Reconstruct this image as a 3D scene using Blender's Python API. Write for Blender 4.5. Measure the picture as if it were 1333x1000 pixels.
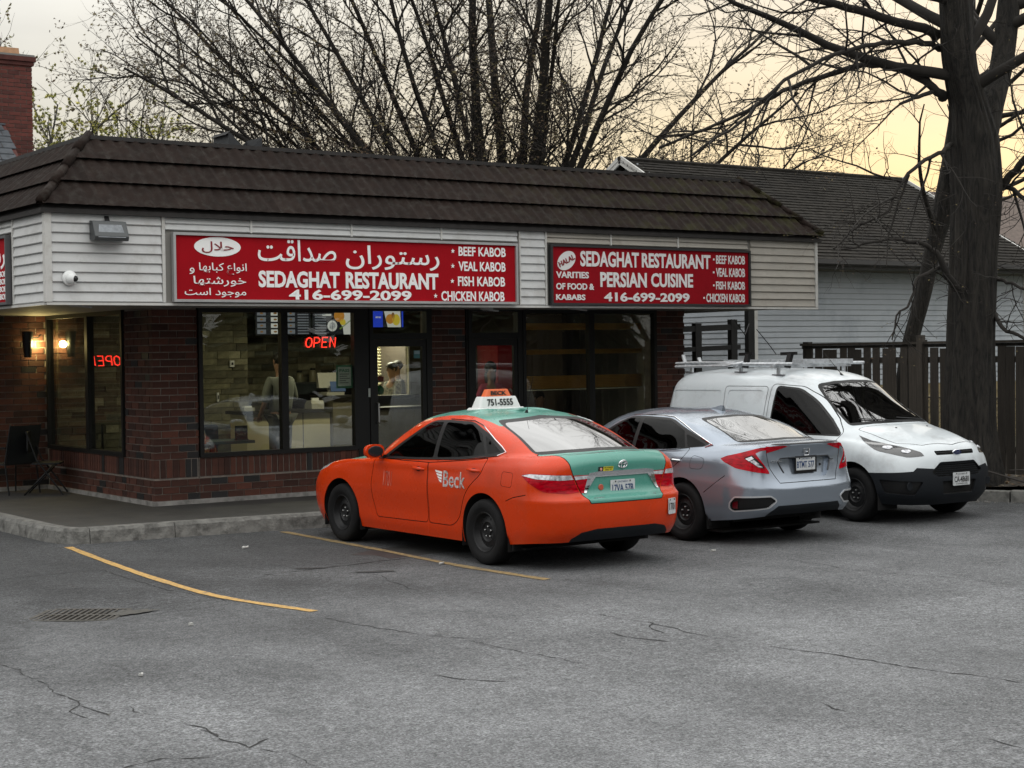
import bpy, bmesh, math, random
import numpy as np
from mathutils import Vector, Matrix, Euler
from mathutils.bvhtree import BVHTree
from math import sin, cos, pi, radians, sqrt, atan2

random.seed(7)
rng = np.random.default_rng(7)
sc = bpy.context.scene
for o in list(bpy.data.objects):
    bpy.data.objects.remove(o)
COL = sc.collection

# ------------------------------------------------------------------ camera
CAM = Vector((-6.4108, -18.1536, 2.0734))
F_PX, PITCH, ROLL, YAW = 2132.6, 0.0184, 0.0140, 0.6147
fw = Vector((sin(YAW), cos(YAW), 0)); rt = Vector((cos(YAW), -sin(YAW), 0)); up = Vector((0, 0, 1))
fwd = fw * cos(PITCH) - up * sin(PITCH)
up2 = up * cos(PITCH) + fw * sin(PITCH)
Xc = rt * cos(ROLL) - up2 * sin(ROLL)
Yc = up2 * cos(ROLL) + rt * sin(ROLL)
cd = bpy.data.cameras.new('camera')
cam = bpy.data.objects.new('camera', cd)
COL.objects.link(cam)
m3 = Matrix((Xc, Yc, -fwd)).transposed()
cam.matrix_world = Matrix.Translation(CAM) @ m3.to_4x4()
cd.sensor_width = 36.0
cd.lens = F_PX / 1333.0 * 36.0
cd.clip_start = 0.1
cd.clip_end = 2000
sc.camera = cam

# ------------------------------------------------------------------ view
sc.view_settings.view_transform = 'Standard'
sc.view_settings.look = 'None'
sc.view_settings.exposure = -0.22
sc.view_settings.gamma = 1.0
sc.view_settings.use_curve_mapping = False
sc.cycles.max_bounces = 6
sc.cycles.transparent_max_bounces = 12
sc.cycles.use_denoising = True

# ------------------------------------------------------------------ world: overcast dusk sky, warm low in the west
SUN_HEAD, SUN_EL = 0.90, radians(4.0)
wd = bpy.data.worlds.new('World'); sc.world = wd
wd.use_nodes = True
nt = wd.node_tree; N = nt.nodes; L = nt.links
for n in list(N): N.remove(n)
def wn(t, **k):
    n = N.new(t)
    for a, b in k.items(): setattr(n, a, b)
    return n
def wmath(op, a, b=None, c=None):
    n = wn('ShaderNodeMath', operation=op)
    for i, v in enumerate((a, b, c)):
        if v is None: continue
        if isinstance(v, (int, float)): n.inputs[i].default_value = v
        else: L.new(v, n.inputs[i])
    return n.outputs[0]
tc = wn('ShaderNodeTexCoord')
sep = wn('ShaderNodeSeparateXYZ'); L.new(tc.outputs['Generated'], sep.inputs[0])
zz = wmath('MAXIMUM', sep.outputs[2], 0.0)
base = wmath('MULTIPLY_ADD', zz, 2.35, 0.50)
# soft cloud layers
mp = wn('ShaderNodeMapping'); mp.inputs['Scale'].default_value = (1.2, 1.2, 5.0)
L.new(tc.outputs['Generated'], mp.inputs[0])
nz = wn('ShaderNodeTexNoise'); nz.inputs['Scale'].default_value = 2.2; nz.inputs['Detail'].default_value = 5; nz.inputs['Roughness'].default_value = .55
L.new(mp.outputs[0], nz.inputs['Vector'])
cl = wmath('MULTIPLY_ADD', nz.outputs[0], 0.75, 0.62)
lum = wmath('MULTIPLY', base, cl)
# warm band low on the sunset side
sd = Vector((sin(SUN_HEAD), cos(SUN_HEAD), 0.10)).normalized()
dt = wn('ShaderNodeVectorMath', operation='DOT_PRODUCT'); L.new(tc.outputs['Generated'], dt.inputs[0]); dt.inputs[1].default_value = sd
dpos = wmath('MAXIMUM', dt.outputs['Value'], 0.0)
glow = wmath('POWER', dpos, 9.0)
lowf = wmath('POWER', wmath('SUBTRACT', 1.0, zz), 8.0)
warm = wmath('MULTIPLY', glow, lowf)
warm = wmath('MULTIPLY', warm, wmath('MULTIPLY_ADD', nz.outputs[0], 1.3, 0.25))
warmc = wmath('MINIMUM', wmath('MULTIPLY', warm, 1.15), 1.0)
nz2 = wn('ShaderNodeTexNoise'); nz2.inputs['Scale'].default_value = 1.3; nz2.inputs['Detail'].default_value = 3; L.new(mp.outputs[0], nz2.inputs['Vector'])
patch = wmath('MULTIPLY', wmath('MAXIMUM', wmath('SUBTRACT', nz2.outputs[0], 0.5), 0.0), 1.6)
broad = wmath('MINIMUM', wmath('MULTIPLY', wmath('ADD', wmath('POWER', dpos, 3.0), patch), lowf), 1.0)
mixa = wn('ShaderNodeMixRGB'); mixa.inputs[1].default_value = (0.985, 0.985, 0.965, 1); mixa.inputs[2].default_value = (1.08, 1.0, 0.74, 1)
L.new(broad, mixa.inputs[0])
mixb = wn('ShaderNodeMixRGB'); mixb.inputs[2].default_value = (1.45, 1.17, 0.50, 1)
L.new(warmc, mixb.inputs[0]); L.new(mixa.outputs[0], mixb.inputs[1])
vm = wn('ShaderNodeVectorMath', operation='SCALE'); L.new(mixb.outputs[0], vm.inputs[0]); L.new(lum, vm.inputs['Scale'])
bg = wn('ShaderNodeBackground'); L.new(vm.outputs[0], bg.inputs[0]); bg.inputs[1].default_value = 1.0
sky = wn('ShaderNodeTexSky', sky_type='NISHITA'); sky.sun_disc = False
sky.sun_elevation = SUN_EL; sky.sun_rotation = SUN_HEAD; sky.altitude = 100; sky.dust_density = 3.0
bg2 = wn('ShaderNodeBackground'); L.new(sky.outputs[0], bg2.inputs[0]); bg2.inputs[1].default_value = 0.012
ad = wn('ShaderNodeAddShader'); L.new(bg.outputs[0], ad.inputs[0]); L.new(bg2.outputs[0], ad.inputs[1])
wo = wn('ShaderNodeOutputWorld'); L.new(ad.outputs[0], wo.inputs[0])

sl = bpy.data.lights.new('sun', 'SUN'); sl.energy = 0.5; sl.angle = radians(14); sl.color = (1.0, 0.80, 0.58)
so = bpy.data.objects.new('sun', sl); COL.objects.link(so)
sv = Vector((sin(SUN_HEAD) * cos(SUN_EL), cos(SUN_HEAD) * cos(SUN_EL), sin(SUN_EL)))
so.rotation_euler = sv.to_track_quat('Z', 'Y').to_euler()
so.location = (20, 10, 20)

# ------------------------------------------------------------------ materials
MATS = {}
def mat(name, col=(.5, .5, .5), rough=.6, metal=0.0, var=0.0, vscale=8.0, bump=0.0, bscale=60.0, spec=None, coat=0.0,
        emit=None, estr=0.0, detail=4.0, col2=None, stretch=(1, 1, 1), rvar=0.0, dirt=None, dscale=3.0, island=0.0, coords='Object'):
    if name in MATS: return MATS[name]
    m = bpy.data.materials.new(name); m.use_nodes = True
    nt = m.node_tree; n = nt.nodes; l = nt.links
    b = n['Principled BSDF']
    b.inputs['Base Color'].default_value = (*col, 1); b.inputs['Roughness'].default_value = rough; b.inputs['Metallic'].default_value = metal
    if spec is not None: b.inputs['Specular IOR Level'].default_value = spec
    if coat: b.inputs['Coat Weight'].default_value = coat; b.inputs['Coat Roughness'].default_value = .04
    if emit is not None:
        b.inputs['Emission Color'].default_value = (*emit, 1); b.inputs['Emission Strength'].default_value = estr
    def noise(scale, det=detail, st=stretch, rough_=.6):
        t = n.new('ShaderNodeTexCoord'); p = n.new('ShaderNodeMapping'); p.inputs['Scale'].default_value = st
        l.new(t.outputs[coords], p.inputs[0])
        z = n.new('ShaderNodeTexNoise'); z.inputs['Scale'].default_value = scale; z.inputs['Detail'].default_value = det; z.inputs['Roughness'].default_value = rough_
        l.new(p.outputs[0], z.inputs['Vector']); return z
    cur = None
    if var or col2:
        z = noise(vscale)
        r = n.new('ShaderNodeValToRGB'); r.color_ramp.elements[0].position = .3; r.color_ramp.elements[1].position = .72
        a = tuple(max(0, c * (1 - var)) for c in col); c2 = col2 if col2 else tuple(c * (1 + var) for c in col)
        r.color_ramp.elements[0].color = (*a, 1); r.color_ramp.elements[1].color = (*c2, 1)
        l.new(z.outputs[0], r.inputs[0]); cur = r.outputs[0]
    if dirt is not None:
        z = noise(dscale, 8, (1, 1, 1), .7)
        r = n.new('ShaderNodeValToRGB'); r.color_ramp.elements[0].position = .5; r.color_ramp.elements[1].position = .66
        r.color_ramp.elements[0].color = (0, 0, 0, 1); r.color_ramp.elements[1].color = (.75, .75, .75, 1)
        l.new(z.outputs[0], r.inputs[0])
        x = n.new('ShaderNodeMixRGB'); l.new(r.outputs[0], x.inputs[0])
        if cur: l.new(cur, x.inputs[1])
        else: x.inputs[1].default_value = (*col, 1)
        x.inputs[2].default_value = (*dirt, 1); cur = x.outputs[0]
    if island:
        oi = n.new('ShaderNodeObjectInfo'); h = n.new('ShaderNodeHueSaturation')
        mm = n.new('ShaderNodeMapRange'); mm.inputs[3].default_value = 1 - island; mm.inputs[4].default_value = 1 + island
        l.new(oi.outputs['Random'], mm.inputs[0]); l.new(mm.outputs[0], h.inputs['Value'])
        if cur: l.new(cur, h.inputs['Color'])
        else: h.inputs['Color'].default_value = (*col, 1)
        cur = h.outputs[0]
    if cur: l.new(cur, b.inputs['Base Color'])
    if rvar:
        z = noise(dscale * 2, 6)
        mr = n.new('ShaderNodeMapRange'); mr.inputs[1].default_value = .3; mr.inputs[2].default_value = .7
        mr.inputs[3].default_value = rough - rvar; mr.inputs[4].default_value = rough + rvar
        l.new(z.outputs[0], mr.inputs[0]); l.new(mr.outputs[0], b.inputs['Roughness'])
    if bump:
        z = noise(bscale, 6)
        bp_ = n.new('ShaderNodeBump'); bp_.inputs['Strength'].default_value = bump; bp_.inputs['Distance'].default_value = .01
        l.new(z.outputs[0], bp_.inputs['Height']); l.new(bp_.outputs[0], b.inputs['Normal'])
    MATS[name] = m
    return m

def glass_mat(name, tint=(.3, .33, .33), extra=0.0, rough=0.02, ior=1.45, mulf=1.2):
    """thin pane: tinted see-through plus mirror reflection by fresnel"""
    if name in MATS: return MATS[name]
    m = bpy.data.materials.new(name); m.use_nodes = True
    n = m.node_tree.nodes; l = m.node_tree.links
    for x in list(n): n.remove(x)
    o = n.new('ShaderNodeOutputMaterial'); mx = n.new('ShaderNodeMixShader')
    t = n.new('ShaderNodeBsdfTransparent'); t.inputs[0].default_value = (*tint, 1)
    g = n.new('ShaderNodeBsdfGlossy'); g.inputs['Roughness'].default_value = rough; g.inputs[0].default_value = (1, 1, 1, 1)
    f = n.new('ShaderNodeFresnel'); gg = n.new('ShaderNodeNewGeometry'); k1 = n.new('ShaderNodeMath'); k1.operation = 'MULTIPLY_ADD'; k1.inputs[1].default_value = -2; k1.inputs[2].default_value = 1; l.new(gg.outputs['Backfacing'], k1.inputs[0]); k2 = n.new('ShaderNodeMath'); k2.operation = 'POWER'; k2.inputs[0].default_value = ior; l.new(k1.outputs[0], k2.inputs[1]); l.new(k2.outputs[0], f.inputs[0])
    a = n.new('ShaderNodeMath'); a.operation = 'MULTIPLY_ADD'; a.inputs[1].default_value = mulf; a.inputs[2].default_value = extra; a.use_clamp = True
    l.new(f.outputs[0], a.inputs[0]); l.new(a.outputs[0], mx.inputs[0]); l.new(t.outputs[0], mx.inputs[1]); l.new(g.outputs[0], mx.inputs[2]); l.new(mx.outputs[0], o.inputs[0])
    MATS[name] = m
    return m

# ------------------------------------------------------------------ object helpers
def link(o, parent=None, loc=None):
    COL.objects.link(o)
    if parent is not None: o.parent = parent
    if loc is not None: o.location = loc
    return o
def empty(name, loc=(0, 0, 0), rz=0.0):
    o = bpy.data.objects.new(name, None); COL.objects.link(o); o.location = loc; o.rotation_euler = (0, 0, rz); o.empty_display_size = .2
    return o
def tag(o, label=None, cat=None, group=None, kind=None):
    if label: o['label'] = label
    if cat: o['category'] = cat
    if group: o['group'] = group
    if kind: o['kind'] = kind
    return o
def thing(name, label, cat, loc=(0, 0, 0), rz=0.0, group=None):
    return tag(empty(name, loc, rz), label, cat, group)

class MB:
    def __init__(s): s.v = []; s.f = []; s.mi = []
    def add(s, vs, fs, mi=0):
        k = len(s.v); s.v += [tuple(v) for v in vs]; s.f += [tuple(i + k for i in f) for f in fs]; s.mi += [mi] * len(fs); return s
    def box(s, x0, x1, y0, y1, z0, z1, mi=0):
        v = [(x0, y0, z0), (x1, y0, z0), (x1, y1, z0), (x0, y1, z0), (x0, y0, z1), (x1, y0, z1), (x1, y1, z1), (x0, y1, z1)]
        return s.add(v, [(3, 2, 1, 0), (4, 5, 6, 7), (0, 1, 5, 4), (1, 2, 6, 5), (2, 3, 7, 6), (3, 0, 4, 7)], mi)
    def quad(s, a, b, c, d, mi=0): return s.add([a, b, c, d], [(0, 1, 2, 3)], mi)
    def bar(s, a, b, w, h=None, mi=0, upv=(0, 0, 1)):
        """box bar between a and b, w across, h along up"""
        h = w if h is None else h
        a = Vector(a); b = Vector(b); d = (b - a).normalized(); u = Vector(upv)
        if abs(d.dot(u)) > .95: u = Vector((0, 1, 0))
        sd_ = d.cross(u).normalized(); u = sd_.cross(d).normalized()
        v = []
        for p in (a, b):
            for i, j in ((-1, -1), (1, -1), (1, 1), (-1, 1)): v.append(p + sd_ * (i * w / 2) + u * (j * h / 2))
        return s.add(v, [(3, 2, 1, 0), (4, 5, 6, 7), (0, 1, 5, 4), (1, 2, 6, 5), (2, 3, 7, 6), (3, 0, 4, 7)], mi)
    def tube(s, pts, rs, n=8, cap=True, mi=0):
        pts = [Vector(p) for p in pts]
        if isinstance(rs, (int, float)): rs = [rs] * len(pts)
        rings = []; prev = None
        for i, p in enumerate(pts):
            if i == 0: d = pts[1] - p
            elif i == len(pts) - 1: d = p - pts[i - 1]
            else: d = (pts[i + 1] - p).normalized() + (p - pts[i - 1]).normalized()
            d.normalize()
            if prev is None:
                a = d.orthogonal().normalized()
            else:
                a = (prev - d * prev.dot(d))
                a = a.normalized() if a.length > 1e-6 else d.orthogonal().normalized()
            prev = a; b = d.cross(a)
            rings.append([p + (a * cos(2 * pi * k / n) + b * sin(2 * pi * k / n)) * rs[i] for k in range(n)])
        v = [q for r in rings for q in r]; f = []
        for i in range(len(pts) - 1):
            for k in range(n):
                f.append((i * n + k, i * n + (k + 1) % n, (i + 1) * n + (k + 1) % n, (i + 1) * n + k))
        if cap: f.append(tuple(range(n - 1, -1, -1))); f.append(tuple((len(pts) - 1) * n + k for k in range(n)))
        return s.add(v, f, mi)
    def prism(s, poly, axis, t0, t1, mi=0):
        """2D polygon extruded along axis: x->(y,z) y->(x,z) z->(x,y)"""
        def P(a, b, t): return {'x': (t, a, b), 'y': (a, t, b), 'z': (a, b, t)}[axis]
        n = len(poly); v = [P(a, b, t0) for a, b in poly] + [P(a, b, t1) for a, b in poly]
        f = [tuple(range(n)), tuple(range(2 * n - 1, n - 1, -1))] + [(i, i + n, (i + 1) % n + n, (i + 1) % n) for i in range(n)]
        return s.add(v, f, mi)
    def lathe(s, prof, n=32, axis='y', c=(0, 0, 0), mi=0, closed=False):
        """prof: list of (r, t) around the axis through c"""
        v = []; f = []
        for r, t in prof:
            for k in range(n):
                a = 2 * pi * k / n; p, q = r * cos(a), r * sin(a)
                P = {'y': (p, t, q), 'z': (p, q, t), 'x': (t, p, q)}[axis]
                v.append((P[0] + c[0], P[1] + c[1], P[2] + c[2]))
        m = len(prof)
        for i in range(m - 1 + (1 if closed else 0)):
            for k in range(n):
                j = (i + 1) % m
                f.append((i * n + k, i * n + (k + 1) % n, j * n + (k + 1) % n, j * n + k))
        return s.add(v, f, mi)
    def ball(s, c, r, n=10, m=6, mi=0):
        r = (r, r, r) if isinstance(r, (int, float)) else r
        v = []; f = []
        for i in range(m + 1):
            t = pi * i / m
            for k in range(n):
                a = 2 * pi * k / n
                v.append((c[0] + r[0] * sin(t) * cos(a), c[1] + r[1] * sin(t) * sin(a), c[2] + r[2] * cos(t)))
        for i in range(m):
            for k in range(n): f.append((i * n + k, (i + 1) * n + k, (i + 1) * n + (k + 1) % n, i * n + (k + 1) % n))
        return s.add(v, f, mi)
    def mesh(s, name, mats, smooth=False, fix=True, sharp=35):
        me = bpy.data.meshes.new(name); me.from_pydata(s.v, [], s.f)
        if not isinstance(mats, (list, tuple)): mats = [mats]
        for m in mats: me.materials.append(m)
        if len(mats) > 1: me.polygons.foreach_set('material_index', s.mi)
        if fix:
            bm = bmesh.new(); bm.from_mesh(me); bmesh.ops.remove_doubles(bm, verts=bm.verts, dist=1e-5); bmesh.ops.recalc_face_normals(bm, faces=bm.faces)
            if smooth:
                for e in bm.edges:
                    if len(e.link_faces) == 2 and e.calc_face_angle(0) > radians(sharp): e.smooth = False
            bm.to_mesh(me); bm.free()
        if smooth: me.polygons.foreach_set('use_smooth', [True] * len(me.polygons))
        me.update(); return me
    def build(s, name, mats, parent=None, smooth=False, fix=True, loc=None, sharp=35):
        o = bpy.data.objects.new(name, s.mesh(name, mats, smooth, fix, sharp)); return link(o, parent, loc)

def bevel_mesh(me, w=.01, seg=2):
    bm = bmesh.new(); bm.from_mesh(me)
    bmesh.ops.bevel(bm, geom=list(bm.edges), offset=w, segments=seg, affect='EDGES', profile=.5)
    bm.to_mesh(me); bm.free(); return me
def inst(name, me, parent, loc=(0, 0, 0), rot=(0, 0, 0), scale=None):
    o = bpy.data.objects.new(name, me); o.location = loc; o.rotation_euler = rot
    if scale is not None: o.scale = scale
    return link(o, parent)
def copy_tree(o, parent=None):
    c = o.copy(); COL.objects.link(c)
    if parent is not None: c.parent = parent
    for ch in o.children: copy_tree(ch, c)
    return c

def text_mesh(s, size=1.0, width=None, height=None, bold=0.0, extrude=0.002, shear=0.0, spacing=1.0, align='CENTER', res=3):
    """text as mesh in the local xy plane, scaled to the asked width/height and centred at origin"""
    cu = bpy.data.curves.new('t', 'FONT'); cu.body = s; cu.size = size; cu.offset = bold; cu.extrude = extrude; cu.shear = shear
    cu.space_character = spacing; cu.align_x = 'LEFT'; cu.resolution_u = res
    o = bpy.data.objects.new('t', cu); COL.objects.link(o)
    bpy.context.view_layer.update()
    me = bpy.data.meshes.new_from_object(o.evaluated_get(bpy.context.evaluated_depsgraph_get()))
    bpy.data.objects.remove(o); bpy.data.curves.remove(cu)
    co = np.zeros(len(me.vertices) * 3); me.vertices.foreach_get('co', co); co = co.reshape(-1, 3)
    lo, hi = co.min(0), co.max(0); c = (lo + hi) / 2
    if align == 'LEFT': c[0] = lo[0]
    if align == 'RIGHT': c[0] = hi[0]
    c[2] = 0
    co -= c
    sx = width / (hi[0] - lo[0]) if width else None; sy = height / (hi[1] - lo[1]) if height else None
    if sx is None and sy is None: sx = sy = 1
    if sx is None: sx = sy
    if sy is None: sy = sx
    co[:, 0] *= sx; co[:, 1] *= sy
    me.vertices.foreach_set('co', co.ravel()); me.update()
    return me
def put_text(s, name, m, parent, origin, xdir, ydir, **k):
    """place text so local x runs along xdir and y along ydir"""
    me = text_mesh(s, **k); me.name = name; me.materials.clear(); me.materials.append(m)
    o = bpy.data.objects.new(name, me)
    x = Vector(xdir).normalized(); y = Vector(ydir).normalized(); z = x.cross(y)
    M_ = Matrix((x, y, z)).transposed().to_4x4(); M_.translation = Vector(origin)
    link(o, parent); o.matrix_local = M_
    return o
# ================================================================== vehicle bodies
def _tangents(P, sharp, m0=None, m1=None):
    """P (n, ..., 3); returns (left tangents, right tangents) scaled per interval"""
    n = P.shape[0]
    d = np.linalg.norm(np.diff(P, axis=0), axis=-1, keepdims=True) + 1e-6
    sec = np.diff(P, axis=0) / d
    out = np.zeros_like(P); inn = np.zeros_like(P)
    for i in range(n):
        if 0 < i < n - 1:
            if i in sharp: inn[i] = sec[i - 1]; out[i] = sec[i]
            else:
                t = (sec[i - 1] * d[i] + sec[i] * d[i - 1]) / (d[i - 1] + d[i]); inn[i] = t; out[i] = t
        elif i == 0:
            if m0 is not None:
                dm = np.linalg.norm(P[0] - m0, axis=-1, keepdims=True) + 1e-6
                t = ((P[0] - m0) / dm * d[0] + sec[0] * dm) / (dm + d[0]); out[0] = t
            else: out[0] = sec[0]
        else:
            if m1 is not None:
                dm = np.linalg.norm(m1 - P[-1], axis=-1, keepdims=True) + 1e-6
                t = (sec[-1] * dm + (m1 - P[-1]) / dm * d[-1]) / (dm + d[-1]); inn[-1] = t
            else: inn[-1] = sec[-1]
    return inn, out, d
def _sample(P, ks, sharp=(), m0=None, m1=None):
    inn, out, d = _tangents(P, set(sharp), m0, m1)
    res = []
    for i in range(P.shape[0] - 1):
        k = ks[i] if isinstance(ks, (list, tuple)) else ks
        for j in range(k):
            t = j / k
            h00 = 2*t**3 - 3*t**2 + 1; h10 = t**3 - 2*t**2 + t; h01 = -2*t**3 + 3*t**2; h11 = t**3 - t**2
            res.append(h00 * P[i] + h10 * d[i] * out[i] + h01 * P[i+1] + h11 * d[i] * inn[i+1])
    res.append(P[-1])
    return np.array(res)

MIR = np.array([1, -1, 1.0])
def body_sheet(rings, ku=9, kv=6, sharp_r=(), sharp_c=()):
    """rings: list of columns (front centre .. rear centre) of xyz for the left half; last ring is the roof spine"""
    R = np.array(rings, float)                   # (nr, nc, 3)
    U = np.transpose(R, (1, 0, 2))               # (nc, nr, 3)
    S = _sample(U, ku, sharp_c, m0=U[1] * MIR, m1=U[-2] * MIR)      # (nu, nr, 3)
    V = np.transpose(S, (1, 0, 2))               # (nr, nu, 3)
    G = _sample(V, kv, sharp_r, m1=V[-2] * MIR)  # (nv, nu, 3)
    nv, nu = G.shape[:2]
    G[:, 0, 1] = 0; G[:, -1, 1] = 0; G[-1, :, 1] = 0
    bm = bmesh.new()
    vs = {}
    for s in (1, -1):
        for i in range(nv):
            for j in range(nu):
                p = G[i, j]
                vs[(s, i, j)] = bm.verts.new((p[0], p[1] * s, p[2]))
    for s in (1, -1):
        for i in range(nv - 1):
            for j in range(nu - 1):
                q = [vs[(s, i, j)], vs[(s, i, j+1)], vs[(s, i+1, j+1)], vs[(s, i+1, j)]]
                if s < 0: q.reverse()
                bm.faces.new(q)
    bmesh.ops.remove_doubles(bm, verts=bm.verts, dist=.0008)
    bmesh.ops.dissolve_degenerate(bm, dist=.0005, edges=bm.edges)
    bm.normal_update()
    # outward test at the roof
    top = max(bm.faces, key=lambda f: f.calc_center_median().z)
    if top.normal.z < 0: bmesh.ops.reverse_faces(bm, faces=bm.faces)
    bm.normal_update()
    return bm

class Body:
    def __init__(s, bm):
        s.bm = bm; s.lay = bm.faces.layers.int.new('region'); s.names = ['body']
        s.bvh = BVHTree.FromBMesh(bm)
    def rid(s, name):
        if name not in s.names: s.names.append(name)
        return s.names.index(name)
    def cut(s, poly, A, B, name, filt, base=('body',)):
        """cut the 2D polygon (coordinates along A and B) out of the sheet and mark it as region name"""
        bm = s.bm; A = Vector(A).normalized(); B = Vector(B).normalized(); Nn = A.cross(B)
        bids = {s.rid(b) for b in base}; rid = s.rid(name); lay = s.lay
        ax = [p[0] for p in poly]; bx = [p[1] for p in poly]
        a0, a1, b0, b1 = min(ax) - .002, max(ax) + .002, min(bx) - .002, max(bx) + .002
        cand = set()
        for f in bm.faces:
            if f[lay] not in bids: continue
            c = f.calc_center_median()
            if not filt(c, f.normal): continue
            ca, cb = c.dot(A), c.dot(B)
            if ca < a0 - .25 or ca > a1 + .25 or cb < b0 - .25 or cb > b1 + .25: continue
            va = [v.co.dot(A) for v in f.verts]; vb = [v.co.dot(B) for v in f.verts]
            if max(va) < a0 or min(va) > a1 or max(vb) < b0 or min(vb) > b1: continue
            cand.add(f)
        n = len(poly)
        for i in range(n):
            p, q = poly[i], poly[(i + 1) % n]
            ea0, ea1 = min(p[0], q[0]) - 1e-4, max(p[0], q[0]) + 1e-4; eb0, eb1 = min(p[1], q[1]) - 1e-4, max(p[1], q[1]) + 1e-4
            sel = []
            for f in cand:
                va = [v.co.dot(A) for v in f.verts]; vb = [v.co.dot(B) for v in f.verts]
                if max(va) < ea0 or min(va) > ea1 or max(vb) < eb0 or min(vb) > eb1: continue
                sel.append(f)
            if not sel: continue
            d2 = Vector((q[0] - p[0], q[1] - p[1])); 
            if d2.length < 1e-6: continue
            no = (A * (-d2.y) + B * d2.x).normalized(); co = A * p[0] + B * p[1]
            es = {e for f in sel for e in f.edges}; vv = {v for f in sel for v in f.verts}
            r = bmesh.ops.bisect_plane(bm, geom=list(vv) + list(es) + sel, dist=2e-4, plane_co=co, plane_no=no)
            cand -= set(sel)
            for g in r['geom']:
                if isinstance(g, bmesh.types.BMFace) and g.is_valid: cand.add(g)
            cand = {f for f in cand if f.is_valid}
        def inside(a, b):
            c = False; j = n - 1
            for i in range(n):
                xi, yi = poly[i]; xj, yj = poly[j]
                if (yi > b) != (yj > b) and a < (xj - xi) * (b - yi) / (yj - yi) + xi: c = not c
                j = i
            return c
        out = []
        for f in cand:
            if f[lay] not in bids: continue
            c = f.calc_center_median()
            if inside(c.dot(A), c.dot(B)) and filt(c, f.normal): f[lay] = rid; out.append(f)
        return out
    def split(s, parent, mats, root_name='body', raise_={}, mesh_names={}):
        """one mesh object per region; smooth normals carried over from the whole sheet"""
        bm = s.bm; bm.normal_update(); lay = s.lay
        by = {}
        for f in bm.faces: by.setdefault(f[lay], []).append(f)
        out = {}
        for rid, fs in by.items():
            nm = s.names[rid]
            if nm.startswith('_cut'): continue
            idx = {}; vs = []; ns = []; F = []
            for f in fs:
                q = []
                for v in f.verts:
                    if v.index not in idx or True:
                        k = idx.get(v)
                        if k is None: k = len(vs); idx[v] = k; vs.append(v.co.copy()); ns.append(v.normal.copy())
                        q.append(k)
                F.append(q)
            d, skirt = raise_.get(nm, (0, 0))
            nb = len(vs)
            if d: vs = [v + n_ * d for v, n_ in zip(vs, ns)]
            if skirt:
                cnt = {}
                for q in F:
                    for i in range(len(q)):
                        e = (q[i], q[(i+1) % len(q)]); cnt[tuple(sorted(e))] = cnt.get(tuple(sorted(e)), []) + [e]
                mp_ = {}
                for k_, ee in cnt.items():
                    if len(ee) == 1:
                        a, b = ee[0]
                        t = []
                        for z in (a, b):
                            vs.append(vs[z].copy()); ns.append(ns[z]); t.append(len(vs) - 1)
                        for z in (a, b):
                            vs.append(vs[z] - ns[z] * skirt); ns.append(ns[z]); t.append(len(vs) - 1)
                        F.append([t[1], t[0], t[2], t[3]])
            me = bpy.data.meshes.new(nm); me.from_pydata(vs, [], F)
            me.materials.append(mats[nm] if nm in mats else mats['body'])
            me.polygons.foreach_set('use_smooth', [True] * len(F))
            me.update()
            if not skirt: me.normals_split_custom_set_from_vertices([tuple(n_) for n_ in ns])
            o = bpy.data.objects.new(mesh_names.get(nm, nm), me); link(o, parent); out[nm] = o
        return out
    def hit(s, o, d):
        return s.bvh.ray_cast(Vector(o), Vector(d).normalized())

def offset_poly(poly, d):
    """inset (d > 0) of a polygon given in either winding"""
    n = len(poly); area = sum(poly[i][0] * poly[(i+1) % n][1] - poly[(i+1) % n][0] * poly[i][1] for i in range(n))
    sg = 1 if area > 0 else -1; out = []
    for i in range(n):
        p0, p1, p2 = poly[i-1], poly[i], poly[(i+1) % n]
        e1 = Vector((p1[0]-p0[0], p1[1]-p0[1])).normalized(); e2 = Vector((p2[0]-p1[0], p2[1]-p1[1])).normalized()
        n1 = Vector((-e1.y, e1.x)) * sg; n2 = Vector((-e2.y, e2.x)) * sg
        b = (n1 + n2); b = b / max(b.length_squared / 2, .35)
        out.append((p1[0] + b.x * d, p1[1] + b.y * d))
    return out
def round_poly(poly, r, k=4):
    """round corners; r scalar or list"""
    n = len(poly); out = []
    for i in range(n):
        p0, p1, p2 = Vector(poly[i-1]), Vector(poly[i]), Vector(poly[(i+1) % n])
        ri = r[i] if isinstance(r, (list, tuple)) else r
        if ri <= 0: out.append(tuple(p1)); continue
        a = (p0 - p1); b = (p2 - p1); ra = min(ri, a.length * .49, b.length * .49)
        s_, e_ = p1 + a.normalized() * ra, p1 + b.normalized() * ra
        for j in range(k + 1):
            t = j / k; q = s_ * (1-t)**2 + p1 * 2*t*(1-t) + e_ * t*t; out.append((q.x, q.y))
    return out
def arch_poly(cx, cz, r, zb=.05, k=20, flat=1.0):
    p = [(cx + r * cos(a), cz + r * flat * sin(a)) for a in [pi * i / k for i in range(k + 1)]]
    return p + [(cx - r * .98, zb), (cx + r * .98, zb)]

def project_mesh(body, me, m4, direction, off=.003):
    """bend a flat mesh (already placed in car space by m4) onto the body along direction"""
    d = Vector(direction).normalized()
    bm = bmesh.new(); bm.from_mesh(me); bm.transform(m4)
    bmesh.ops.triangulate(bm, faces=bm.faces)
    for v in bm.verts:
        h = body.bvh.ray_cast(v.co - d * .6, d)
        if h[0] is not None: v.co = h[0] - d * off
    bm.normal_update(); bm.to_mesh(me); bm.free(); me.update(); return me
def frame(x, y, o=(0, 0, 0)):
    x = Vector(x).normalized(); y = Vector(y); y = (y - x * y.dot(x)).normalized(); z = x.cross(y)
    M_ = Matrix((x, y, z)).transposed().to_4x4(); M_.translation = Vector(o); return M_

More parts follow.
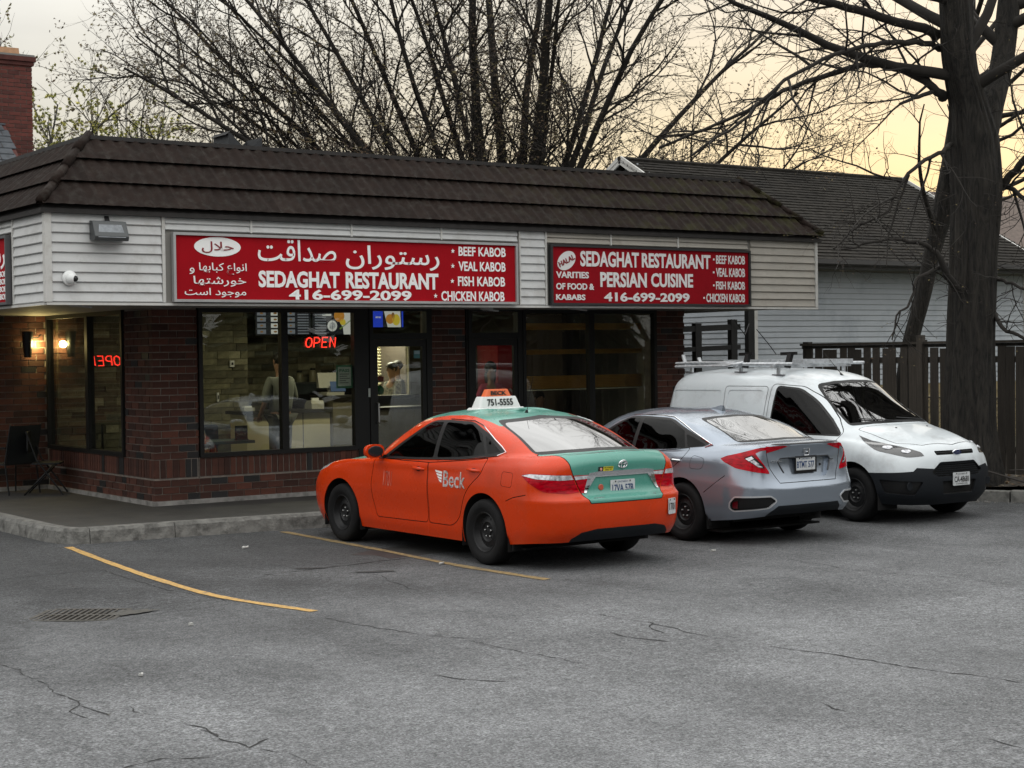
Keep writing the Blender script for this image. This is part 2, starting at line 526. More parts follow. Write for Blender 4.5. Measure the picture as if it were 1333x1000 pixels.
def wheel(parent, x, y, side, R=.33, w=.215, rim=.205, holes=10, mt=None, steel=True):
    """road wheel on its axle; side +1 = left (outer face towards +y)"""
    t = MB(); h = w / 2; s = side
    prof = [(rim, -h*.9), (rim + .02, -h), (R - .035, -h), (R - .012, -h*.88), (R, -h*.62), (R, h*.62), (R - .012, h*.88), (R - .035, h*.99), (R - .075, h*1.04), (rim + .028, h*.98), (rim + .004, h*.86), (rim - .012, h*.80), (rim - .012, -h*.8)]
    t.lathe([(r, q * s) for r, q in prof], 48, 'y', closed=True)
    # tread grooves as thin ribs
    root = t.build('wheel', mt['tyre'], parent, smooth=True, loc=(x, y, R), sharp=50)
    r_ = MB(); d = h * .8
    pr = [(rim - .012, -h*.7), (rim - .014, d - .012), (rim - .004, d), (rim - .010, d + .006), (rim - .022, d - .002), (rim - .035, d - .035), (rim - .052, d - .052), (.105, d - .040), (.098, d - .036), (.086, d - .05), (.066, d - .056), (.034, d - .056), (.030, d - .045), (.0, d - .043)]
    r_.lathe([(a, b * s) for a, b in pr], 40, 'y')
    rm = r_.build('rim', mt['rim'], root, smooth=True, sharp=28)
    hm = MB()
    for k in range(holes):
        a = 2 * pi * k / holes
        c = (.13 * cos(a), (d - .047) * s, .13 * sin(a))
        hm.ball(c, (.011, .006, .011), 10, 4)
    tag(hm.build('vent_holes', mt['black'], rm, smooth=True), kind='stuff')
    lm = MB()
    for k in range(5):
        a = 2 * pi * k / 5 + .3
        c = (.052 * cos(a), (d - .052) * s, .052 * sin(a))
        lm.lathe([(.010, (d - .056) * s), (.010, (d - .036) * s), (.007, (d - .032) * s), (0, (d - .032) * s)], 6, 'y', (c[0], 0, c[2]))
    tag(lm.build('lug_nuts', mt['nut'], rm), kind='stuff')
    return root
def wheel_well(parent, x, y, side, r, mt, depth=.34):
    b = MB(); k = 18; y0 = y + .02 * side; y1 = y0 - depth * side
    a = [(x + r * cos(pi * i / k), .34 + r * sin(pi * i / k)) for i in range(k + 1)]; a = [(x + r, .16)] + a + [(x - r, .16)]
    for i in range(len(a) - 1): b.quad((a[i][0], y0, a[i][1]), (a[i+1][0], y0, a[i+1][1]), (a[i+1][0], y1, a[i+1][1]), (a[i][0], y1, a[i][1]))
    b.add([(p, y1, q) for p, q in a], [tuple(range(len(a)))])
    return b.build('wheel_well', mt['black'], parent, fix=False)

def plate(body, parent, o, d, w, h, text, sub, mt, framec=None, name='license_plate', xd=(0, -1, 0), upd=(0, 0, 1), text2=None, tcol='plate_blue', bump=0):
    """plate standing on the body; o = its centre, xd = reading direction"""
    M_ = frame(xd, upd, o)
    b = MB(); b.prism(round_poly([(-w/2, -h/2), (w/2, -h/2), (w/2, h/2), (-w/2, h/2)], .012, 3), 'z', -.006, .0)
    p = b.build(name, mt['plate'], parent); p.matrix_local = M_
    if framec:
        b = MB()
        for r in ((-w/2-.012, w/2+.012, h/2-.006, h/2+.012), (-w/2-.012, w/2+.012, -h/2-.014, -h/2+.014), (-w/2-.012, -w/2+.006, -h/2+.014, h/2-.006), (w/2-.006, w/2+.012, -h/2+.014, h/2-.006)):
            b.box(r[0], r[1], r[2], r[3], -.004, .005)
        b.build('plate_frame', mt[framec], p)
    put_text(text, 'plate_number', mt[tcol], p, (0, -.004, .0012), (1, 0, 0), (0, 1, 0), width=w * .86, height=h * .46, bold=.02, extrude=.0005)
    if sub: put_text(sub, 'plate_print', mt[tcol], p, (0, h * .37, .001), (1, 0, 0), (0, 1, 0), width=w * .4, height=h * .11, extrude=.0004)
    if text2: put_text(text2, 'plate_print', mt[tcol], p, (0, -h * .37, .001), (1, 0, 0), (0, 1, 0), width=w * .7, height=h * .09, extrude=.0004)
    for sx in (-.3, .3):
        s_ = MB(); s_.ball((sx * w, h * .40, .002), (.008, .008, .005), 8, 4); s_.build('plate_bolt', mt['black'], p)
    return p

def vehicle_mats():
    mt = {}
    mt['tyre'] = mat('tyre_rubber', (.007, .007, .0075), .8, spec=.25, var=.25, vscale=20)
    mt['rim'] = mat('black_steel_rim', (.011, .011, .012), .5, spec=.3, var=.3, vscale=15)
    mt['black'] = mat('black_hollow', (.004, .004, .004), .9)
    mt['trim'] = mat('black_trim', (.007, .007, .0075), .45, spec=.35)
    mt['plastic'] = mat('black_bumper_plastic', (.008, .010, .013), .6, spec=.25)
    mt['nut'] = mat('bright_lug_metal', (.5, .5, .5), .3, 1.0)
    mt['chrome'] = mat('chrome', (.75, .76, .78), .08, 1.0)
    mt['glass'] = glass_mat('tinted_car_glass', (.03, .035, .035), .0, .02, 1.4, .5)
    mt['glass_clear'] = glass_mat('clear_car_glass', (.15, .17, .17), .0, .02, 1.4, .55)
    mt['glass_rear'] = glass_mat('rear_car_glass', (.08, .09, .09), .22, .03)
    mt['glass_front'] = glass_mat('windscreen_glass', (.13, .15, .15), .13, .02)
    mt['red_lens'] = mat('red_lamp_lens', (.36, .000, .008), .12, spec=.25, var=.5, vscale=14, stretch=(1, 1, 4))
    mt['dark_red'] = mat('dark_red_lens', (.09, .001, .005), .12, coat=1.0)
    mt['clear_lens'] = mat('clear_lamp_lens', (.62, .63, .66), .12, .45, var=.55, vscale=26)
    mt['plate'] = mat('plate_white', (.55, .57, .58), .35, dirt=(.3, .3, .29), dscale=14)
    mt['plate_blue'] = mat('plate_blue_print', (.03, .06, .15), .5)
    mt['seat'] = mat('dark_seat_cloth', (.028, .027, .026), .9)
    mt['white'] = mat('white_gloss_plastic', (.80, .81, .80), .4)
    mt['ink'] = mat('black_print', (.01, .01, .01), .5)
    return mt
VM = vehicle_mats()

def cabin(parent, x_seats, zfloor, yw, mt, x0, x1, zdash, xdash, hr=.42):
    b = MB(); b.box(x0, x1, -yw, yw, zfloor - .02, zfloor)
    b.build('floor_pan', mt['black'], parent)
    for xs, n in x_seats:
        ys = (-.36, .36) if n == 2 else (0,)
        for y in ys:
            w = .25 if n == 2 else .62
            s = MB(); s.prism(round_poly([(xs - .10, zfloor + .28), (xs + .42, zfloor + .26), (xs + .44, zfloor + .38), (xs + .02, zfloor + .42), (xs - .16, zfloor + .96), (xs - .28, zfloor + .98), (xs - .24, zfloor + .5)], .05, 3), 'y', y - w, y + w)
            st = s.build('seat', mt['seat'], parent, smooth=True)
            hy = (y,) if n == 2 else (-.38, 0, .38)
            for q in hy:
                h = MB(); h.ball((xs - .24, q, zfloor + 1.06), (.05, .12, .085), 10, 6); h.build('headrest', mt['seat'], st, smooth=True)
    d = MB(); d.prism(round_poly([(xdash, zfloor), (xdash, zdash - .08), (xdash + .12, zdash), (xdash + .55, zdash - .02), (xdash + .55, zfloor)], .05, 3), 'y', -yw, yw)
    d.build('dashboard', mt['seat'], parent, smooth=True)
    w = MB(); k = 20
    pts = []
    for i in range(k + 1):
        a = 2 * pi * i / k; pts.append((xdash - .10 + .06 * sin(a), hr * .86 + .18 * cos(a), zdash - .02 + .17 * sin(a)))
    w.tube(pts, .014, 6, cap=False); w.build('steering_wheel', mt['seat'], parent, smooth=True)

def mirror_unit(parent, x, y, z, side, m_shell, mt, sc_=(.085, .12, .075), fwd_=1):
    b = MB(); b.ball((0, 0, 0), 1, 16, 10)
    sp = []
    for v in b.v:
        px, py, pz = v
        e = .75
        f_ = lambda t: math.copysign(abs(t) ** e, t)
        px, py, pz = f_(px), f_(py), f_(pz)
        if px * fwd_ < -.25: px = -.25 * fwd_
        sp.append((px * sc_[0] , py * sc_[1], pz * sc_[2]))
    b.v = sp
    o = b.build('mirror', m_shell, parent, smooth=True, loc=(x, y, z))
    g = MB(); g.ball((-.026 * fwd_, 0, 0), (.004, sc_[1] * .8, sc_[2] * .78), 16, 8); g.build('mirror_glass', mat('mirror_dark', (.05,.055,.06), .1, .6), o, smooth=True)
    s = MB(); s.bar((0, -side * .06, -.045), (.03, -side * .20, -.07), .05, .03); s.build('mirror_arm', mt['trim'], o)
    return o
def handle_unit(body, parent, x, z, side, m, L_=.19, proud=.035):
    h = body.hit((x, side * 1.5, z), (0, -side, 0))
    y = h[0].y
    b = MB(); b.tube([(x - L_/2, y + side * -.005, z - .004), (x - L_*.42, y + side * proud*.8, z), (x - L_*.2, y + side * proud, z + .003), (x + L_*.25, y + side * proud, z + .005), (x + L_*.42, y + side * proud*.7, z + .004), (x + L_/2, y - side * .005, z + .002)], [.010, .014, .0155, .0155, .014, .010], 8)
    o = b.build('door_handle', m, parent, smooth=True)
    c = MB(); c.ball((x + .01, y, z - .004), (.055, .004, .026), 14, 6); c.build('handle_recess', VM['black'], o, smooth=True)
    return o
# ================================================================== ground, kerb and pavement
def moss_mat():
    m = mat('roof_tile_brown', (.0155, .0098, .0078), .85, spec=.12, var=.25, vscale=7, bump=.4, bscale=90, island=.16, col2=(.020,.0128,.0102), dirt=(.032,.028,.024), dscale=9, coords='Object')
    n = m.node_tree.nodes; l = m.node_tree.links; b = n['Principled BSDF']
    g = n.new('ShaderNodeNewGeometry'); s = n.new('ShaderNodeSeparateXYZ'); l.new(g.outputs['Position'], s.inputs[0])
    mr = n.new('ShaderNodeMapRange'); mr.inputs[1].default_value = 6.0; mr.inputs[2].default_value = 11.0; l.new(s.outputs[0], mr.inputs[0])
    z = n.new('ShaderNodeTexNoise'); z.inputs['Scale'].default_value = 5.0; z.inputs['Detail'].default_value = 6; l.new(g.outputs['Position'], z.inputs['Vector'])
    r = n.new('ShaderNodeMapRange'); r.inputs[1].default_value = .46; r.inputs[2].default_value = .70; r.inputs[4].default_value = .8; l.new(z.outputs[0], r.inputs[0])
    mm = n.new('ShaderNodeMath'); mm.operation = 'MULTIPLY'; l.new(mr.outputs[0], mm.inputs[0]); l.new(r.outputs[0], mm.inputs[1])
    x = n.new('ShaderNodeMixRGB'); x.inputs[2].default_value = (.034, .033, .012, 1)
    old = b.inputs['Base Color'].links[0].from_socket
    l.new(mm.outputs[0], x.inputs[0]); l.new(old, x.inputs[1]); l.new(x.outputs[0], b.inputs['Base Color'])
    return m
def asphalt_mat():
    m = bpy.data.materials.new('worn_asphalt'); m.use_nodes = True
    n = m.node_tree.nodes; l = m.node_tree.links; b = n['Principled BSDF']; b.inputs['Roughness'].default_value = .86; b.inputs['Specular IOR Level'].default_value = .3
    g = n.new('ShaderNodeNewGeometry')
    def noise(sc_, det=5, ro=.6, st=None):
        z = n.new('ShaderNodeTexNoise'); z.inputs['Scale'].default_value = sc_; z.inputs['Detail'].default_value = det; z.inputs['Roughness'].default_value = ro
        if st:
            p = n.new('ShaderNodeMapping'); p.inputs['Scale'].default_value = st; l.new(g.outputs['Position'], p.inputs[0]); l.new(p.outputs[0], z.inputs['Vector'])
        else: l.new(g.outputs['Position'], z.inputs['Vector'])
        return z.outputs[0]
    def rng_(s, a, b_, c, d):
        r = n.new('ShaderNodeMapRange'); r.inputs[1].default_value = a; r.inputs[2].default_value = b_; r.inputs[3].default_value = c; r.inputs[4].default_value = d; l.new(s, r.inputs[0]); return r.outputs[0]
    def mul(a, b_):
        q = n.new('ShaderNodeMath'); q.operation = 'MULTIPLY'; l.new(a, q.inputs[0]); l.new(b_, q.inputs[1]); return q.outputs[0]
    fine = rng_(noise(60, 4, .85), .36, .64, .40, 1.65)
    mid = rng_(noise(14, 5, .75), .34, .66, .72, 1.28)
    big = rng_(noise(.55, 6, .6), .3, .7, .74, 1.22)
    streak = rng_(noise(1.1, 6, .65, (1.0, .25, 1)), .35, .65, .85, 1.12)
    v = n.new('ShaderNodeTexVoronoi'); v.inputs['Scale'].default_value = 70; l.new(g.outputs['Position'], v.inputs['Vector'])
    stone = rng_(v.outputs['Color'], .0, 1.0, .70, 1.35)
    dirtk = rng_(noise(1.7, 8, .75), .56, .70, 1.0, .62)
    k = mul(mul(mul(fine, mid), mul(big, streak)), mul(stone, dirtk))
    # ambient shade painted into the asphalt colour, deepening towards cars and building
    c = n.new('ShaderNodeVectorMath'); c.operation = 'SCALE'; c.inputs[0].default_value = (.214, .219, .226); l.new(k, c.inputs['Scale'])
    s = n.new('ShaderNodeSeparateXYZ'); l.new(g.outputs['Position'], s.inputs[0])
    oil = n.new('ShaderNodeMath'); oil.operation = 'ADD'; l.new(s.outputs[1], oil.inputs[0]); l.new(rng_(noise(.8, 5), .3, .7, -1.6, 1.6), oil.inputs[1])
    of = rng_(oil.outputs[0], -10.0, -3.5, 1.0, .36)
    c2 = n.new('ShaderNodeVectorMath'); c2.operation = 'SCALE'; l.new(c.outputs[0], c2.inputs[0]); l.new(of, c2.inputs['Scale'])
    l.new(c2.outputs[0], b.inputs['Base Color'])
    bp_ = n.new('ShaderNodeBump'); bp_.inputs['Strength'].default_value = .9; bp_.inputs['Distance'].default_value = .006
    h = n.new('ShaderNodeMath'); h.operation = 'ADD'; l.new(fine, h.inputs[0]); l.new(stone, h.inputs[1]); l.new(h.outputs[0], bp_.inputs['Height'])
    l.new(bp_.outputs[0], b.inputs['Normal'])
    return m
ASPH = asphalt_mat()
DR = Vector((-1.56, -5.04))
def lot_h(x, y):
    d = sqrt((x - DR.x) ** 2 + (y - DR.y) ** 2)
    h = -.055 * math.exp(-(d / .62) ** 2)
    h += .006 * sin(x * .9 + 1) * cos(y * .7)
    return h
def grid_sheet(name, xs, ys, m, hf=None):
    nx, ny = len(xs), len(ys)
    v = [(x, y, hf(x, y) if hf else 0) for y in ys for x in xs]
    f = [(j*nx+i, j*nx+i+1, (j+1)*nx+i+1, (j+1)*nx+i) for j in range(ny-1) for i in range(nx-1)]
    me = bpy.data.meshes.new(name); me.from_pydata(v, [], f); me.materials.append(m); me.polygons.foreach_set('use_smooth', [True]*len(f)); me.update()
    o = bpy.data.objects.new(name, me); link(o); tag(o, kind='structure'); return o
xs = [-400,-150,-60,-30,-14] + list(np.arange(-10, 16.01, .16)) + [20,30,60,150,400]
ys = [-400,-150,-60,-30,-20] + list(np.arange(-16, 1.01, .16)) + [4,8,14,30,60,150,400]
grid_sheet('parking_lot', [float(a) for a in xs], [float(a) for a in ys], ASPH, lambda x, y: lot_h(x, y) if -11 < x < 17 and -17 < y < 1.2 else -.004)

def strip_line(name, pts, w, m, kind='structure', jag=0.0, z=.005, wv=None):
    pts = [Vector(p) for p in pts]; dense = []
    for a, b in zip(pts[:-1], pts[1:]):
        k = max(1, int((b - a).length / (.06 if jag else .15)))
        for i in range(k): dense.append(a.lerp(b, i / k))
    dense.append(pts[-1]); v = []; f = []
    R_ = random.Random(hash(name) % 1000 + len(pts))
    off = 0
    for i, p in enumerate(dense):
        d = (dense[min(i+1, len(dense)-1)] - dense[max(i-1, 0)]).normalized(); nrm = Vector((-d.y, d.x))
        off = off * .8 + R_.uniform(-jag, jag)
        ww = w * (1 if not wv else (1 - wv) + wv * 2 * R_.random())
        if jag and (i == 0 or i == len(dense)-1): ww *= .2
        for s in (-1, 1):
            q = p + nrm * (off + s * ww / 2); v.append((q.x, q.y, lot_h(q.x, q.y) + z))
    n = len(dense)
    f = [(2*i, 2*i+1, 2*i+3, 2*i+2) for i in range(n-1)]
    me = bpy.data.meshes.new(name); me.from_pydata(v, [], f); me.materials.append(m); me.update()
    o = bpy.data.objects.new(name, me); link(o); tag(o, kind=kind); return o
def smooth_pts(P, k=8):
    A = _sample(np.array([(a, b, 0) for a, b in P], float), k); return [(float(a[0]), float(a[1])) for a in A]
ymat = mat('worn_yellow_paint', (.46, .28, .085), .8, var=.35, vscale=30, dirt=(.12, .11, .095), dscale=14)
ymat2 = mat('faded_yellow_paint', (.24, .17, .075), .85, var=.4, vscale=20, dirt=(.08, .075, .07), dscale=8)
strip_line('parking_line', smooth_pts([(-.02,-.56),(-.18,-2.2),(-.29,-3.7),(-.31,-5.1),(-.08,-6.35)]), .088, ymat, wv=.12)
strip_line('parking_line', smooth_pts([(2.54,-.72),(2.47,-3.2),(2.40,-4.8),(2.46,-6.1)]), .10, ymat2, wv=.2)
crk = mat('asphalt_crack', (.022, .022, .022), .95)
CRACKS = [
 [(-1.46,-2.69),(-0.99,-2.61),(-0.38,-2.62),(-0.44,-2.94),(-0.49,-3.87),(-0.45,-4.55),(-0.35,-5.36)],
 [(-2.30,-5.27),(-1.79,-5.41),(-1.26,-5.55),(-0.80,-5.58),(-0.31,-5.56)],
 [(0.54,-4.08),(0.94,-4.01),(1.48,-3.95),(1.83,-3.94),(2.32,-3.89)],
 [(-0.18,-6.62),(-0.19,-6.95),(-0.11,-7.39),(-0.03,-7.77),(0.13,-8.20),(0.13,-8.84),(0.20,-9.23),(0.25,-9.63)],
 [(-2.86,-7.64),(-2.87,-7.83),(-2.90,-8.26),(-2.89,-8.56),(-2.90,-9.01)],
 [(-2.69,-8.85),(-2.70,-8.98),(-2.67,-9.06)],
 [(-2.59,-9.41),(-2.59,-9.51),(-2.58,-9.66),(-2.62,-9.92),(-2.59,-10.10),(-2.57,-10.24),(-2.50,-10.19),(-2.38,-10.13)],
 [(-2.57,-10.24),(-2.54,-10.42),(-2.48,-10.56),(-2.49,-10.74),(-2.50,-10.91)],
 [(-3.32,-10.25),(-3.17,-10.19),(-3.04,-10.17),(-2.80,-10.31)],
 [(-2.58,-9.66),(-2.57,-9.77),(-2.59,-9.89),(-2.51,-9.89)],
 [(1.59,-7.97),(1.57,-8.34),(1.64,-8.54),(1.58,-8.99),(1.57,-9.32),(1.54,-9.62),(1.62,-9.96),(1.73,-10.32),(1.79,-10.65),(1.78,-10.92),(1.86,-11.12),(1.94,-11.44),(1.94,-11.76)],
 [(5.17,-6.42),(5.09,-6.90),(5.04,-7.31),(5.16,-7.99),(5.34,-8.54),(5.40,-9.11)],
 [(0.55,-11.36),(0.52,-11.51),(0.54,-11.62)],
 [(0.60,-12.49),(0.61,-12.63),(0.61,-12.78)],
 [(1.09,-8.70),(1.11,-9.02),(1.16,-9.30)],
 [(0.81,-5.01),(1.23,-4.83),(1.45,-4.74),(1.19,-5.66),(1.19,-5.85)],
 [(0.68,-9.55),(0.68,-9.67)],
 [(-2.85,-7.00),(-2.81,-7.28),(-2.86,-7.64),(-2.71,-7.64)],
 [(-0.78,-9.22),(-0.68,-9.43),(-0.54,-9.73)],
 [(6.21,-3.84),(6.26,-4.31),(6.25,-4.94)],
 [(1.64,-8.54),(1.45,-8.79),(1.37,-8.98)],
 [(-2.89,-8.56),(-2.99,-8.75),(-3.01,-9.00)],]
for i, c in enumerate(CRACKS):
    strip_line('pavement_crack', c, .024 if i == 2 else (.009, .006, .010, .007)[i % 4], crk, jag=.020, z=.003, wv=1.0)
# potholes
def blob(name, cx, cy, rx, ry, rot, m, z=.006, k=18, seed=1, kind='structure'):
    R_ = random.Random(seed); v = [(cx, cy, lot_h(cx, cy) + z)]
    for i in range(k):
        a = 2*pi*i/k; r = .7 + .6 * R_.random(); px = rx*r*cos(a); py = ry*r*sin(a)
        x = cx + px*cos(rot) - py*sin(rot); y = cy + px*sin(rot) + py*cos(rot); v.append((x, y, lot_h(x, y) + z))
    me = bpy.data.meshes.new(name); me.from_pydata(v, [], [(0, 1+i, 1+(i+1) % k) for i in range(k)]); me.materials.append(m); me.update()
    o = bpy.data.objects.new(name, me); link(o); tag(o, kind=kind); return o
blob('pothole', 1.55, -4.55, .20, .06, -.5, mat('pothole_dark', (.03,.03,.03), .95, var=.5, vscale=40), seed=3)
blob('pothole', 1.2, -3.9, .16, .05, -.4, MATS['pothole_dark'], seed=4)
blob('oil_stain', 3.6, -3.2, 1.3, .7, .2, mat('oil_stain', (.030,.029,.028), .6, var=.4, vscale=5), z=.002, seed=5)
blob('oil_stain', 6.3, -3.2, 1.2, .7, .2, MATS['oil_stain'], z=.002, seed=6)
# litter
paper = mat('litter_white', (.42,.42,.40), .8)
LIT = [('flattened white paper cup on the asphalt between the two yellow lines', 1.45, -1.95, .10, .045, .5, 'paper cup'),
       ('white paper scrap on the asphalt beside the taxi rear wheel', 2.33, -4.52, .11, .035, .6, 'paper scrap'),
       ('crumpled white wrapper under the rear corner of the taxi', 5.0, -5.55, .07, .04, .2, 'wrapper'),
       ('white cigarette pack scrap lying near the storm drain', -1.16, -6.35, .04, .03, .0, 'paper scrap'),
       ('small pale scrap on open asphalt near the long cracks', -2.25, -8.0, .035, .03, .9, 'paper scrap')]
for lab, x, y, a, b_, ro, cat_ in LIT:
    b = MB(); R_ = random.Random(int(x*100)); k = 8
    top = [(a*.5*cos(2*pi*i/k)*(.8+.4*R_.random()), b_*.5*sin(2*pi*i/k)*(.8+.4*R_.random()), .012+.012*R_.random()) for i in range(k)]
    b.add([(p[0]*1.02, p[1]*1.02, .002) for p in top] + top, [tuple(range(k, 2*k))] + [(i, (i+1) % k, k+(i+1) % k, k+i) for i in range(k)])
    o = b.build(cat_.replace(' ', '_'), paper, None, loc=(x, y, lot_h(x, y) + .003)); o.rotation_euler.z = ro; tag(o, lab, cat_)
# storm drain: frame, bars over a dark pit, loose silt beside it
dr = thing('storm_drain', 'rusty slotted storm drain grate set in a dip of the asphalt', 'storm drain', (DR.x, DR.y, lot_h(DR.x, DR.y)), radians(-38))
iron = mat('cast_iron', (.075,.070,.062), .7, .4, var=.4, vscale=14)
b = MB(); b.box(-.34,.34,-.30,.30,.004,.007); b.build('pit', VM['black'], dr)
b = MB()
for q in ((-.36,.36,-.32,-.28),(-.36,.36,.28,.32),(-.36,-.32,-.28,.28),(.32,.36,-.28,.28)): b.box(*q, .004, .022)
b.build('grate_frame', iron, dr)
for i in range(12):
    x = -.29 + i * .0527
    b = MB(); b.bar((x - .0, -.28, .014), (x + .0, .28, .014), .020, .014); b.build('grate_bar', iron, dr)
b = MB(); b.bar((-.32, 0, .015), (.32, 0, .015), .03, .013); b.build('grate_bar', iron, dr)
blob('wet_silt', DR.x + .36, DR.y - .22, .20, .14, -.65, mat('wet_silt', (.06,.057,.05), .8, var=.4, vscale=20), z=.012, seed=8)

# pavement slab and kerb
conc = mat('dark_concrete', (.040,.038,.035), .8, var=.3, vscale=2.5, bump=.35, bscale=60, dirt=(.035,.033,.03), dscale=1.3)
kerbm = mat('kerb_concrete', (.165,.162,.150), .85, var=.35, vscale=9, bump=1.0, bscale=45, dirt=(.05,.048,.044), dscale=6)
KZ = .18
kp = [(-.02, 9.0), (-.02, 3.0), (-.02, .35), (.02, -.12), (.12, -.30), (.30, -.385), (1.30, -.43), (2.2, -.50), (3.2, -.60), (6.0, -.62), (9.0, -.62), (13.2, -.62)]
def off_path(P, d):
    out = []
    for i, p in enumerate(P):
        a = Vector(P[max(i-1,0)]); c = Vector(P[min(i+1,len(P)-1)]); t = (c - a).normalized(); out.append((p[0] - t.y*d, p[1] + t.x*d))
    return out
inner = off_path(kp, .17)
b = MB(); pl_ = inner + [(13.2, 9.0)]; b.prism(pl_, 'z', .0, KZ - .004); o = b.build('pavement', conc); tag(o, kind='structure')
kerb = thing('kerb', 'crumbling grey concrete kerb along the raised pavement in front of the restaurant', 'kerb')
cuts = [(0,1),(1,2),(2,5),(5,6),(6,8),(8,9),(9,10),(10,11)]
for a, c in cuts:
    P = [Vector(p) for p in kp[a:c+1]]; Q = [Vector(p) for p in inner[a:c+1]]
    dd = (P[-1] - P[-2]).normalized() * .008; P[-1] = P[-1] - dd; Q[-1] = Q[-1] - dd
    pts = []; qs = []
    R_ = random.Random(a)
    for i in range(len(P)-1):
        k = max(1, int((P[i+1]-P[i]).length / .09))
        for j in range(k): pts.append(P[i].lerp(P[i+1], j/k)); qs.append(Q[i].lerp(Q[i+1], j/k))
    pts.append(P[-1]); qs.append(Q[-1]); v = []; f = []
    for i, (p, q) in enumerate(zip(pts, qs)):
        nrm = (p - q).normalized(); j1 = R_.uniform(-.010, .008); j2 = R_.uniform(-.012, .010); j3 = R_.uniform(-.012, .004)
        j1, j2, j3 = j1*.7, j2*.7, j3*.8
        for pos, z in ((p + nrm * (.018 + j1), -.02), (p + nrm * (.008 + j2), .07), (p + nrm * j1, KZ - .035 + j3), (p - nrm * (.028 + j3), KZ + j3 * .3), (q, KZ), (q, -.02)):
            v.append((pos.x, pos.y, z))
    n = len(pts)
    for i in range(n-1):
        for k in range(5): f.append((i*6+k, i*6+k+1, (i+1)*6+k+1, (i+1)*6+k))
    f.append(tuple(range(6))); f.append(tuple((n-1)*6+k for k in range(5,-1,-1)))
    bb = MB(); bb.add(v, f); bb.build('kerb_section', kerbm, kerb)

# ================================================================== brickwork
WY, WX, XE, SOF = 1.70, 1.955, 11.0, 2.73
BL, BH, JT = .222, .080, .0125
brick_m = [mat('brick_red_a', (.076,.0245,.0145), .85, var=.25, vscale=9, bump=.5, bscale=70, island=.35), mat('brick_red_b', (.054,.0185,.0115), .85, var=.3, vscale=7, bump=.5, bscale=70, island=.35), mat('brick_black', (.010,.009,.009), .6, var=.3, vscale=9, bump=.4, bscale=60, island=.2)]
mortar = mat('mortar', (.20,.172,.148), .95, var=.25, vscale=12, bump=.4, bscale=80)
_bm = {}
def brick_mesh(l_, h, d, mi):
    k = (round(l_, 3), round(h, 3), round(d, 3), mi)
    if k not in _bm:
        b = MB(); b.box(-l_/2, l_/2, 0, d, -h/2, h/2); _bm[k] = b.mesh('brick', brick_m[mi])
    return _bm[k]
RB = random.Random(5)
def pick(): 
    q = RB.random(); return 2 if q < .075 else (0 if q < .55 else 1)
def brick_face(parent, o, xdir, length, z0, z1, ph=0.0, soldier=None, n_max=300, depth=.10):
    """running-bond face; o start point, xdir unit along wall, outward normal = xdir rotated -90deg; bricks are separate parts"""
    o = Vector((o[0], o[1], 0)); xd = Vector((xdir[0], xdir[1], 0)).normalized(); ang = atan2(xd.y, xd.x)
    course = BH + JT; z = z0; row = 0; cnt = 0
    rest = MB()
    def place(c0, c1, zc, h):
        nonlocal cnt
        l_ = c1 - c0
        if l_ < .03: return
        mi = pick(); p = o + xd * ((c0 + c1) / 2)
        inn = Vector((-xd.y, xd.x, 0))
        jy = RB.uniform(-.0022, .0022)
        if cnt < n_max:
            inst('brick', brick_mesh(round(l_, 2) if abs(l_-BL) > .003 else BL, h, depth, mi), parent, (p.x + inn.x * jy, p.y + inn.y * jy, zc), (0, 0, ang + RB.uniform(-.004, .004)))
        cnt += 1
    sol = soldier or []
    while z + BH <= z1 + .02:
        hit = None
        for s in sol:
            if z >= s[0] - .03 and z < s[1] - .03: hit = s
        if hit:
            sh = hit[1] - hit[0] - JT; w = BH - .005; k = 0; x = 0.0
            while x < length - .02:
                place(x, min(x + w, length), hit[0] + sh/2, sh); x += w + JT
            z = hit[1]; row += 1; continue
        x = -((ph + (.5 if row % 2 else 0)) % 1) * (BL + JT)
        while x < length - .01:
            a = max(x, 0); c = min(x + BL, length); place(a, c, z + BH/2, min(BH, z1 - z)); x += BL + JT
        z += course; row += 1
    return cnt
def backing(parent, boxes, name='mortar_bed'):
    b = MB()
    for q in boxes: b.box(*q)
    return b.build(name, mortar, parent)
ZB = KZ + .055; ZS = .53; ZT = .775
# concrete footing strip
b = MB(); b.box(WX - .035, XE, WY - .035, WY + .02, KZ - .01, ZB); b.box(WX - .035, WX + .02, WY + .02, 5.62, KZ - .01, ZB); b.box(-.1, WX - .035, 5.585, 5.7, KZ - .01, ZB)
o = b.build('footing_strip', mat('footing_concrete', (.26,.25,.235), .85, var=.3, vscale=7, dirt=(.09,.085,.08), dscale=5)); tag(o, kind='structure')
col = thing('brick_column', 'full height red brick column on the corner of the restaurant', 'brick column')
brick_face(col, (WX, WY), (1, 0), .625, ZB, SOF, soldier=[(ZS, ZT)]); brick_face(col, (WX, 2.64), (0, -1), .839, ZB, SOF, ph=.5, soldier=[(ZS, ZT)])
backing(col, [(WX + .012, WX + .62, WY + .012, WY + .32, ZB, SOF), (WX + .012, WX + .3, WY + .32, 2.64, ZB, SOF)])
fb_ = thing('brick_base_wall', 'low red brick wall with upright top course under the wide shop window', 'brick wall')
brick_face(fb_, (WX + .637, WY), (1, 0), 2.55, ZB, ZT, ph=.3, soldier=[(ZS, ZT)])
backing(fb_, [(WX + .63, 5.14, WY + .012, WY + .12, ZB, ZT)])
lb_ = thing('brick_base_wall', 'low red brick wall under the side window around the corner', 'brick wall')
brick_face(lb_, (WX, 5.60), (0, -1), 2.95, ZB, ZT, soldier=[(ZS, ZT)]); backing(lb_, [(WX + .012, WX + .12, 2.65, 5.60, ZB, ZT)])
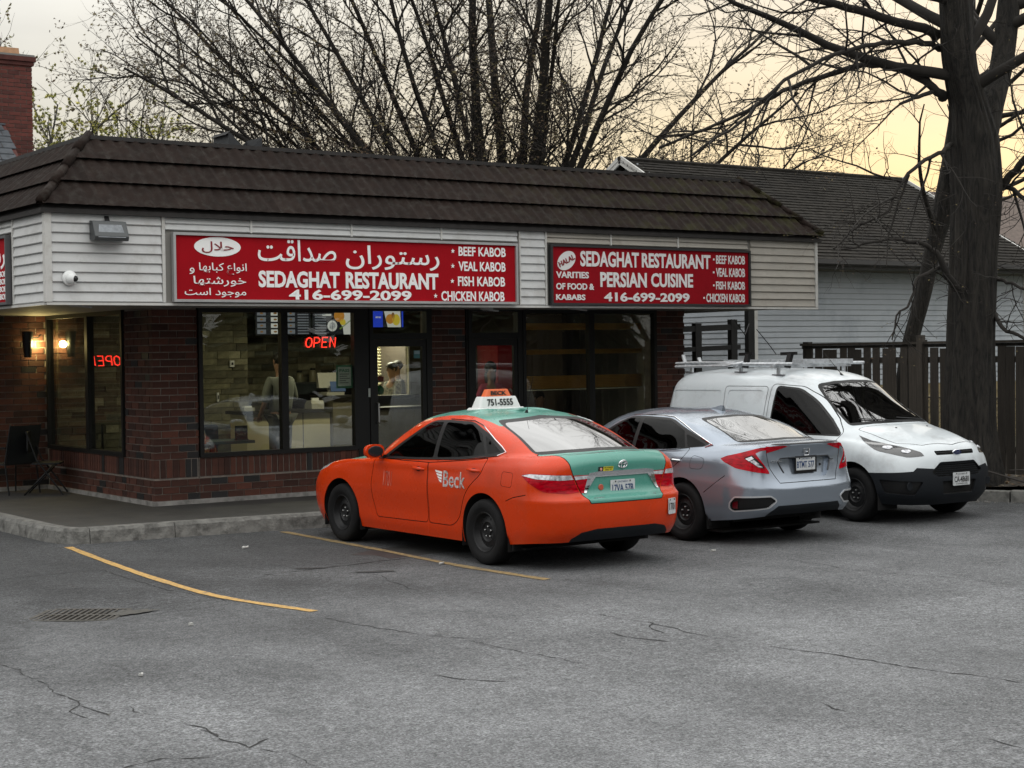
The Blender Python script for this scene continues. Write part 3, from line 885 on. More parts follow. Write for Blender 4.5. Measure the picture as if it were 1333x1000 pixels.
pil = thing('brick_pillar', 'dark red brick pillar between the two glass shop doors', 'brick pillar')
brick_face(pil, (6.20, WY), (1, 0), .585, ZB, SOF, ph=.2); backing(pil, [(6.205, 6.785, WY + .012, WY + .3, ZB, SOF)])
ew = thing('brick_end_wall', 'unlit brick wall end beside the last window near the van', 'brick wall')
brick_face(ew, (10.40, WY), (1, 0), .60, ZB, SOF); backing(ew, [(10.40, XE - .01, WY + .012, WY + .3, ZB, SOF)])
rb_ = thing('brick_base_wall', 'low brick wall under the dark window behind the parked sedan', 'brick wall')
brick_face(rb_, (7.80, WY), (1, 0), 2.59, ZB, ZT, soldier=[(ZS, ZT)]); backing(rb_, [(7.80, 10.39, WY + .012, WY + .12, ZB, ZT)])
ww = thing('brick_wing_wall', 'lamp lit brick wall behind the patio chairs under the soffit', 'brick wall')
brick_face(ww, (-.05, 5.62), (1, 0), 1.99, ZB, SOF, ph=.1); backing(ww, [(-.05, WX - .01, 5.632, 5.8, ZB, SOF)])
# hidden shell of the building
shell = mat('inner_wall_plaster', (.30,.28,.23), .9, var=.1)
b = MB(); b.box(WX, XE, 9.0, 9.2, 0, 4.5); b.box(XE - .2, XE, 2.0, 9.0, 0, 4.5); b.box(WX, WX + .10, 5.62, 9.0, 0, 4.5); b.box(-.05, WX, 5.81, 9.0, 0, 3.0)
o = b.build('rear_wall', shell); tag(o, kind='structure')

# ================================================================== soffit, fascia, mansard roof
soff_m = mat('soffit_panel', (.22,.21,.19), .7, var=.1)
sf = thing('soffit', 'vented panel soffit under the roof overhang', 'soffit')
for i in range(41):
    x0 = .02 + i * .2985
    b = MB(); b.box(x0, x0 + .290, .02, WY + .02 if x0 > WX else 1.9, SOF, SOF + .02); b.build('soffit_panel', soff_m, sf)
for i in range(23):
    y0 = 1.91 + i * .3
    b = MB(); b.box(.02, WX + .02, y0, y0 + .292, SOF, SOF + .02); b.build('soffit_panel', soff_m, sf)
b = MB(); b.box(.02, 12.22, .02, 1.72, SOF + .025, SOF + .05); b.box(.02, 1.97, 1.72, 8.9, SOF + .025, SOF + .05); b.box(XE, 12.22, 1.72, 8.9, SOF + .025, SOF + .05); b.build('soffit_board', VM['black'], sf)
fas = thing('siding_fascia', 'off white horizontal siding band wrapping the restaurant under the brown roof', 'fascia')
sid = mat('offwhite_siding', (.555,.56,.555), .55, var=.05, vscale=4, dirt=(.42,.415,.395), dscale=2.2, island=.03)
sid2 = mat('beige_siding', (.40,.375,.33), .6, var=.1, vscale=4, dirt=(.29,.26,.22), dscale=2.0, island=.06)  # darker, more beige siding colour for the right-hand boards
trimm = mat('offwhite_trim', (.58,.575,.55), .5, var=.05, dirt=(.40,.38,.35), dscale=4)
ZF0, ZF1, NB = 2.735, 3.745, 9
ex = (ZF1 - ZF0) / NB
def board(x0, x1, z, m, axis='front', h=None):
    h = h or ex
    prof = [(-.018, z), (-.030, z + .010), (-.006, z + h - .006), (0, z + h), (.012, z + h), (.012, z)]
    b = MB()
    if axis == 'front': b.prism([(p[0], p[1]) for p in prof], 'x', x0, x1)
    else: b.prism([(p[0], p[1]) for p in prof], 'y', x0, x1)
    return b.build('siding_board', m, fas)
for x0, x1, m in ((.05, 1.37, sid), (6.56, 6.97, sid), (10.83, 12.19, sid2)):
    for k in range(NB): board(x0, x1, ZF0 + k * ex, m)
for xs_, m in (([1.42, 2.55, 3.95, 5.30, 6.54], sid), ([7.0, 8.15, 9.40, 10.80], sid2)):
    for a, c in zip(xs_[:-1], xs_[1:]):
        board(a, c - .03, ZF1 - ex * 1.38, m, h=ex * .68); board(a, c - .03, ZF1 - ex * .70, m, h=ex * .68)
    for a in xs_[1:-1]:
        b = MB(); b.box(a - .028, a - .002, -.030, .0, ZF1 - ex * 1.42, ZF1); b.build('joint_strip', trimm, fas)
for y0, y1 in ((.05, 1.08),):
    for k in range(NB): board(y0, y1, ZF0 + k * ex, sid, 'left')
for a, c in ((1.13, 2.5), (2.53, 4.0), (4.03, 8.9)):
    for k in (0, 1): board(a, c, ZF1 - ex * (1.38 - .68 * k), sid, 'left', h=ex * .68)
for a in (1.10, 2.515, 4.015): 
    b = MB(); b.box(-.030, 0, a - .02, a + .02, ZF0, ZF1) if a < 1.2 else b.box(-.030, 0, a - .013, a + .013, ZF1 - ex*1.42, ZF1); b.build('joint_strip', trimm, fas)
b = MB(); b.box(.0, 12.24, .006, .10, ZF0 - .01, ZF1); b.box(.006, .10, .10, 9.0, ZF0 - .01, ZF1); b.box(12.14, 12.24, .10, 9.0, ZF0 - .01, ZF1); b.build('backing_board', mat('backing_grey', (.25,.24,.22), .8), fas)
for q in ((-.034,.045,-.036,.0),(1.375,1.412,-.034,.0),(6.975,6.998,-.034,.0),(6.535,6.556,-.034,0),(12.195,12.245,-.034,.0)):
    b = MB(); b.box(q[0], q[1], q[2], q[3], ZF0, ZF1); b.build('corner_strip', trimm, fas)
b = MB(); b.box(-.034, .0, .0, .045, ZF0, ZF1); b.build('corner_strip', trimm, fas)
b = MB(); b.box(-.045, 12.255, -.05, .006, ZF1 + .002, ZF1 + .045); b.box(-.05, .0, .006, 9.0, ZF1 + .002, ZF1 + .045); b.build('top_trim', trimm, fas)
b = MB(); b.box(-.02, 12.25, -.03, .02, ZF0 - .035, ZF0 - .006); b.box(-.03, .02, .02, 9.0, ZF0 - .035, ZF0 - .006); b.build('bottom_trim', trimm, fas)
# mansard
roof = thing('mansard_roof', 'dark brown wavy metal tile mansard roof of the restaurant turning mossy towards the van side', 'roof')
tile_m = moss_mat(); dark_m = mat('roof_flashing', (.022,.019,.018), .7, var=.3)
Ez, Tz, Ev = 3.80, 4.71, -.09     # eave height, top height, eave overhang
run = .80 - Ev; rise = Tz - Ez; Ls = sqrt(run*run + rise*rise); TW = .330; NC = 3
def tile_mesh(r_, u0, u1, clipf=None):
    """one wave wide, one course high; local x along eave, (y,z) up the slope"""
    cl = Ls / NC + .02
    nu, nvv = 10, 2
    v = []; f = []
    sl_ = (run / Ls, rise / Ls); nr = (-rise / Ls, run / Ls)
    for j in range(nvv + 1):
        t = j / nvv
        for i in range(nu + 1):
            u = u0 + (u1 - u0) * i / nu
            w = .014 * (1 + cos(4 * pi * (i / nu)))
            d = r_ * (Ls / NC) + t * cl
            hgt = w + .040 * (1 - t) + .004
            dz = -.020 * cos(4*pi*i/nu) if j == 0 else 0
            v.append((u, Ev + sl_[0] * (d + dz) + nr[0] * hgt, Ez + sl_[1] * (d + dz) + nr[1] * hgt))
    W_ = nu + 1
    for j in range(nvv):
        for i in range(nu): f.append((j*W_+i, j*W_+i+1, (j+1)*W_+i+1, (j+1)*W_+i))
    k = len(v)
    for i in range(nu + 1): v.append(v[i])
    for i in range(nu + 1):
        p = v[i]; v.append((p[0], p[1] - nr[0] * .050 + .075, p[2] - nr[1] * .050 + .045))
    for i in range(nu): f.append((k+W_+i, k+W_+i+1, k+i+1, k+i))
    return v, f
def add_tile(r_, a, c, xf, clips, parent, acc=None):
    v, f = tile_mesh(r_, a, c)
    v = [xf(p) for p in v]
    me = bpy.data.meshes.new('roof_tile'); me.from_pydata(v, [], f)
    need = [pl for pl in clips if any((Vector(p) - pl[0]).dot(pl[1]) > 0 for p in v)]
    if need:
        bm = bmesh.new(); bm.from_mesh(me)
        for co, no in need: bmesh.ops.bisect_plane(bm, geom=bm.verts[:] + bm.edges[:] + bm.faces[:], plane_co=co, plane_no=no, clear_outer=True)
        bm.to_mesh(me); bm.free()
        if len(me.polygons) == 0: return
    me.materials.append(tile_m); me.polygons.foreach_set('use_smooth', [True] * len(me.polygons)); me.update()
    return link(bpy.data.objects.new('roof_tile', me), parent)
clipL = (Vector((Ev, Ev, 0)), Vector((-1, 1, 0)).normalized()); clipL2 = (Vector((Ev, Ev, 0)), Vector((1, -1, 0)).normalized())
XR = 12.24 + .05; clipR = (Vector((XR, Ev, 0)), Vector((1, 1, 0)).normalized()); clipR2 = (Vector((XR, Ev, 0)), Vector((-1, -1, 0)).normalized())
nt_ = int((XR - Ev) / TW) + 1
for r_ in range(NC):
    for i in range(nt_):
        a = Ev + i * TW; add_tile(r_, a, a + TW, lambda p: p, [clipL, clipR], roof)
    for i in range(26):
        a = Ev + i * TW; add_tile(r_, a, a + TW, lambda p: (p[1], p[0], p[2]), [clipL2], roof)
acc = MB()
for r_ in range(NC):
    for i in range(28):
        v, f = tile_mesh(r_, i * TW + Ev, i * TW + Ev + TW); acc.add([(XR - (p[1] - Ev), p[0], p[2]) for p in v], f)
me = acc.mesh('side_tiles', tile_m, fix=False); bm_ = bmesh.new(); bm_.from_mesh(me)
bmesh.ops.bisect_plane(bm_, geom=bm_.verts[:] + bm_.edges[:] + bm_.faces[:], plane_co=clipR[0], plane_no=-clipR[1], clear_outer=True); bm_.to_mesh(me); bm_.free()
ro = link(bpy.data.objects.new('side_tiles', me), roof); tag(ro, kind='stuff')
for (x0, y0, x1, y1) in ((Ev - .01, Ev - .01, .81, .81), (XR + .01, Ev - .01, XR - .90, .81)):
    for k in range(4):
        t0, t1 = k / 4, (k + 1.12) / 4
        p0 = Vector((x0 + (x1 - x0) * t0, y0 + (y1 - y0) * t0, Ez + .045 + (Tz - Ez) * t0 + .018)); p1 = Vector((x0 + (x1 - x0) * t1, y0 + (y1 - y0) * t1, Ez + .045 + (Tz - Ez) * t1))
        h = MB(); h.tube([p0, p1], [.058, .050], 8); h.build('hip_cap', tile_m, roof, smooth=True)
b = MB(); b.box(.74, XR - .84, .76, .88, Tz + .0, Tz + .05); b.box(.76, .88, .88, 9.0, Tz, Tz + .05); b.build('parapet_cap', dark_m, roof)
b = MB(); b.box(Ev, XR, Ev + .01, .0, Ez - .06, Ez - .01); b.box(Ev + .01, .0, .0, 9.0, Ez - .06, Ez - .01); b.build('drip_edge', dark_m, roof)
b = MB(); b.box(.80, XR - .9, .80, 9.0, Tz - .15, Tz - .12); b.build('flat_deck', dark_m, roof)
b = MB(); b.add([(Ev+.02,Ev+.02,Ez-.01),(XR-.02,Ev+.02,Ez-.01),(XR-.92,.80,Tz),(.80,.80,Tz)],[(0,1,2,3)]); b.add([(Ev+.02,Ev+.02,Ez-.01),(.80,.80,Tz),(.80,9,Tz),(Ev+.02,9,Ez-.01)],[(0,1,2,3)]); b.build('underlay', dark_m, roof, fix=False)
# sheet metal vent on the flat roof
fl = thing('roof_vent', 'square sheet metal roof vent with a notched open top behind the roof edge', 'roof vent', (3.70, 3.0, 4.55))
gal = mat('galvanised_sheet', (.022,.024,.027), .6, .0, var=.2, vscale=5)
b = MB(); b.add([(0,0,0),(.52,0,0),(.52,0,.66),(.30,0,.44),(.02,0,.70),(0,0,.68), (0,.5,0),(.52,.5,0),(.52,.5,.66),(.30,.5,.44),(.02,.5,.70),(0,.5,.68)], [(0,1,2,3,4,5),(11,10,9,8,7,6),(0,5,11,6),(1,7,8,2)]); b.build('duct', gal, fl, fix=False)
b = MB(); b.box(-.02,.54,-.02,.0,0,.12); b.build('collar', gal, fl)
b = MB(); b.add([(-.05,-.01,.66),(.03,-.01,.72),(.03,.5,.72),(-.05,.5,.66)],[(0,1,2,3)]); b.build('flap', VM['black'], fl, fix=False)

# ================================================================== signs
red = mat('sign_red', (.34,.002,.008), .75, var=.08, vscale=2, spec=.15)
red2 = mat('sign_red_dull', (.26,.002,.008), .75, var=.1, vscale=2, spec=.15)
lett = mat('sign_letter_white', (.88,.88,.87), .6)
lett2 = mat('sign_letter_dull', (.72,.71,.70), .6)
def sign_box(name, lab, x0, x1, z0, z1, m_face, frame_m, axis='front'):
    t = thing(name, lab, 'sign', group=None)
    b = MB(); b.box(x0 + .03, x1 - .03, -.062, -.024, z0 + .03, z1 - .03) if axis == 'front' else b.box(-.062, -.024, x0 + .03, x1 - .03, z0 + .03, z1 - .03)
    b.build('sign_face', m_face, t)
    for q in ((x0, x1, z0, z0 + .032), (x0, x1, z1 - .032, z1), (x0, x0 + .032, z0 + .032, z1 - .032), (x1 - .032, x1, z0 + .032, z1 - .032)):
        b = MB(); b.box(q[0], q[1], -.092, -.024, q[2], q[3]) if axis == 'front' else b.box(-.092, -.024, q[0], q[1], q[2], q[3])
        b.build('sign_frame', frame_m, t)
    return t
def fit(t, s, x0, x1, z0, z1, m, bold=.02, name='lettering', shear=0, rot=0, res=3):
    me = text_mesh(s, width=x1 - x0, height=z1 - z0, bold=bold, extrude=.0025, shear=shear, res=res); me.name = name; me.materials.clear(); me.materials.append(m)
    o = bpy.data.objects.new(name, me); o.matrix_local = Matrix.Translation(((x0+x1)/2, -.0655, (z0+z1)/2)) @ Matrix.Rotation(radians(90), 4, 'X') @ Matrix.Rotation(rot, 4, 'Z'); link(o, t); return o
alum = mat('sign_aluminium', (.42,.42,.42), .4, .4, var=.1, vscale=6)
s1 = sign_box('shop_sign', 'long red Persian and English restaurant sign in an aluminium frame', 1.49, 6.47, 2.742, 3.565, red, alum)
def oval(t, x0, x1, z0, z1, m, rot=0):
    b = MB(); k = 36; cx, cz, rx, rz = (x0+x1)/2, (z0+z1)/2, (x1-x0)/2, (z1-z0)/2
    pts = []
    for i in range(k):
        a = 2*pi*i/k; p, q = rx*cos(a), rz*sin(a); pts.append((cx + p*cos(rot) - q*sin(rot), cz + p*sin(rot) + q*cos(rot)))
    b.prism(pts, 'y', -.067, -.0625); return b.build('oval_badge', m, t)
oval(s1, 1.764, 2.370, 3.289, 3.521, lett)
redink = mat('sign_red_ink', (.22,.004,.01), .5)
o = fit(s1, '\uFEDD\uFEFC\uFEA3', 1.86, 2.275, 3.330, 3.468, redink, bold=.004); o.location.y = -.0705
fit(s1, '\uFE8E\uFEEC\uFE91\uFE8E\uFE92\uFB90 \uFEC9\uFE8D\uFEEE\uFEE7\uFE8D', 1.823, 2.445, 3.071, 3.214, lett, bold=.004); fit(s1, '\u0648', 1.699, 1.762, 3.074, 3.150, lett, bold=.004)
fit(s1, '\uFE8E\uFEEC\uFE98\uFEB7\uFEAD\uFEEE\uFEA7', 1.749, 2.435, 2.931, 3.054, lett, bold=.004)
fit(s1, '\uFE96\uFEB3\uFE8D \uFEA9\uFEEE\uFE9F\uFEEE\uFEE3', 1.634, 2.433, 2.800, 2.912, lett, bold=.004)
fit(s1, '\uFEE5\uFE8D\uFEAD\uFEEE\uFE98\uFEB3\uFEAD', 3.820, 5.219, 3.170, 3.478, lett, bold=.006)
fit(s1, '\uFE96\uFED7\uFE8D\uFEAA\uFEBB', 2.598, 3.683, 3.248, 3.518, lett, bold=.006)
fit(s1, 'SEDAGHAT', 2.602, 3.727, 2.927, 3.132, lett, bold=.037); fit(s1, 'RESTAURANT', 3.815, 5.201, 2.925, 3.138, lett, bold=.037)
fit(s1, '416-699-2099', 3.013, 4.785, 2.778, 2.908, lett, bold=.030)
MENU = (('BEEF KABOB', 5.524, 6.283, 3.376, 3.501, 5.434), ('VEAL KABOB', 5.521, 6.279, 3.178, 3.305, 5.43), ('FISH KABOB', 5.509, 6.267, 2.978, 3.107, 5.42), ('CHICKEN KABOB', 5.245, 6.254, 2.781, 2.910, 5.155))
def star(t, x, z, r_, m, yv=-.066):
    pts = [(x + (r_ if i % 2 == 0 else r_*.42) * sin(pi*i/5), z + (r_ if i % 2 == 0 else r_*.42) * cos(pi*i/5)) for i in range(10)]
    b = MB(); b.prism(pts, 'y', yv - .002, yv + .003); return b.build('star_mark', m, t)
for s_, a, c, d, e, sx_ in MENU: fit(s1, s_, a, c, d, e, lett, bold=.022); star(s1, sx_, (d+e)/2, .032, lett)
blackf = mat('sign_frame_dark', (.02,.02,.021), .5)
s2 = sign_box('shop_sign', 'shorter red Persian cuisine sign in a dark frame near the van', 7.03, 10.77, 2.735, 3.575, red2, blackf)
oval(s2, 7.14, 7.48, 3.235, 3.470, lett2, rot=.55)
o = fit(s2, 'HALAL', 7.165, 7.455, 3.315, 3.390, redink, bold=.03, rot=.42); o.location.y = -.0705
for s_, a, c, d, e, bo in (('VARITIES',7.127,7.698,3.111,3.201,.03),('OF FOOD &',7.125,7.790,2.952,3.042,.03),('KABABS',7.122,7.632,2.807,2.887,.03),('SEDAGHAT',7.552,8.607,3.277,3.495,.032),('RESTAURANT',8.662,9.979,3.281,3.492,.032),('PERSIAN',7.902,8.748,2.994,3.207,.032),('CUISINE',8.830,9.631,3.005,3.206,.032),('416-699-2099',7.968,9.559,2.791,2.923,.03),('BEEF KABOB',10.089,10.670,3.363,3.493,.02),('VEAL KABOB',10.086,10.667,3.173,3.304,.02),('FISH KABOB',10.083,10.664,2.984,3.105,.02),('CHICKEN KABOB',9.888,10.661,2.795,2.922,.02)):
    fit(s2, s_, a, c, d, e, lett2, bold=bo)
for x_, z_ in ((10.045,3.428),(10.04,3.238),(10.04,3.045),(9.845,2.858)):
    b = MB(); b.box(x_ - .014, x_ + .014, -.066, -.062, z_ - .014, z_ + .014); b.build('bullet_mark', lett2, s2)
s3 = sign_box('shop_sign', 'red restaurant sign wrapping onto the side face above the patio', 1.16, 5.6, 2.742, 3.565, red, mat('sign_frame_grey', (.10,.10,.105), .5), axis='left')
def fitL(s_, yr, yl, z0, z1, bold=.02):
    me = text_mesh(s_, width=yl - yr, height=z1 - z0, bold=bold, extrude=.0025); me.name = 'lettering'; me.materials.clear(); me.materials.append(lett)
    o = bpy.data.objects.new('lettering', me); M_ = Matrix(((0,-1,0),(0,0,1),(-1,0,0))).transposed().to_4x4(); M_.translation = (-.0655, (yr+yl)/2, (z0+z1)/2); o.matrix_local = M_; link(o, s3); return o
fitL('\uFEE5\uFE8D\uFEAD\uFEEE\uFE98\uFEB3\uFEAD', 1.26, 2.7, 3.17, 3.45, .02); fitL('\uFE96\uFED7\uFE8D\uFEAA\uFEBB', 2.85, 3.9, 3.23, 3.5, .02)
for s_, z0, w_ in (('BEEF KABOB', 3.075, .72), ('VEAL KABOB', 2.985, .72), ('FISH KABOB', 2.895, .72), ('CHICKEN KABOB', 2.805, .95)): fitL(s_, 1.23, 1.23 + w_, z0, z0 + .07)
fitL('SEDAGHAT RESTAURANT', 2.3, 4.9, 2.93, 3.13, .03); fitL('416-699-2099', 2.7, 4.4, 2.785, 2.89, .03)
# flood light, dome camera, soffit cameras
fl_ = thing('flood_light', 'grey wall flood light with a frosted lens mounted on the siding', 'wall light')
b = MB(); b.prism([(-.03,3.45),(-.19,3.43),(-.21,3.48),(-.12,3.66),(-.03,3.67)], 'x', .49, .90); bo = b.build('housing', mat('lamp_bronze', (.055,.06,.062), .45), fl_); bevel_mesh(bo.data, .008, 2)
b = MB(); b.add([(.53,-.2035,3.465),(.86,-.2035,3.465),(.83,-.142,3.615),(.56,-.142,3.615)],[(0,1,2,3)]); 
lens = b.build('lens', mat('frosted_lens', (.22,.24,.26), .15, var=.35, vscale=10), fl_, fix=False); lens.location.y = -.007; lens.location.z = .003
b = MB(); b.bar((.70,-.06,3.66),(.70,-.02,3.72),.05,.02); b.build('bracket', VM['trim'], fl_)
dm = thing('dome_camera', 'small white dome security camera on the siding below the flood light', 'camera')
b = MB(); b.lathe([(.0,-.024),(.085,-.024),(.085,-.05),(.07,-.062),(0,-.062)], 24, 'y', (.245,0,3.005)); b.build('base', VM['white'], dm, smooth=True, sharp=50)
b = MB(); b.ball((.25,-.085,3.0),(.066,.062,.066),20,12); b.build('ball', VM['white'], dm, smooth=True)
b = MB(); b.ball((.275,-.128,2.995),(.036,.026,.036),16,8); b.build('lens', VM['ink'], dm, smooth=True)
for x_, y_, lab in ((.42, .25, 'small white soffit fitting under the corner of the siding'), (7.85, .45, 'bracket mounted soffit fitting below the dark framed sign'), (6.62, .9, 'small twin soffit spot over the brick pillar')):
    t = thing('soffit_light', lab, 'light fitting', (x_, y_, SOF))
    b = MB(); b.lathe([(0,-.0),(.10,-.0),(.095,-.025),(.05,-.04),(0,-.04)], 16, 'z'); b.build('base', mat('fitting_grey', (.35,.35,.34), .5), t, smooth=True)
    b = MB(); b.bar((0,0,-.03),(.18,-.03,-.05),.03,.02); b.build('arm', MATS['fitting_grey'], t)
# ================================================================== shopfront glazing
al = mat('dark_aluminium', (.010,.010,.0095), .5, spec=.25)
SG = glass_mat('shop_glass', (.88,.90,.86), .0, .0, 1.45, 1.7)
def window(name, lab, x0, x1, z0, z1, y, mull=(), axis='x', fr=.055, horiz=()):
    t = thing(name, lab, 'window')
    def bx(a0, a1, c0, c1, nm, m, d0=-.03, d1=.07):
        b = MB(); b.box(a0, a1, y + d0, y + d1, c0, c1) if axis == 'x' else b.box(y + d0, y + d1, a0, a1, c0, c1); return b.build(nm, m, t)
    bx(x0, x1, z0, z0 + fr, 'window_sill', al); bx(x0, x1, z1 - fr, z1, 'frame', al); bx(x0, x0 + fr, z0 + fr, z1 - fr, 'frame', al); bx(x1 - fr, x1, z0 + fr, z1 - fr, 'frame', al)
    ms = [x0 + fr] + [q for m_ in mull for q in (m_ - .05, m_ + .05)] + [x1 - fr]
    for m_ in mull: bx(m_ - .05, m_ + .05, z0 + fr, z1 - fr, 'mullion', al)
    for a, c in zip(ms[::2], ms[1::2]): bx(a, c, z0 + fr, z1 - fr, 'pane', SG, .018, .024)
    return t
window('shop_window', 'wide two pane shop window with menu screens and an OPEN sign inside', 2.59, 4.97, ZT, SOF, WY, mull=(3.84,))
window('shop_window', 'dark two pane shop window behind the silver sedan', 7.80, 10.40, ZT, SOF, WY, mull=(9.10,))
window('shop_window', 'side window around the corner showing a reversed OPEN sign', 2.655, 5.58, ZT, SOF, WX, mull=(3.96,), axis='y')
def door(name, lab, x0, x1, z0, z1, zt, y, hx):
    t = thing(name, lab, 'door')
    def bx(a0, a1, c0, c1, nm, m, d0=-.03, d1=.07, par=None):
        b = MB(); b.box(a0, a1, y + d0, y + d1, c0, c1); return b.build(nm, m, par or t)
    bx(x0 - .06, x0, z0, zt, 'frame', al, -.035, .08); bx(x1, x1 + .06, z0, zt, 'frame', al, -.035, .08); bx(x0, x1, z1, z1 + .09, 'frame', al, -.035, .08); bx(x0, x1, zt - .03, zt, 'frame', al, -.035, .08)
    bx(x0, x1, z1 + .09, zt - .03, 'transom_pane', SG, .018, .024)
    s = bx(x0 + .004, x0 + .07, z0, z1 - .004, 'stile', al, -.022, .03); bx(x1 - .07, x1 - .004, z0, z1 - .004, 'stile', al, -.022, .03); bx(x0 + .07, x1 - .07, z1 - .10, z1 - .004, 'top_rail', al, -.022, .03); bx(x0 + .07, x1 - .07, z0, z0 + .25, 'bottom_rail', al, -.022, .03)
    bx(x0 + .07, x1 - .07, z0 + .25, z1 - .10, 'pane', SG, .002, .008)
    b = MB(); b.tube([(hx, y - .03, z0 + .95), (hx, y - .075, z0 + .97), (hx, y - .075, z0 + 1.22), (hx, y - .03, z0 + 1.24)], .013, 8); b.build('door_handle', mat('brushed_metal', (.45,.45,.44), .35, .9), t, smooth=True)
    return t
door('shop_door', 'glass shop door in dark aluminium frame in front of the serving hatch', 5.22, 6.10, KZ, 2.30, SOF, WY, 5.27)
door('shop_door', 'glass shop door with the red cola cooler behind it', 6.88, 7.70, KZ, 2.30, SOF, WY, 7.64)
b = MB(); b.box(4.975, 5.155, WY - .02, WY + .1, KZ, SOF); b.box(6.165, 6.20, WY - .02, WY + .1, KZ, SOF); b.box(6.79, 6.818, WY - .02, WY + .1, KZ, SOF); b.box(7.765, 7.798, WY-.02, WY+.1, KZ, SOF)
o = b.build('shopfront_posts', al); tag(o, kind='structure')
# ================================================================== inside the restaurant
FZ = KZ + .01
b = MB(); b.box(WX + .1, XE - .2, WY + .1, 9.0, FZ - .03, FZ); o = b.build('floor', mat('floor_tile_dark', (.055,.05,.045), .4, var=.3, vscale=3)); tag(o, kind='structure')
b = MB(); b.box(WX + .1, XE - .2, WY + .35, 9.0, 2.96, 3.0); b.box(WX + .02, XE - .2, WY + .09, WY + .35, 2.75, 2.78); o = b.build('ceiling', mat('ceiling_panel', (.30,.28,.22), .9)); tag(o, kind='structure')
olive = mat('inner_wall_olive', (.16,.145,.095), .85, var=.2, vscale=4)
brown = mat('inner_wall_brown', (.045,.035,.028), .85, var=.2)
b = MB(); b.box(2.06, 5.16, 5.52, 5.60, FZ, 2.96); b.box(5.11, 5.16, 5.60, 6.65, FZ, 2.96); b.box(5.16, 8.08, 6.65, 6.75, FZ, 2.96); b.box(8.08, 8.86, 6.65, 6.75, FZ, 1.38); b.box(8.08, 8.86, 6.65, 6.75, 2.26, 2.96); b.box(8.86, 9.45, 6.65, 6.75, FZ, 2.96)
o = b.build('inner_wall', olive); tag(o, kind='structure')
b = MB(); b.box(9.45, 9.52, 2.9, 9.0, FZ, 2.96); b.box(9.52, 10.8, 4.2, 4.3, FZ, 2.96); o = b.build('partition', brown); tag(o, kind='structure')
# stone veneer, piece by piece
sv = thing('stone_veneer', 'olive split face stone veneer wall inside behind the left shop window pane', 'stone wall')
stm = [mat('veneer_%s' % q, c, .8, var=.4, vscale=9, bump=.6, bscale=30, island=.4) for q, c in (('pale', (.24,.225,.15)), ('mid', (.16,.15,.095)), ('dark', (.10,.092,.06)))]
RS = random.Random(11); z = FZ; _st = {}
while z < 2.90:
    h = RS.choice((.085, .10, .12)); x = 2.07
    while x < 5.15:
        l_ = RS.choice((.20, .30, .40, .52)); l2 = min(l_, 5.155 - x)
        if l2 > .06:
            mi = RS.choice((0, 1, 1, 2, 2)); key = (round(l2, 2), h, mi)
            if key not in _st:
                m_ = MB(); m_.box(-l2/2 + .003, l2/2 - .003, -.02, .015, -h/2 + .003, h/2 - .003); _st[key] = m_.mesh('stone', stm[mi])
            inst('stone', _st[key], sv, (x + l2/2, 5.502 + RS.uniform(-.012, .010), z + h/2))
        x += l_
    z += h
sv2 = thing('stone_veneer', 'dim split face stone veneer wall behind the counter under the menu screens', 'stone wall')
z = 1.3
while z < 2.6:
    h = .11; x = 5.18 + RS.uniform(0, .2)
    while x < 8.0:
        l_ = RS.choice((.34, .5, .7)); l2 = min(l_, 8.05 - x); mi = RS.choice((0, 1, 1, 2)); key = (round(l2, 2), h, mi)
        if l2 > .06:
            if key not in _st:
                m_ = MB(); m_.box(-l2/2 + .003, l2/2 - .003, -.02, .015, -h/2 + .003, h/2 - .003); _st[key] = m_.mesh('stone', stm[mi])
            inst('stone', _st[key], sv2, (x + l2/2, 6.632 + RS.uniform(-.012, .008), z + h/2))
        x += l_
    z += h
for x_, z_, w_, h_, lb in ((4.87, 1.98, .07, .10, 'small white thermostat on the inside stone wall'), (4.62, 1.46, .03, .14, 'narrow white switch plate lower on the inside stone wall')):
    t = thing('wall_plate', lb, 'switch'); b = MB(); b.box(x_-w_/2, x_+w_/2, 5.45, 5.48, z_-h_/2, z_+h_/2); b.build('plate', VM['white'], t); b = MB(); b.box(x_-w_/5, x_+w_/5, 5.44, 5.45, z_-h_/5, z_+h_/5); b.build('switch', VM['trim'], t)
# counter and till
cream = mat('counter_cream', (.52,.47,.30), .6, var=.06, dirt=(.42,.38,.25), dscale=2); dk = mat('counter_dark_top', (.03,.028,.025), .35); tan_ = mat('counter_tan', (.17,.15,.10), .6, var=.15)
ct = thing('service_counter', 'long cream fronted service counter with dark top and raised till end', 'counter')
b = MB(); b.box(4.70, 6.14, 4.62, 5.2, FZ, 1.20); b.build('front_panel', cream, ct)
b = MB(); b.box(4.64, 6.15, 4.56, 5.25, 1.20, 1.25); b.build('counter_top', dk, ct)
b = MB(); b.box(6.16, 6.62, 4.55, 5.2, FZ, 1.42); b.build('till_stand', tan_, ct)
b = MB(); b.box(6.12, 6.66, 4.50, 5.25, 1.42, 1.455); b.build('till_top', dk, ct)
for x in (5.18, 5.66):
    b = MB(); b.box(x - .004, x + .004, 4.612, 4.62, FZ, 1.2); b.build('panel_joint', VM['black'], ct)
rg = thing('cash_register', 'pale point of sale terminal with a dark screen on the raised counter end', 'cash register', (6.30, 4.85, 1.455))
rgm = mat('register_grey', (.42,.41,.36), .4)
b = MB(); b.box(-.15,.17,-.12,.16,0,.05); b.build('base', rgm, rg)
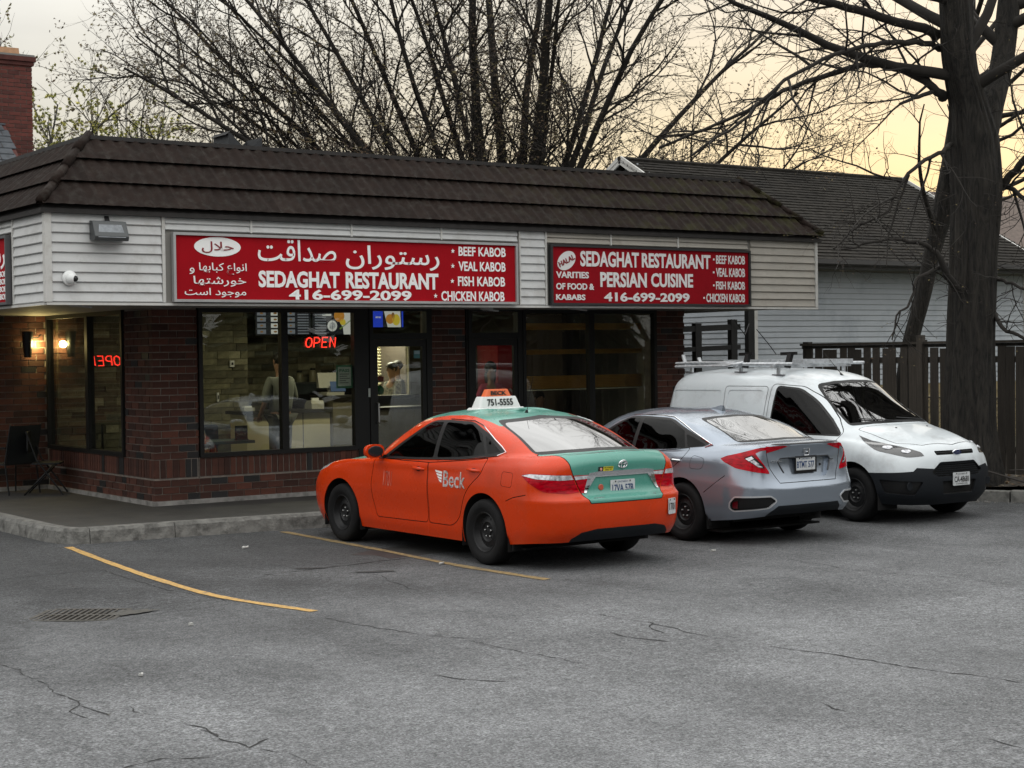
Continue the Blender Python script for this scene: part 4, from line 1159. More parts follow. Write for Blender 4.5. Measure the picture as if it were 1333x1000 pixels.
b = MB(); b.add([(-.22,.0,.12),(.13,.0,.12),(.13,.05,.36),(-.22,.05,.36),(-.20,.12,.12),(.11,.12,.12),(.11,.12,.35),(-.20,.12,.35)],[(0,1,2,3),(4,7,6,5),(0,3,7,4),(1,5,6,2),(3,2,6,7),(0,4,5,1)]); b.build('rear_screen', rgm, rg)
b = MB(); b.bar((.0,.06,.04),(.0,.06,.14),.06); b.build('stand', rgm, rg)
b = MB(); b.add([(-.06,-.10,.06),(.19,-.13,.06),(.19,-.09,.22),(-.06,-.06,.22)],[(0,1,2,3)]); b.build('customer_display', mat('display_blue', (.02,.03,.06), .2, emit=(.15,.22,.35), estr=.35), rg, fix=False)
pr = thing('receipt_printer', 'small pale receipt printer on the cream counter beside the till', 'printer', (5.98, 4.85, 1.25)); b = MB(); b.prism([(-.12,0),(.12,0),(.12,.06),(.05,.13),(-.09,.13),(-.12,.08)], 'x', -.10, .12); b.build('body', rgm, pr); b = MB(); b.box(-.05,.07,-.04,.0,.13,.17); b.build('paper', VM['white'], pr)
nb = thing('napkin_box', 'low pale box on the left end of the cream counter', 'box', (4.85, 4.9, 1.25)); b = MB(); b.box(-.09,.09,-.07,.07,0,.05); b.build('body', rgm, nb); b = MB(); b.box(-.07,.05,-.05,.05,.05,.075); b.build('napkins', VM['white'], nb)
bw = thing('back_shelf', 'dark back shelf with jars behind the service counter', 'shelf'); b = MB(); b.box(6.05, 7.9, 6.1, 6.6, FZ, 1.62); b.build('cabinet', VM['trim'], bw); b = MB(); b.box(6.0, 7.9, 6.05, 6.6, 1.62, 1.65); b.build('worktop', dk, bw)
for i, (x, h, c) in enumerate(((6.5,.16,(.20,.19,.12)),(6.75,.20,(.26,.24,.15)),(7.1,.14,(.05,.15,.10)),(7.35,.18,(.18,.16,.10)))):
    t = thing('storage_jar', ('squat olive', 'tallest pale', 'small green', 'narrow brown')[i] + ' storage jar on the dark back shelf', 'jar', (x, 6.3, 1.65)); b = MB(); b.lathe([(0,0),(.06,0),(.065,.02),(.062,h*.8),(.04,h)], 14, 'z'); b.build('body', mat('jar_%d' % i, c, .4), t, smooth=True); b = MB(); b.lathe([(.045,h),(.045,h+.03),(0,h+.03)], 14, 'z'); b.build('lid', VM['trim'], t)
# dining table and chairs inside
tb = thing('dining_table', 'dark teal sided dining table inside the left shop window', 'table', (3.25, 2.75, FZ)); b = MB(); b.box(-.42,.50,-.32,.32,.70,.74); b.build('table_top', mat('teal_dark', (.018,.05,.048), .5), tb)
b = MB(); b.box(-.03,.03,-.03,.03,.02,.70); b.box(-.22,.22,-.22,.22,0,.02); b.build('pedestal', VM['trim'], tb)
cd_ = thing('condiment_rack', 'small cluster of condiment bottles on the dining table', 'bottles', (3.02, 2.75, FZ + .74))
for i, (x, y, h) in enumerate(((0,0,.17),(.06,.03,.13),(.10,-.03,.15),(-.05,.04,.11))):
    b = MB(); b.lathe([(0,0),(.022,0),(.024,.02),(.022,h*.7),(.010,h*.85),(.011,h),(0,h)], 10, 'z', (x, y, 0)); b.build('bottle', mat('bottle_pale', (.35,.34,.28), .3), cd_, smooth=True)
mh = thing('menu_holder', 'black tabletop menu stand with pale lettering at the window', 'menu stand', (3.62, 2.6, FZ + .74)); b = MB(); b.box(-.09,.10,-.004,.004,.01,.20); b.box(-.09,.10,-.03,.03,0,.012); b.build('board', VM['ink'], mh)
put_text('MENU', 'lettering', mat('menu_print', (.4,.38,.3), .5), mh, (.005,-.006,.14), (1,0,0), (0,0,1), width=.14, height=.03, extrude=.0005); put_text('DAILY', 'lettering', MATS['menu_print'], mh, (.005,-.006,.08), (1,0,0), (0,0,1), width=.14, height=.03, extrude=.0005)
def side_chair(name, lab, loc, rz, m):
    t = thing(name, lab, 'chair', loc, rz)
    b = MB(); b.prism(round_poly([(-.21,-.21),(.21,-.21),(.20,.21),(-.20,.21)], .05), 'z', .43, .47); b.build('seat', m, t)
    b = MB(); b.prism(round_poly([(-.20,.62),(.20,.62),(.19,.95),(-.19,.95)], .05), 'y', .20, .23); b.build('backrest', m, t)
    for x, y in ((-.18,-.18),(.18,-.18)):
        b = MB(); b.tube([(x,y,.44),(x*1.08,y*1.1,0)], .012, 6); b.build('leg', VM['trim'], t)
    for x in (-.18,.18):
        b = MB(); b.tube([(x,.21,.92),(x,.20,.45),(x*1.08,.25,0)], .012, 6); b.build('leg', VM['trim'], t)
    return t
seatm = mat('chair_black', (.014,.014,.015), .6)
side_chair('dining_chair', 'black dining chair inside behind the side window', (2.6, 4.55, FZ), 1.2, seatm)
side_chair('dining_chair', 'black dining chair tucked behind the dining table inside', (3.35, 3.35, FZ), 3.0, seatm)
# menu screens
scr_b = mat('screen_black', (.01,.01,.011), .3)
def em(n, c, s=1.0): return mat(n, (.0,.0,.0), .5, emit=c, estr=s)
e_dark = em('screen_dark', (.012,.013,.016)); e_wh = em('screen_white', (.50,.50,.47)); e_gr = em('screen_grey', (.14,.15,.17)); e_bl = em('screen_blue', (.02,.05,.50)); e_or = em('screen_orange', (.42,.18,.03)); e_ye = em('screen_yellow', (.50,.38,.04)); e_gn = em('screen_green', (.10,.16,.03)); e_br = em('screen_brown', (.18,.09,.03))
def screen(lab, x0, x1, z0, z1, y, base, items, par_mat=None):
    t = thing('menu_screen', lab, 'screen', group='menu screens over the counter')
    b = MB(); b.box(x0 - .012, x1 + .012, y, y + .05, z0 - .012, z1 + .012); b.build('housing', scr_b, t)
    b = MB(); b.box(x0, x1, y - .004, y - .001, z0, z1); s_ = b.build('display', base, t)
    w, h = x1 - x0, z1 - z0
    for it in items:
        k, a, c, d, e, m = it[:6]
        b = MB()
        if k == 'r': b.box(x0 + a*w, x0 + c*w, y - .007, y - .005, z0 + d*h, z0 + e*h)
        elif k == 'c': b.prism([(x0 + a*w + c*h*cos(2*pi*i/20), z0 + d*h + e*h*sin(2*pi*i/20)) for i in range(20)], 'y', y - .0085, y - .0065)
        elif k == 'p': b.prism([(x0 + p*w, z0 + q*h) for p, q in a], 'y', y - .0080, y - .006)
        b.build('display_picture', m, s_)
    return t
rows = lambda n, a, c, m: [('r', a, c, 1 - (i + .75)/n, 1 - (i + .3)/n, m) for i in range(n)]
photos = lambda n, a, r_, m, m2: [q for i in range(n) for q in (('r', a - .17, a + .17, 1 - (i + .85)/n, 1 - (i + .15)/n, m), ('c', a, r_, 1 - (i + .5)/n, r_*.5, m2))]
ys_ = 6.0
screen('narrow menu screen with rows of food pictures, first by the stone wall', 5.56, 6.02, 2.44, 2.84, ys_, e_dark, photos(4, .22, .07, e_gr, e_br) + photos(4, .76, .08, e_wh, e_br))
screen('menu screen showing a price list beside the window mullion', 6.10, 6.56, 2.44, 2.84, ys_, e_dark, photos(4, .2, .06, e_gr, e_br) + rows(9, .48, .92, e_gr))
screen('large black menu screen with a plated dish and herbs', 6.60, 7.44, 2.44, 2.84, ys_, e_dark, rows(9, .05, .30, e_gr) + [('r', .22, .42, .78, .86, e_wh), ('p', [(.46,1.0),(1.0,1.0),(1.0,.0),(.70,.0),(.68,.3)], 0, 0, 0, e_wh), ('c', .60, .25, .78, .25, e_or), ('c', .68, .14, .52, .13, e_ye), ('c', .44, .23, .36, .23, e_wh), ('c', .44, .15, .36, .15, e_gr), ('c', .93, .09, .12, .09, e_ye), ('p', [(.60,.25),(.98,.80),(.99,.76),(.62,.20)], 0, 0, 0, e_gn)])
screen('slim blue lit screen at the edge of the door frame', 7.47, 7.63, 2.46, 2.84, ys_, e_bl, [('r', .2, .85, .62, .70, e_wh)])
screen('blue and orange drinks screen above the shop door', 7.76, 8.36, 2.56, 2.84, ys_, e_dark, [('r', 0, .32, 0, 1, e_bl), ('r', .08, .26, .55, .65, e_wh), ('r', .95, 1.0, 0, 1, e_bl), ('p', [(.36,1),(.48,.0),(.92,.0),(.90,1)], 0, 0, 0, e_wh), ('c', .56, .3, .5, .3, e_or), ('c', .76, .28, .45, .35, e_ye), ('c', .66, .12, .7, .2, e_br)])
# neon OPEN signs
neon = mat('neon_red', (.2,.0,.0), .4, emit=(1.0,.035,.02), estr=3.2)
STROKES = {'O': [[(.1,.2),(.0,.5),(.15,.85),(.5,1),(.85,.85),(.95,.5),(.85,.15),(.5,0),(.22,.08),(.1,.2)]], 'P': [[(.05,0),(.05,1),(.6,1),(.9,.8),(.85,.55),(.55,.45),(.05,.45)]], 'E': [[(.85,1),(.05,1),(.05,0),(.85,0)],[(.05,.52),(.7,.52)]], 'N': [[(.05,0),(.05,1),(.85,0),(.85,1)]]}
def neon_sign(lab, M_, w, h, flip=False):
    t = thing('open_sign', lab, 'neon sign'); t.matrix_world = M_
    for i, ch in enumerate('OPEN'):
        b = MB()
        for dz in (0, .0):
            for st in STROKES[ch]:
                pts = [((i + .06 + p*.80) * w/4 - w/2 + (q*.12) * w/4, 0, q*h - h/2) for p, q in st]
                if flip: pts = [(-p[0], p[1], p[2]) for p in pts]
                b.tube(pts, .0085, 6)
        b.build('neon_tube', neon, t, smooth=True)
    b = MB(); b.box(-w*.52, w*.52, .02, .028, -h*.62, h*.62); b.build('backing_panel', glass_mat('acrylic_clear', (.86,.86,.86), .0), t)
    for x in (-w*.4, w*.4):
        b = MB(); b.tube([(x, .024, h*.6), (x, .024, h*.6 + .40)], .002, 4); b.build('chain', VM['trim'], t)
    return t
neon_sign('red neon OPEN sign hanging in the wide shop window', Matrix.Translation((4.545, 1.95, 2.27)), .50, .135)
neon_sign('red neon OPEN sign seen reversed through the side window', Matrix.Translation((2.29, 4.2, 2.055)), .50, .135, flip=True)
# string of small white bulbs along the side window jamb
bl_ = thing('bulb_string', 'vertical string of little white bulbs at the jamb of the side window', 'string light')
b = MB(); b.tube([(2.02, 2.76, 2.1), (2.02, 2.76, .85)], .003, 4); b.build('wire', VM['trim'], bl_)
for i in range(9):
    b = MB(); b.ball((2.01, 2.765 + .01*(i % 2), 2.03 - i*.135), (.018,.018,.026), 8, 6); b.build('bulb', mat('bulb_white', (.6,.6,.58), .4, emit=(.8,.8,.75), estr=.35), bl_, smooth=True)
# notice, decals
nt_p = thing('inspection_notice', 'green bordered PASS food inspection notice taped inside the window', 'notice'); b = MB(); b.box(4.66, 4.915, 1.735, 1.739, 1.63, 1.95); b.build('card', mat('notice_green', (.04,.16,.09), .5), nt_p); b = MB(); b.box(4.685, 4.89, 1.731, 1.734, 1.66, 1.925); b.build('sheet', mat('notice_pale', (.40,.44,.40), .5), nt_p)
put_text('PASS', 'lettering', MATS['notice_green'], nt_p, (4.787, 1.7295, 1.875), (1,0,0), (0,0,1), width=.16, height=.045, bold=.03, extrude=.0005)
for i in range(5):
    b = MB(); b.box(4.71, 4.71 + (.15, .12, .16, .10, .14)[i], 1.7292, 1.7305, 1.82 - i*.03, 1.832 - i*.03); b.build('print_line', mat('notice_ink', (.12,.13,.12), .5), nt_p)
gs = thing('door_decal', 'small teal decal in the upper corner of the first shop door', 'decal'); b = MB(); b.box(5.90, 6.0, 1.695, 1.698, 2.03, 2.14); b.build('sticker', mat('decal_teal', (.04,.16,.17), .5), gs); b = MB(); b.box(5.905, 5.995, 1.6925, 1.6945, 2.09, 2.135); b.build('sticker_band', mat('decal_pale', (.25,.36,.38), .5), gs)
ds = thing('hours_sticker', 'small pale sticker on the frame beside the first shop door', 'sticker'); b = MB(); b.box(5.13, 5.165, 1.668, 1.672, 1.50, 1.62); b.build('card', mat('notice_pale', (.4,.44,.4), .5), ds)
ds2 = thing('hours_sticker', 'small pale sticker on the frame beside the cola cooler door', 'sticker'); b = MB(); b.box(7.72, 7.75, 1.668, 1.672, 1.50, 1.66); b.build('card', MATS['notice_pale'], ds2)
# kitchen beyond the hatch
kw = mat('kitchen_cream', (.62,.58,.42), .7); b = MB(); b.box(7.0, 10.8, 8.7, 8.78, FZ, 2.96); b.box(7.0, 7.06, 6.76, 8.7, FZ, 2.96); o = b.build('kitchen_wall', kw); tag(o, kind='structure')
for x0, lab in ((8.72, 'left louvred cream shutter door seen through the serving hatch'), (9.24, 'right louvred cream shutter door behind the cook in the hatch')):
    t = thing('shutter_door', lab, 'shutter'); b = MB()
    for q in ((x0, x0+.05, 1.0, 2.5), (x0+.45, x0+.50, 1.0, 2.5)): b.box(q[0], q[1], 8.60, 8.64, q[2], q[3])
    b.box(x0+.05, x0+.45, 8.60, 8.64, 2.42, 2.5); b.build('frame', kw, t)
    for k in range(24):
        b = MB(); z = 1.02 + k*.058; b.bar((x0+.05, 8.62, z), (x0+.45, 8.62, z), .055, .010, upv=(0,.6,.8)); b.build('slat', kw, t)
ht = thing('hatch_frame', 'pale frame and dark shelf of the serving hatch', 'hatch'); b = MB(); b.box(8.83, 8.86, 6.60, 6.65, 1.38, 2.26); b.build('jamb', mat('jamb_pale', (.5,.48,.4), .5), ht); b = MB(); b.box(8.0, 8.95, 6.45, 6.65, 1.33, 1.38); b.build('shelf', dk, ht)
b = MB(); b.box(8.05, 8.95, 6.50, 6.54, 2.26, 2.34); b.build('header', dk, ht)
t = thing('red_notice', 'small red notice strip in the serving hatch', 'notice'); b = MB(); b.box(8.12, 8.32, 6.615, 6.62, 1.62, 1.71); b.build('card', mat('notice_red', (.22,.01,.02), .5), t)
t = thing('round_green_sign', 'round green sign standing on the hatch shelf', 'sign'); b = MB(); b.lathe([(0,0),(.085,0),(.085,.008),(0,.008)], 24, 'y', (8.23, 6.60, 1.47)); b.build('disc', mat('disc_green', (.015,.17,.06), .5), t)
t = thing('white_cooler_counter', 'tan display counter below the serving hatch', 'counter'); b = MB(); b.box(7.3, 8.9, 5.7, 6.3, FZ, 1.16); b.build('body', tan_, t); b = MB(); b.box(7.26, 8.94, 5.66, 6.34, 1.16, 1.20); b.build('top', dk, t)
# cola cooler and the shelving by the second door
cc = thing('cola_cooler', 'tall red cola cooler with white script behind the second shop door', 'cooler'); cr = mat('cooler_red', (.34,.006,.012), .4, emit=(.5,.01,.02), estr=.03)
b = MB(); b.box(8.95, 9.40, 4.0, 4.6, FZ + .05, 2.26); b.build('cabinet', cr, cc)
b = MB(); b.box(8.97, 9.38, 4.02, 4.58, FZ, FZ + .05); b.build('plinth', VM['trim'], cc)
put_text('Coca-Cola', 'script_lettering', mat('script_white', (.6,.58,.55), .5), cc, (9.22, 3.993, 1.32), (.18,0,1), (-1,0,.1), width=1.35, height=.27, shear=.5, bold=.012, extrude=.002)
t = thing('drinks_poster', 'dark poster with orange and red drinks seen in the second door', 'poster'); b = MB(); b.box(8.30, 8.72, 4.45, 4.47, 1.9, 2.2); b.build('sheet', mat('poster_dark', (.10,.03,.02), .5, var=.9, vscale=12, col2=(.30,.10,.03)), t)
b = MB(); b.box(8.28, 8.74, 4.44, 4.455, 2.2, 2.23); b.build('rail', mat('rail_pale', (.5,.48,.42), .5), t)
sh = thing('drinks_shelf', 'low white rack behind the woman at the second shop door', 'shelf'); 
for z in (.6, 1.0, 1.35, 1.6, 1.8): b = MB(); b.box(8.2, 8.85, 4.5, 4.8, z, z + .03); b.build('shelf_board', mat('shelf_grey', (.26,.27,.27), .5), sh)
wood = mat('blind_wood', (.55,.30,.06), .6, var=.2, vscale=5)
for x0, x1, w_ in ((8.32, 9.56, 'left'), (9.63, 10.68, 'right')):
    for z0, z1, n_, q in ((2.44, 2.54, 4, 'upper'), (2.06, 2.13, 3, 'middle'), (1.52, 1.72, 8, 'lower')):
        lb = {'left': 'behind the pane next to the mullion', 'right': 'behind the outer pane near the wall end'}[w_]
        t = thing('wooden_blind', f'{q} band of stacked yellow wood slats {lb}', 'blind')
        for k in range(n_):
            z = z0 + (z1 - z0) * (k + .5) / n_
            b = MB(); b.bar((x0, 2.40, z), (x1, 2.40, z), .045, .006, upv=(0,.5,.86)); b.build('slat', wood, t)
        if q == 'lower': b = MB(); b.box(x0, x1, 2.385, 2.41, z0 - .025, z0 - .008); b.build('bottom_rail', mat('rail_cream', (.55,.52,.38), .5), t)
for x in (8.5, 9.35, 9.8, 10.5):
    pass
# ---------------- people
skin = mat('skin', (.30,.17,.11), .55); hairm = mat('hair_black', (.012,.010,.009), .6)
def grow(name, V, E, R_, m, parent, sub=2, root=0):
    me = bpy.data.meshes.new(name); me.from_pydata(V, E, []); me.update()
    o = bpy.data.objects.new(name, me); COL.objects.link(o)
    md = o.modifiers.new('s', 'SKIN'); md.use_smooth_shade = True
    for i, sv_ in enumerate(me.skin_vertices[0].data): sv_.radius = R_[i] if isinstance(R_[i], tuple) else (R_[i], R_[i]); sv_.use_root = (i == root)
    o.modifiers.new('d', 'SUBSURF').levels = sub
    bpy.context.view_layer.update()
    nm = bpy.data.meshes.new_from_object(o.evaluated_get(bpy.context.evaluated_depsgraph_get()))
    bpy.data.objects.remove(o); nm.name = name; nm.materials.clear(); nm.materials.append(m); nm.polygons.foreach_set('use_smooth', [True]*len(nm.polygons))
    return link(bpy.data.objects.new(name, nm), parent)
def person(lab, loc, rz, H, shirt, trousers, arms, hair='short', cap=None, sit=False, female=False, hairm_=None, bag=1.0):
    """faces local +y; arms: for each side list of elbow and wrist offsets"""
    t = thing('person', lab, 'person', loc, rz); s = H / 1.8; k = .9 if female else 1.0
    hz = .95 if not sit else .48
    top = hz + .0
    P = {'pelvis': (0,0,hz), 'waist': (0,0,hz+.15), 'chest': (0,.01,hz+.36), 'neck0': (0,-.01,hz+.53), 'neck': (0,.0,hz+.60), 'head0': (0,.02,hz+.66), 'head1': (0,.03,hz+.76), 'head2': (0,.015,hz+.83)}
    V, E, R_, ix = [], [], [], {}
    def av(n, p, r):
        ix[n] = len(V); V.append(tuple(c*s for c in p)); R_.append(tuple(q*s for q in r) if isinstance(r, tuple) else r*s)
    av('pelvis', P['pelvis'], (.15*k,.11)); av('waist', P['waist'], (.135*k,.10)); av('chest', P['chest'], (.165*k,.115)); av('neck0', P['neck0'], (.075,.065)); av('neck', P['neck'], .052); av('head0', P['head0'], (.070,.080)); av('head1', P['head1'], (.078,.098)); av('head2', P['head2'], (.062,.080))
    E += [(0,1),(1,2),(2,3),(3,4),(4,5),(5,6),(6,7)]
    hands = []
    for sd_ in (-1, 1):
        el, wr = arms[0 if sd_ < 0 else 1]
        av(f's{sd_}', (sd_*.17*k, 0, hz+.475), .052); av(f'e{sd_}', (sd_*(.20*k + el[0]), el[1], hz+.475+el[2]), .040); av(f'w{sd_}', (sd_*(.20*k + wr[0]), wr[1], hz+.475+wr[2]), .027)
        dv = (Vector(V[ix[f'w{sd_}']]) - Vector(V[ix[f'e{sd_}']])).normalized()
        hp = Vector(V[ix[f'w{sd_}']]) + dv*.06*s; ix[f'h{sd_}'] = len(V); V.append(tuple(hp)); R_.append((.035*s,.02*s))
        E += [(ix['chest'], ix[f's{sd_}']), (ix[f's{sd_}'], ix[f'e{sd_}']), (ix[f'e{sd_}'], ix[f'w{sd_}']), (ix[f'w{sd_}'], ix[f'h{sd_}'])]
        hands.append((hp, dv, sd_))
        if sit: av(f'k{sd_}', (sd_*.12,.42,hz+.02), .065); av(f'a{sd_}', (sd_*.12,.40,.07), .042); av(f't{sd_}', (sd_*.13,.56,.04), .035)
        else: av(f'k{sd_}', (sd_*.10,.02,.50), .060); av(f'a{sd_}', (sd_*.11,-.01,.08), .040); av(f't{sd_}', (sd_*.12,.15,.035), .035)
        av(f'p{sd_}', (sd_*.09,0,hz-.06), .09)
        E += [(ix['pelvis'], ix[f'p{sd_}']), (ix[f'p{sd_}'], ix[f'k{sd_}']), (ix[f'k{sd_}'], ix[f'a{sd_}']), (ix[f'a{sd_}'], ix[f't{sd_}'])]
    body = grow('body', V, E, R_, skin, t)
    # fingers and face join the figure as small skinned chains
    for hp, dv, sd_ in hands:
        side = dv.cross(Vector((0,0,1))); side = side.normalized() if side.length > .1 else Vector((1,0,0)); nn = side.cross(dv)
        for i in range(5):
            off = side * ((i - 1.8) * .020 * s)
            ln = (.055,.075,.082,.075,.06)[i] * s
            p0 = hp + off + dv*.0; d1 = dv if i else (dv*.6 + side*-.8).normalized()
            grow('finger', [tuple(p0), tuple(p0 + d1*ln*.6), tuple(p0 + d1*ln + nn*-.02*s)], [(0,1),(1,2)], [.010*s,.009*s,.007*s], skin, body, sub=1)
    hc = Vector((0, .03, hz+.76)) * s
    f = MB(); f.add([(-.014*s,.125*s,hc.z-.03*s),(.014*s,.125*s,hc.z-.03*s),(0,.150*s,hc.z-.028*s),(0,.118*s,hc.z+.03*s)], [(0,1,2),(0,2,3),(1,3,2),(0,3,1)]); f.build('nose', skin, body)
    for x in (-1, 1):
        f = MB(); f.ball((x*.033*s, .116*s, hc.z+.012*s), (.012*s,.007*s,.007*s), 8, 5); f.build('eye', VM['ink'], body)
        f = MB(); f.ball((x*.083*s, .02*s, hc.z-.005*s), (.010*s,.020*s,.032*s), 8, 5); f.build('ear', skin, body, smooth=True)
    f = MB(); f.ball((0, .118*s, hc.z-.065*s), (.024*s,.006*s,.006*s), 8, 5); f.build('mouth', mat('lips', (.18,.06,.05), .5), body)
    # clothes
    sidx = ['pelvis','waist','chest','neck0','s-1','s1','e-1','e1']; V2 = [V[ix[n]] for n in sidx]
    for j, sd_ in ((6,-1),(7,1)):
        e_ = Vector(V[ix[f'e{sd_}']]); s0 = Vector(V[ix[f's{sd_}']]); V2[j] = tuple(s0.lerp(e_, 1.12))
    R2 = [(.175*s*k,.135*s),(.155*s*k,.122*s),(.182*s*k,.135*s),(.078*s,.070*s),.070*s,.070*s,.062*s,.062*s]
    R2 = [tuple(q*bag for q in r) if isinstance(r, tuple) else r*bag for r in R2]
    grow('shirt', V2, [(0,1),(1,2),(2,3),(2,4),(2,5),(4,6),(5,7)], R2, shirt, t)
    V3 = [V[ix['pelvis']]] + [V[ix[n]] for n in ('p-1','p1','k-1','k1','a-1','a1')]
    grow('trousers', V3, [(0,1),(0,2),(1,3),(2,4),(3,5),(4,6)], [(.165*s,.125*s),.105*s,.105*s,.078*s,.078*s,.062*s,.062*s], trousers, t)
    h = MB()
    if hair == 'long': h.ball((0,-.012*s,hc.z+.03*s),(.105*s,.118*s,.12*s),14,9); h.ball((0,-.06*s,hc.z-.12*s),(.10*s,.07*s,.17*s),12,8)
    else: h.ball((0,-.005*s,hc.z+.035*s),(.093*s,.112*s,.095*s),14,9)
    h.build('hair', hairm_ or hairm, t, smooth=True)
    if cap:
        c = MB(); c.ball((0,.0,hc.z+.065*s),(.10*s,.12*s,.075*s),14,8); co_ = c.build('cap', cap, t, smooth=True); c = MB(); c.prism(round_poly([(-.07*s,.09*s),(.07*s,.09*s),(.06*s,.19*s),(-.06*s,.19*s)], .03*s), 'z', hc.z+.045*s, hc.z+.055*s); c.build('cap_peak', cap, co_)
    return t
grey_shirt = mat('shirt_grey', (.17,.18,.155), .85, var=.15, vscale=6); dark_tr = mat('trousers_dark', (.03,.03,.032), .9)
down = ((.03,.0,-.28),(.04,.06,-.52))
person('man in a grey shirt seen from behind, standing at the cream counter', (4.93, 3.95, FZ), .12, 1.92, grey_shirt, mat('trousers_grey', (.085,.085,.075), .9), [((.05,.0,-.27),(.03,.16,-.46)), ((.07,.06,-.26),(.0,.28,-.28))], bag=1.16)
check = mat('shirt_check', (.20,.20,.18), .85, var=.8, vscale=22)
person('cook in a cap and checked shirt seen in profile through the serving hatch', (8.88, 7.25, FZ), 1.75, 1.72, check, dark_tr, [((.04,.12,-.25),(-.02,.34,-.22)), down], cap=VM['ink'])
person('dark haired worker standing behind the capped cook in the hatch', (9.20, 7.60, FZ), 1.5, 1.76, mat('shirt_dark', (.05,.05,.048), .85), dark_tr, [down, down])
person('woman in a pink top looking out of the second shop door', (8.22, 3.15, FZ), 2.75, 1.72, mat('shirt_pink', (.42,.05,.11), .8), dark_tr, [down, ((.05,.05,-.25),(.0,.22,-.30))], hair='long', female=True)
person('seated diner barely visible low in the dark window behind the sedan', (9.05, 3.0, FZ), 2.9, 1.70, mat('shirt_pattern', (.10,.10,.09), .85, var=.8, vscale=18), dark_tr, [((.06,.1,-.24),(-.04,.3,-.22)), ((.06,.1,-.24),(-.04,.28,-.1))], sit=True)
ch_ = side_chair('dining_chair', 'dark chair under the seated diner', (9.05, 3.02, FZ), 2.9 + pi, seatm); 
# ---------------- interior lamps that the photograph shows burning
def area(nm, loc, sx, sy, e, c, rot=(0,0,0)):
    l = bpy.data.lights.new(nm, 'AREA'); l.shape = 'RECTANGLE'; l.size = sx; l.size_y = sy; l.energy = e; l.color = c
    o = bpy.data.objects.new(nm, l); o.location = loc; o.rotation_euler = rot; COL.objects.link(o); return o
def ceiling_lamp(lab, x, y, e, c, w=1.1, z=2.93):
    t = thing('ceiling_lamp', lab, 'ceiling lamp', (x, y, z)); b = MB(); b.box(-w/2, w/2, -.15, .15, -.03, .03); b.build('housing', VM['white'], t)
    b = MB(); b.box(-w/2 + .03, w/2 - .03, -.12, .12, -.036, -.031); b.build('diffuser', mat('diffuser', (.6,.6,.55), .5, emit=c, estr=1.2), t)
    a = area('lamp_light', (0, 0, -.045), w * .9, .22, e, c); a.parent = t; return t
ceiling_lamp('fluorescent ceiling lamp over the dining table inside', 3.6, 3.7, 15, (1.0,.93,.66))
ceiling_lamp('fluorescent ceiling lamp over the service counter', 6.0, 3.6, 36, (1.0,.92,.66))
ceiling_lamp('bright kitchen ceiling lamp beyond the serving hatch', 9.0, 8.0, 150, (1.0,.95,.74))
# ---------------- wall sconce and patio chairs
sc_ = thing('wall_sconce', 'black half cone wall sconce glowing warm on the brick wing wall', 'wall lamp', (1.65, 5.62, 2.31))
b = MB(); k = 12
v = [(-.085 + .0, -.14, -.17)]; 
prof = [(-.19,.050),(-.10,.062),(.12,.080),(.19,.084)]
v = []
for z, r_ in prof:
    for i in range(k + 1):
        a = pi * i / k; v.append((-r_*cos(a), -.05 - r_*1.3*sin(a), z))
f = [(j*(k+1)+i, j*(k+1)+i+1, (j+1)*(k+1)+i+1, (j+1)*(k+1)+i) for j in range(3) for i in range(k)]
b.add(v, f); b.build('shade', VM['trim'], sc_, fix=False, smooth=True)
b = MB(); b.box(-.04,.04,-.03,.0,-.06,.06); b.build('wall_plate', VM['trim'], sc_)
b = MB(); b.tube([(.05,-.02,.10),(.16,-.05,.10),(.20,-.06,.15)], .010, 6); b.build('bracket', VM['trim'], sc_)
bu = MB(); bu.ball((0,-.06,.0),(.035,.03,.06),12,8); bu.build('bulb', mat('sconce_bulb', (1,.8,.5), .5, emit=(1.0,.72,.25), estr=30), sc_, smooth=True)
pl2 = bpy.data.lights.new('sconce_light', 'POINT'); pl2.energy = 24; pl2.color = (1.0,.78,.30); pl2.shadow_soft_size = .05
po = bpy.data.objects.new('sconce_light', pl2); po.location = (.13,-.09,.0); COL.objects.link(po); po.parent = sc_
pm = mat('patio_metal', (.010,.011,.012), .5, .3); pfab = mat('patio_sling', (.008,.010,.011), .8)
t = thing('patio_chair', 'dark metal patio armchair facing out from the brick wing wall', 'chair', (1.22, 5.12, KZ - .004), radians(200))
b = MB(); b.prism(round_poly([(-.25,-.24),(.25,-.24),(.25,.22),(-.25,.22)], .04), 'z', .42, .44); b.build('seat', pfab, t)
b = MB(); b.add([(-.25,.22,.44),(.25,.22,.44),(.26,.34,.98),(-.26,.34,.98),(-.25,.235,.44),(.25,.235,.44),(.26,.355,.98),(-.26,.355,.98)], [(0,1,2,3),(7,6,5,4),(2,6,7,3),(0,3,7,4),(1,5,6,2)]); b.build('backrest', pfab, t)
for x in (-.27, .27):
    b = MB(); b.tube([(x,-.24,0),(x,-.22,.62),(x,-.16,.66),(x,.24,.67)], .013, 6); b.build('arm_frame', pm, t, smooth=True)
    b = MB(); b.tube([(x,.30,0),(x,.22,.45),(x*.98,.35,1.0)], .013, 6); b.build('leg', pm, t, smooth=True)
t = thing('folding_chair', 'black folding chair with crossed legs under the side window', 'chair', (1.58, 4.66, KZ - .004), radians(62))
b = MB(); b.prism(round_poly([(-.21,-.22),(.21,-.22),(.21,.18),(-.21,.18)], .04), 'z', .43, .455); b.build('seat', pm, t)
b = MB(); b.prism(round_poly([(-.21,.60),(.21,.60),(.19,.90),(-.19,.90)], .06), 'y', .22, .235); b.build('backrest', pm, t)
